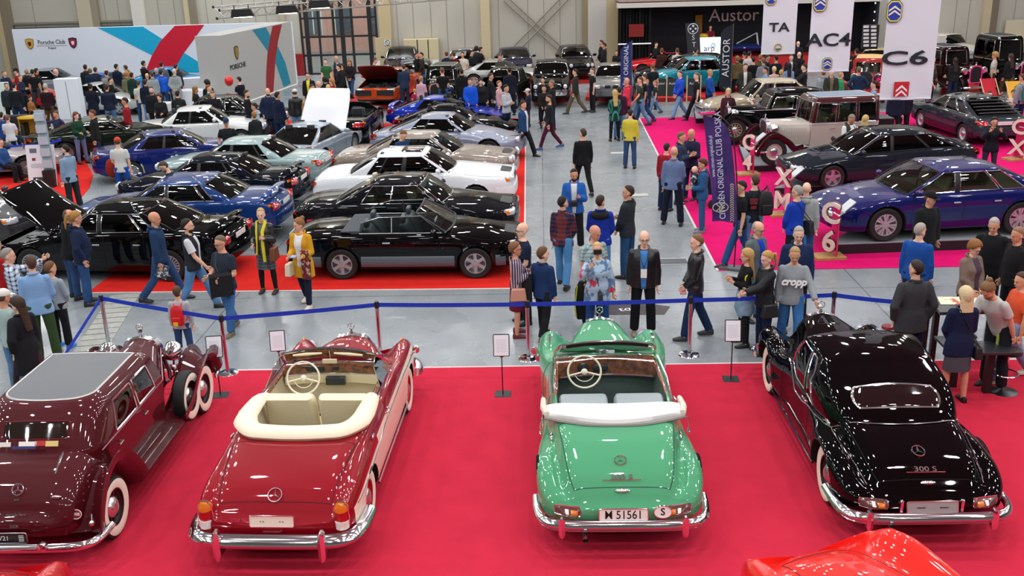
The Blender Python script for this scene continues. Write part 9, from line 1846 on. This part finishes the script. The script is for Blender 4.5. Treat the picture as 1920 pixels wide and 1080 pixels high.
# --- aisle, far
def many(L):
 for r in L:
  x,y,H,f,po,ar,tp,bt,hr,lb=r[:10];kw=r[10]if len(r)>10 else{};P(x,y,H,f,po,ar,tp,bt,hr,lb,**kw)
F1=dict(female=True);K=dict(child=True)
many([(1182,206,1.72,75,'stand',('front','down'),(SW,'#c9b83c'),JN,('short','#2a1c14'),'man in yellow jumper standing on the aisle edge of the pink carpet'),(1153,170,1.68,100,'stand','front',(BL,'#16463e',cloth('#10302e','stripe','#3a8a78',vs=22)),('slim','#101114'),('long','#c0a060'),'woman with long blond hair in green striped tunic',F1),(1162,164,1.74,80,'stand','down',(JA,'#3a1830'),JL,('short',dk),'person in maroon striped jacket beside the green tunic'),(1176,144,1.80,190,'walk',('phone','down'),(HO,'#cc2c44'),('trousers','#14141c'),('bald',''),'balding man in pink hoodie walking left past the blue flag'),(1209,137,1.82,185,'walk',('down','swb'),(TE,'#14181a'),JN,('short','#3a2a1c'),'man in dark tee and jeans striding left by the easel boards'),(1201,142,1.78,185,'walk2',('swf','down'),(TE,'#28382c'),JL,('short','#4a3828'),'man in dark green tee walking left beside the one in dark tee'),(1276,130,1.82,200,'walk',('front','front'),(PU,'#1040b8'),('jeans','#6f9cc4'),('short','#5a4030'),'man in bright blue puffer jacket and pale jeans walking left'),(1307,134,1.80,190,'walk2',('down','down'),(TE,'#10161c'),BK,('short','#6a5846'),'man with glasses in black tee near the turquoise saloon'),(1331,131,1.78,-30,'stand',('front','front'),(SW,'#164a9c'),JD,('short','#b08a5c'),'blond man in blue jumper with magazine near the turquoise saloon'),(1229,150,1.30,190,'walk','down',(TE,'#1c2a24'),JL,('short','#8a6038'),'boy in dark tee half hidden by the striding man',K),(1224,120,1.78,100,'stand','down',(TE,'#121820'),JD,('short','#7a4a28'),'red-haired man in dark tee by the red sports car'),(1079,127,1.78,170,'walk','down',(JA,'#2c2a24'),('trousers','#5a5040'),('short',dk),'man in brown jacket and khaki trousers by the black fifties saloon'),(1111,128,1.70,200,'stand','down',(TE,'#14161a'),BK,('short','#6a4c2c'),'young man in black with a bag before the silver-grey coupe'),(1030,175,1.80,185,'walk',('down','front'),(SW,'#14151a'),('slim','#4a1028'),('short',dk),'man in black top and burgundy trousers striding left',dict(shoe='#2a4a80',extra=('beard',))),(980,186,1.80,-25,'walk','down',(JA,'#173c66'),BK,('short','#2a1c14'),'man in blue jacket and white shirt at the scarlet carpet edge',dict(inner='#c9ccd4')),(990,168,1.35,180,'stand','front',(JA,'#1c1c30'),('slim','#3a3430'),('cap','#c8c4c0'),'small boy with white cap in the dark-clothed group',K),(1018,144,1.70,-100,'stand','front',(SW,'#101114'),('slim','#121216'),('long','#1c1412'),'woman with black hair in black clothes in the aisle group',F1),(1035,151,1.78,170,'stand','down',(JA,'#14161a'),JD,('short','#7a6858'),'older man in black jacket in the aisle group'),(1020,162,1.50,-95,'stand','front',(JA,'#1a1c18'),BK,('short',dk),'boy in black printed top in the aisle group',K),(948,160,1.78,-30,'stand','cross',(HO,'#a9adb2'),JD,('short',dk),'man with glasses in pale grey hoodie near the carpet corner'),(935,149,1.70,-20,'walk','down',(SH,'#c99c9c'),JN,('short','#8a5a34'),'woman in pale pink shirt walking right behind the grey hoodie',F1),(919,138,1.82,0,'stand',('front','down'),(JA,'#14151a'),BK,('short','#3a2c20'),'man in black jacket beside the dark-haired woman'),(901,148,1.68,-80,'stand','down',(JA,'#1c1a1a'),('slim','#14141a'),('long','#241810'),'dark-haired woman in black blouse near the blue coat',F1),(881,148,1.78,-90,'stand',('down','front'),(JA,'#0f50c8'),JN,('short','#4a3020'),'man in vivid blue jacket before the blue sports coupe'),(955,127,1.84,100,'stand','down',(BZ,'#101626'),('trousers','#101626'),('short',dk),'man in dark suit seen from behind by the open-hood saloon'),(865,130,1.76,110,'stand','down',(CO,'#101013'),BK,('short',dk),'person in long black coat behind the blue sports coupe'),(829,128,1.84,95,'stand','front',(TE,'#0e0f10'),JN,('short','#5a3c22'),'man in black tee and jeans facing the open-hood vintage'),(789,144,1.66,70,'stand','down',(SW,'#c39aa8'),('slim','#3a6ea8'),('mid','#a0784a'),'woman in pale pink top bending beside the child',F1),(777,168,1.05,60,'stand','down',(TE,'#a02048'),('slim','#a8a09c'),('mid','#b08850'),'toddler in pink by the green-black vintage',K),(756,121,1.84,120,'stand','front',(JA,'#20304a'),('jeans','#28344c'),('short','#4a3424'),'man in dark denim leaning over the orange muscle car'),(655,110,1.70,-100,'walk','front',(JA,'#1c1418'),JN,('long','#8a5a30'),'woman in dark jacket walking by the glazed door',F1),(693,108,1.76,0,'stand','front',(SW,'#101218'),JD,('short','#4a2c1c'),'man in black bending behind the orange muscle car',dict(lean=20)),(610,111,1.78,-90,'stand','down',(TE,'#2e5a34'),JD,('short','#5a4432'),'man in green tee before the glazed door'),(630,105,1.84,-60,'stand','down',(VE,'#2a2e34'),JD,('bald',''),'tall man in dark vest before the glazed door',dict(inner='#8a8f96')),(635,121,1.78,180,'stand','front',(JA,'#14161a'),BK,('short',dk),'man in black jacket left of the woman by the door'),(641,117,1.74,190,'walk','down',(JA,'#1c1e1c'),BK,('short','#3a2818'),'man in dark parka behind the one in black jacket'),(577,137,1.76,-90,'stand',('hold','down'),(JA,'#111215'),BK,('short',dk),'man with yellow tee under an open black jacket',dict(inner='#d8cc40',extra=('glasses',))),(584,159,1.76,-30,'stand','down',(TE,'#b4c4d8'),JN,('short',dk),'bearded man in pale blue tee in the group by the booth',dict(extra=('beard',))),(596,153,1.76,10,'stand','down',(JA,'#1c1c1e'),BK,('bald',''),'bald man in dark jacket in the group by the booth'),(586,169,1.80,90,'stand','down',(SW,'#14181c'),JD,('short','#3a2418'),'heavy man in black jumper seen from behind by the booth',dict(fat=1.2)),(609,145,1.74,100,'stand','down',(JA,'#121214'),BK,('curly','#1a1210'),'person with dark curly hair in the group by the booth'),(615,160,1.66,90,'stand','down',(JA,'#15181a'),BK,('mid','#c8a868'),'blonde woman in black jacket seen from behind',F1),(622,148,1.70,190,'stand','down',(CO,'#9c1420'),('slim','#151518'),('bob','#b07a44'),'blonde woman in long red coat by the booth',F1),(569,192,1.35,95,'stand','down',(SW,'#c4bcb4'),JL,('long','#a88454'),'small girl in cream top beside the raised white hood',dict(K,female=True)),(552,168,1.80,90,'stand','down',(LE,'#1c1c1e'),('jeans','#6f98bc'),('cap','#c9c7c4'),'man with white cap and black leather jacket, back to us'),(519,173,1.84,60,'stand','down',(BZ,'#101a34'),('trousers','#10244a'),('short','#1c140e'),'man in navy suit seen from behind beside the booth wing'),(501,166,1.84,-70,'stand','pocket',(BZ,'#14213c'),JD,('bald',''),'bald bearded man in dark blue jacket at the booth wing',dict(extra=('beard',))),(461,170,1.82,0,'stand','front',(SW,'#0e0f11'),JN,('short','#3a2a1e'),'bearded man in black top behind the black boxy saloon',dict(extra=('beard',))),(448,145,1.74,150,'stand','front',(TE,'#111422'),BK,('short',dk),'young man in black tee with a red balloon at the booth wing'),(477,194,1.74,180,'stand','front',(HO,'#aebcc8'),JD,('short','#2a1c14'),'man with glasses in pale grey hoodie by the white coupe'),(476,211,1.62,120,'stand','front',(JA,'#1c2024'),JD,('mid','#8a6438'),'blonde woman in dark jacket by the front of the white coupe',F1),(423,222,1.78,-80,'stand','pocket',(TE,'#14181c'),JD,('cap','#1a3050'),'man with blue cap and black polo before the white coupe'),(427,177,1.60,-100,'sit','front',(JA,'#8a7a60'),GY,('cap','#2a2420'),'person with dark hat sitting behind the boxy saloon'),(283,163,1.84,-80,'stand','down',(JA,'#14151a'),BK,('short','#5a4434'),'bearded man in black jacket in front of the silver sports car',dict(extra=('beard',))),(298,177,1.70,-90,'stand','hold',(JA,'#15161a'),BK,('curly','#5a3420'),'curly-haired woman in black with a beige bag',F1),(332,171,1.78,95,'stand','down',(JA,'#1c1f1e'),BK,('short','#1e1814'),'man in dark jacket seen from behind at the grey counter'),(365,163,1.72,10,'stand','phone',(JA,'#14161c'),BK,('long','#8a6a3c'),'blonde woman in black by the white counter',F1),(388,151,1.78,150,'stand','down',(JA,'#101214'),BK,('curly','#1e1512'),'curly-haired man in black at the booth wing'),(390,160,1.76,0,'stand','down',(SW,'#1c4a3c'),JD,('short','#7a4a2c'),'man in dark green jumper at the booth wing'),(398,170,1.74,-90,'stand','down',(JA,'#15161c'),BK,('short','#8a5c34'),'man in black looking down at the booth wing',dict(look=(0,30))),(234,184,1.84,190,'stand','down',(SW,'#8c1420'),('slim','#44403e'),('short','#2a1a12'),'man in dark red jumper beside the dark green muscle car'),(199,159,1.82,100,'stand','hold',(PU,'#101830'),('jeans','#4a6890'),('short','#3a2418'),'man in navy quilted jacket by the silver sports car'),(168,158,1.74,90,'stand','front',(CO,'#0e1428'),JD,('bun','#15100e'),'person in long navy coat behind the white pillar'),(141,211,1.66,-30,'stand','hold',(SW,'#0f3a28'),('slim','#6a6c94'),('long','#6a4428'),'woman in dark green jumper with a printed bag before the muscle car',F1),(173,207,1.80,200,'stand','down',(JA,'#131417'),JD,('short','#5a3a24'),'man in black jacket and printed tee by the small bicycle',dict(inner='#3a2428')),(84,158,1.84,95,'stand','front',(SW,'#240c14'),('trousers','#4a3422'),('short','#a8a49c'),'grey-haired man in maroon jumper and brown trousers'),(103,130,1.84,20,'stand','pocket',(BZ,'#0e1c34'),('trousers','#0e1c34'),('bald',''),'bald man in navy suit by the grey sports car'),(55,181,1.50,-10,'sit','hold',(SW,'#8e5a30'),JD,('mid','#3a2414'),'woman in brown jumper sitting by the red sports car',F1),(104,210,1.70,-100,'sit','face',(SH,'#2c3050'),JD,('short','#5a3c28'),'man in dark shirt resting his head on his hand'),(13,217,1.70,100,'sit','front',(TE,'#c8ccd0'),JD,('short','#6a5038'),'man in white tee sitting on the left armchair'),(-2,262,1.72,-10,'sit','front',(SH,'#244a80'),BK,('short',br),'person stretched out on the long bench at the left edge'),(1,212,1.72,100,'sit','down',(SH,'#1c3c7a'),JD,('short',dk),'person in blue patterned shirt at the left edge'),(7,133,1.80,-20,'stand','down',(JA,'#14203c'),BK,('short','#7a5a44'),'man in navy hoodie at the far left of the booth'),(30,129,1.80,200,'stand','down',(SW,'#9c1424'),BK,('cap','#14161c'),'man with dark cap and red jumper in the booth'),(36,141,1.70,0,'stand','cross',(SH,'#1c2438'),BK,('short','#7a5440'),'person in dark shirt with crossed arms in the booth'),(49,131,1.78,95,'stand','down',(JA,'#17191b'),BK,('short','#9a7a4c'),'person in black seen from behind in the booth'),(60,131,1.80,100,'stand','down',(TE,'#121318'),GY,('short',dk),'dark-haired man in black tee, booth left'),(67,129,1.80,60,'stand','down',(JA,'#1c2124'),BK,('short',dk),'man with backpack straps in the booth left of the navy suit'),(11,156,1.78,-60,'stand','down',(JA,'#20282c'),BK,('short','#5a4636'),'man in grey jacket by the pale panel at the left'),(25,156,1.84,95,'stand','down',(SW,'#14181e'),JD,('short',dk),'tall man in black jumper and jeans by the pale panel'),(159,122,1.86,100,'stand','down',(BZ,'#15201f'),BK,('short','#2a2018'),'tall man in dark suit under the blank booth wall'),(168,128,1.80,110,'stand','down',(JA,'#12233c'),BK,('fringe','#6a5444'),'balding man in navy beside the tall dark suit'),(178,127,1.80,90,'stand','down',(JA,'#17202c'),JD,('short','#3a3430'),'man with dark backpack seen from behind under the booth wall'),(194,129,1.78,-40,'stand','front',(JA,'#3a4c70'),JD,('bald',''),'bald man in blue denim jacket leaning on the silver car',dict(lean=15)),(199,133,1.76,95,'stand','down',(SH,'#8f8e88'),GY,('short','#1c1814'),'person in pale grey shirt behind the bald one in denim jacket'),(206,148,1.45,10,'stand','front',(SW,'#14161a'),BK,('short',dk),'child in black leaning on the silver sports car',K),(217,121,1.84,70,'stand','down',(BZ,'#0e1c30'),BK,('short','#1e1812'),'man in dark blue jacket before the bright blue car'),(235,123,1.76,150,'stand','face',(SW,'#a07c54'),BK,('short','#3a2a1c'),'person in camel jumper raising an arm'),(236,136,1.66,100,'stand','down',(SH,'#6a6c50'),GY,('short','#8a6a44'),'person in khaki shirt before the bright blue car'),(246,137,1.72,80,'stand','down',(JA,'#15302c'),BK,('short',dk),'person in dark green jacket behind the khaki shirt'),(268,115,1.86,60,'stand','front',(SH,'#14151a'),('trousers','#7a1824'),('short',dk),'tall man in black and white shirt before the red stripe'),(275,138,1.70,90,'stand','down',(JA,'#18233c'),BK,('bald',''),'balding man in navy near the red stripe'),(284,136,1.74,130,'stand','down',(JA,'#8a9498'),BK,('short','#4a3020'),'person in grey jacket near the red stripe'),(292,128,1.82,100,'stand','down',(JA,'#26508c'),JL,('fringe','#b4aca2'),'white-haired man in blue vest before the red stripe'),(301,132,1.76,95,'stand','down',(PU,'#1a5cd0'),JN,('short',dk),'person in vivid blue jacket before the red stripe'),(302,117,1.86,90,'stand','down',(JA,'#5a6474'),JD,('short','#2a1c14'),'tall man in grey-blue jacket before the red stripe'),(326,130,1.80,92,'stand','back',(BZ,'#8e9596'),('trousers','#8e9596'),('short','#c0bcb4'),'grey-haired man in pale grey suit, hands behind his back'),(329,121,1.82,70,'stand','down',(JA,'#2a2c34'),BK,('short','#3a2818'),'man with red backpack by the turquoise car'),(259,152,1.66,100,'stand','down',(TE,'#c4c8bc'),JN,('short','#4a3424'),'person in white tee behind the dark blue crowd'),(271,150,1.76,90,'stand','down',(JA,'#0f1a2c'),JL,('short',dk),'person in dark navy jacket and pale jeans among the booth crowd'),(313,139,1.30,95,'stand','down',(SW,'#24405c'),JD,('short',br),'child in blue jumper beside the pale grey suit',K),(781,99,1.78,-30,'stand','front',(JA,'#15161a'),BK,('short',dk),'dark-haired man left of the beige cabinet doors'),(790,99,1.78,200,'stand','front',(JA,'#2a2820'),GY,('short','#2a1c12'),'man in olive jacket before the beige cabinet'),(837,98,1.76,95,'stand','front',(JA,'#14233c'),BK,('short','#5a3418'),'man in navy jacket with papers at the grey old saloon'),(851,98,1.80,95,'stand','front',(TE,'#4a0e1c'),JD,('short','#4a2c18'),'man in burgundy polo with a sheet of paper'),(867,98,1.78,-100,'stand','down',(TE,'#c0bcb0'),('trousers','#14254a'),('short','#2a1810'),'man in white tee and blue overalls at the grey old saloon'),(883,95,1.78,10,'stand','down',(JA,'#121316'),BK,('short',dk),'man in black at the left of the wall pillar'),(893,88,1.86,90,'stand','down',(JA,'#23262a'),BK,('curly','#16110e'),'dark curly man tall at the wall pillar'),(901,89,1.88,30,'stand','down',(JA,'#101113'),BK,('short','#2c1e14'),'tall man in long black jacket at the wall pillar'),(888,93,1.72,20,'stand','down',(SH,'#7fa0a4'),JD,('short','#3a2a1e'),'person in pale teal shirt behind the black jackets'),(937,104,1.70,-90,'stand','front',(JA,'#3a3c38'),BK,('short','#6a4828'),'woman in dark grey behind the silver sports coupe',F1),(1128,76,1.84,180,'stand','front',(JA,'#14151a'),BK,('short','#3a281c'),'man in black at the pillar, farther of two'),(1133,81,1.84,175,'stand','front',(JA,'#191b20'),BK,('short',dk),'man in black at the pillar, nearer of two'),(1156,96,1.50,-90,'sit','front',(JA,'#1c1a1a'),BK,('short',dk),'seated person in black left of the black curtain'),(1230,80,1.60,-40,'stand','front',(SW,'#17181a'),BK,('short',dk),'person in black working at the edge of the stage'),(1241,91,1.72,95,'stand','down',(JA,'#3a1c1c'),BK,('short','#6a3c1c'),'person with brown hair before the stage, left one'),(1270,91,1.74,95,'stand','down',(TE,'#c8b4b8'),BK,('short','#5a3a24'),'person in pale top before the stage, right one'),(1305,91,1.78,30,'stand','down',(SH,'#c0b6a4'),BK,('short','#1a1210'),'man in cream shirt before the black roll banner'),(1383,106,1.72,100,'stand','down',(JA,'#6a5a3c'),BK,('mid','#8a6c3c'),'person in camel coat beside the black feather flag',F1),(1396,98,1.76,-90,'stand','down',(TE,'#14161c'),BK,('cap','#1c1c22'),'man with black cap before the red stage edge'),(1405,97,1.80,60,'stand','down',(TE,'#c8c4c0'),JD,('short','#1c1410'),'man in white tee before the red stage edge'),(1398,120,1.84,-95,'stand',('down','front'),(BZ,'#2c2822'),('trousers','#1a1a1e'),('short','#3a2a1e'),'man in brown blazer and white shirt beside the turquoise saloon',dict(inner='#c8c6c0')),(1413,108,1.76,95,'stand','down',(TE,'#0e0f11'),JD,('short','#241810'),'man in black tee seen from behind in the banner crowd'),(1432,110,1.82,100,'stand','front',(SH,'#7e828e'),JD,('short','#6a4c34'),'man in grey shirt seen from behind in the banner crowd'),(1436,127,1.72,190,'stand','down',(TE,'#4a8cc8'),BK,('short','#1a1410'),'man in light blue tee above the beige saloon roof'),(1452,126,1.66,95,'stand','down',(SW,'#c8a89c'),JL,('mid','#d0b47c'),'blonde woman in pale pink top above the beige saloon roof',F1),(1465,132,1.60,60,'stand','down',(JA,'#15161a'),BK,('mid','#b4924c'),'blonde person in black above the beige saloon roof',F1),(1480,119,1.72,90,'stand','front',(SH,'#7c98c4'),JD,('long','#141016'),'black-haired woman in blue shirt under the TA banner',F1),(1426,103,1.76,60,'stand','down',(JA,'#5a4a34'),BK,('short','#8a6a3c'),'person in brown coat in the banner crowd'),(1439,104,1.76,-30,'stand','down',(JA,'#14161e'),BK,('short','#1c1612'),'man in dark jacket with glasses in the banner crowd',dict(extra=('glasses',))),(1456,105,1.78,95,'stand','down',(SW,'#0f1424'),BK,('short','#15100c'),'man in navy jumper seen from behind under the TA banner'),(1484,103,1.80,-100,'stand','front',(BZ,'#16181c'),BK,('short','#5a3a24'),'man in dark suit and white shirt under the TA banner',dict(inner='#d0d0d0')),(1499,98,1.80,95,'stand','down',(JA,'#15161c'),BK,('bald',''),'bald man in dark jacket left of the AC4 banner'),(1509,120,1.84,170,'step','reach',(JA,'#1c1e20'),BK,('short',dk),'man in dark grey jacket reaching left under the AC4 banner'),(1497,78,1.72,95,'stand','down',(JA,'#1a1c24'),BK,('bald',''),'person on the stage left of the AC4 banner'),(1545,132,1.72,60,'stand','down',(JA,'#8f9aa0'),JD,('short','#7a5028'),'person in pale jacket under the AC4 banner'),(1560,130,1.82,-95,'stand','front',(JA,'#2c2c26'),JN,('short','#7a6a58'),'man in dark open jacket under the AC4 banner',dict(inner='#6a6048')),(1577,138,1.45,10,'stand','down',(JA,'#2a9a5c'),JL,('short','#b08a54'),'child in green and blue beside the dark open jacket',K),(1611,126,1.84,92,'stand','hip',(SW,'#14304c'),('trousers','#121832'),('short','#6a5a48'),'man in dark blue jumper with back to us beside the C6 banner'),(1595,103,1.84,90,'stand','down',(JA,'#14161c'),JD,('short',dk),'man in dark jacket right of the AC4 banner'),(1640,153,1.76,170,'stand','down',(SH,'#7f9cb0'),JD,('short',dk),'person in pale blue shirt at the edge of the C6 banner'),(1607,92,1.84,100,'stand','down',(JA,'#111316'),BK,('short',dk),'person in black by the merchandise rack'),(1768,84,1.80,95,'stand','down',(TE,'#6e747c'),('trousers','#7a1624'),('short','#7a4a30'),'man in grey tee and dark red trousers by the red platform'),(1752,74,1.72,-95,'stand','down',(JA,'#16202c'),BK,('long',dk),'dark-haired woman at the back right of the C6 banner',F1),(1750,107,1.74,10,'stand','front',(SH,'#3a4034'),BK,('short','#2a1c14'),'man in checked shirt holding papers right of the C6 banner'),(1746,122,1.62,-20,'stand','front',(TE,'#8a1420'),JD,('short','#3a2418'),'boy in red tee right of the C6 banner',K),(1792,110,1.68,95,'stand','down',(JA,'#14181c'),JD,('long','#241a14'),'woman in dark jacket facing the dark red vintage car',dict(F1,shoe='#c8c8c8')),(1867,99,1.80,150,'stand','down',(TE,'#b4b4ac'),('trousers','#2c3020'),('curly','#a8804c'),'man in white tee with navy sleeves before the carriage-like car'),(1897,99,1.76,110,'walk','down',(JA,'#15161a'),('trousers','#5a4626'),('long','#3a2c20'),'person in black jacket and brown trousers at the right'),(1856,174,1.50,-100,'sit','front',(TE,'#a8b8cc'),JD,('short','#241a14'),'child in pale top sitting in the red deck chair',dict(K,z=.0)),(1901,170,1.60,-100,'sit','front',(SW,'#d0b8a8'),JN,('mid','#6a3c24'),'woman in pale jumper sitting in the yellow deck chair',F1),])
p=P(1919,140,1.84,120,'stand','down',(SW,'#8a8f96'),JD,('short',br),'person with teal backpack at the right edge');backpack(p,'#0f7a70','teal backpack on the person at the right edge')
p_=[o for o in COL.objects if o.get('label','').startswith('young man in black tee with a red balloon')][0];q=MB();q.ell((0,0,0),(.17,.17,.2),0,16,12);o=q.build('balloon',mat('balloon_red','#d02020',.3,coat=.4));o.location=p_.location+Vector((-.38,-.1,1.62));tag(o,'small red balloon beside the young man in black tee','balloon')
c=atY(1170,94,YS+.6);p=person(c.x,0,1.72,-60,'step',('hold','hold'),(TE,'#8a5a34'),('mini','#15161a',cloth('#15161a')),('long','#7a5230'),'woman in tan top and short black skirt standing on the stage',female=True,z=.56)if False else None
def on_stage(px,py,H,face,tp,bt,hr,label,**k):
 f=atY(px,py,YS+.9);o=person(px,py,H,face,'step',('hold','hold'),tp,bt,hr,label,z=.56,**k);o['root'].location=(f.x,YS+.9,.56);return o
on_stage(1170,94,1.74,-60,(TE,'#8a5a34'),('mini','#15161a',cloth('#15161a')),('long','#7a5230'),'woman in tan top and short black skirt standing on the stage',female=True)
on_stage(1331,85,1.62,-95,(TE,'#6a1420'),BK,('short','#5a3a28'),'small dark figure in red top at the stage back wall')
finish_people()
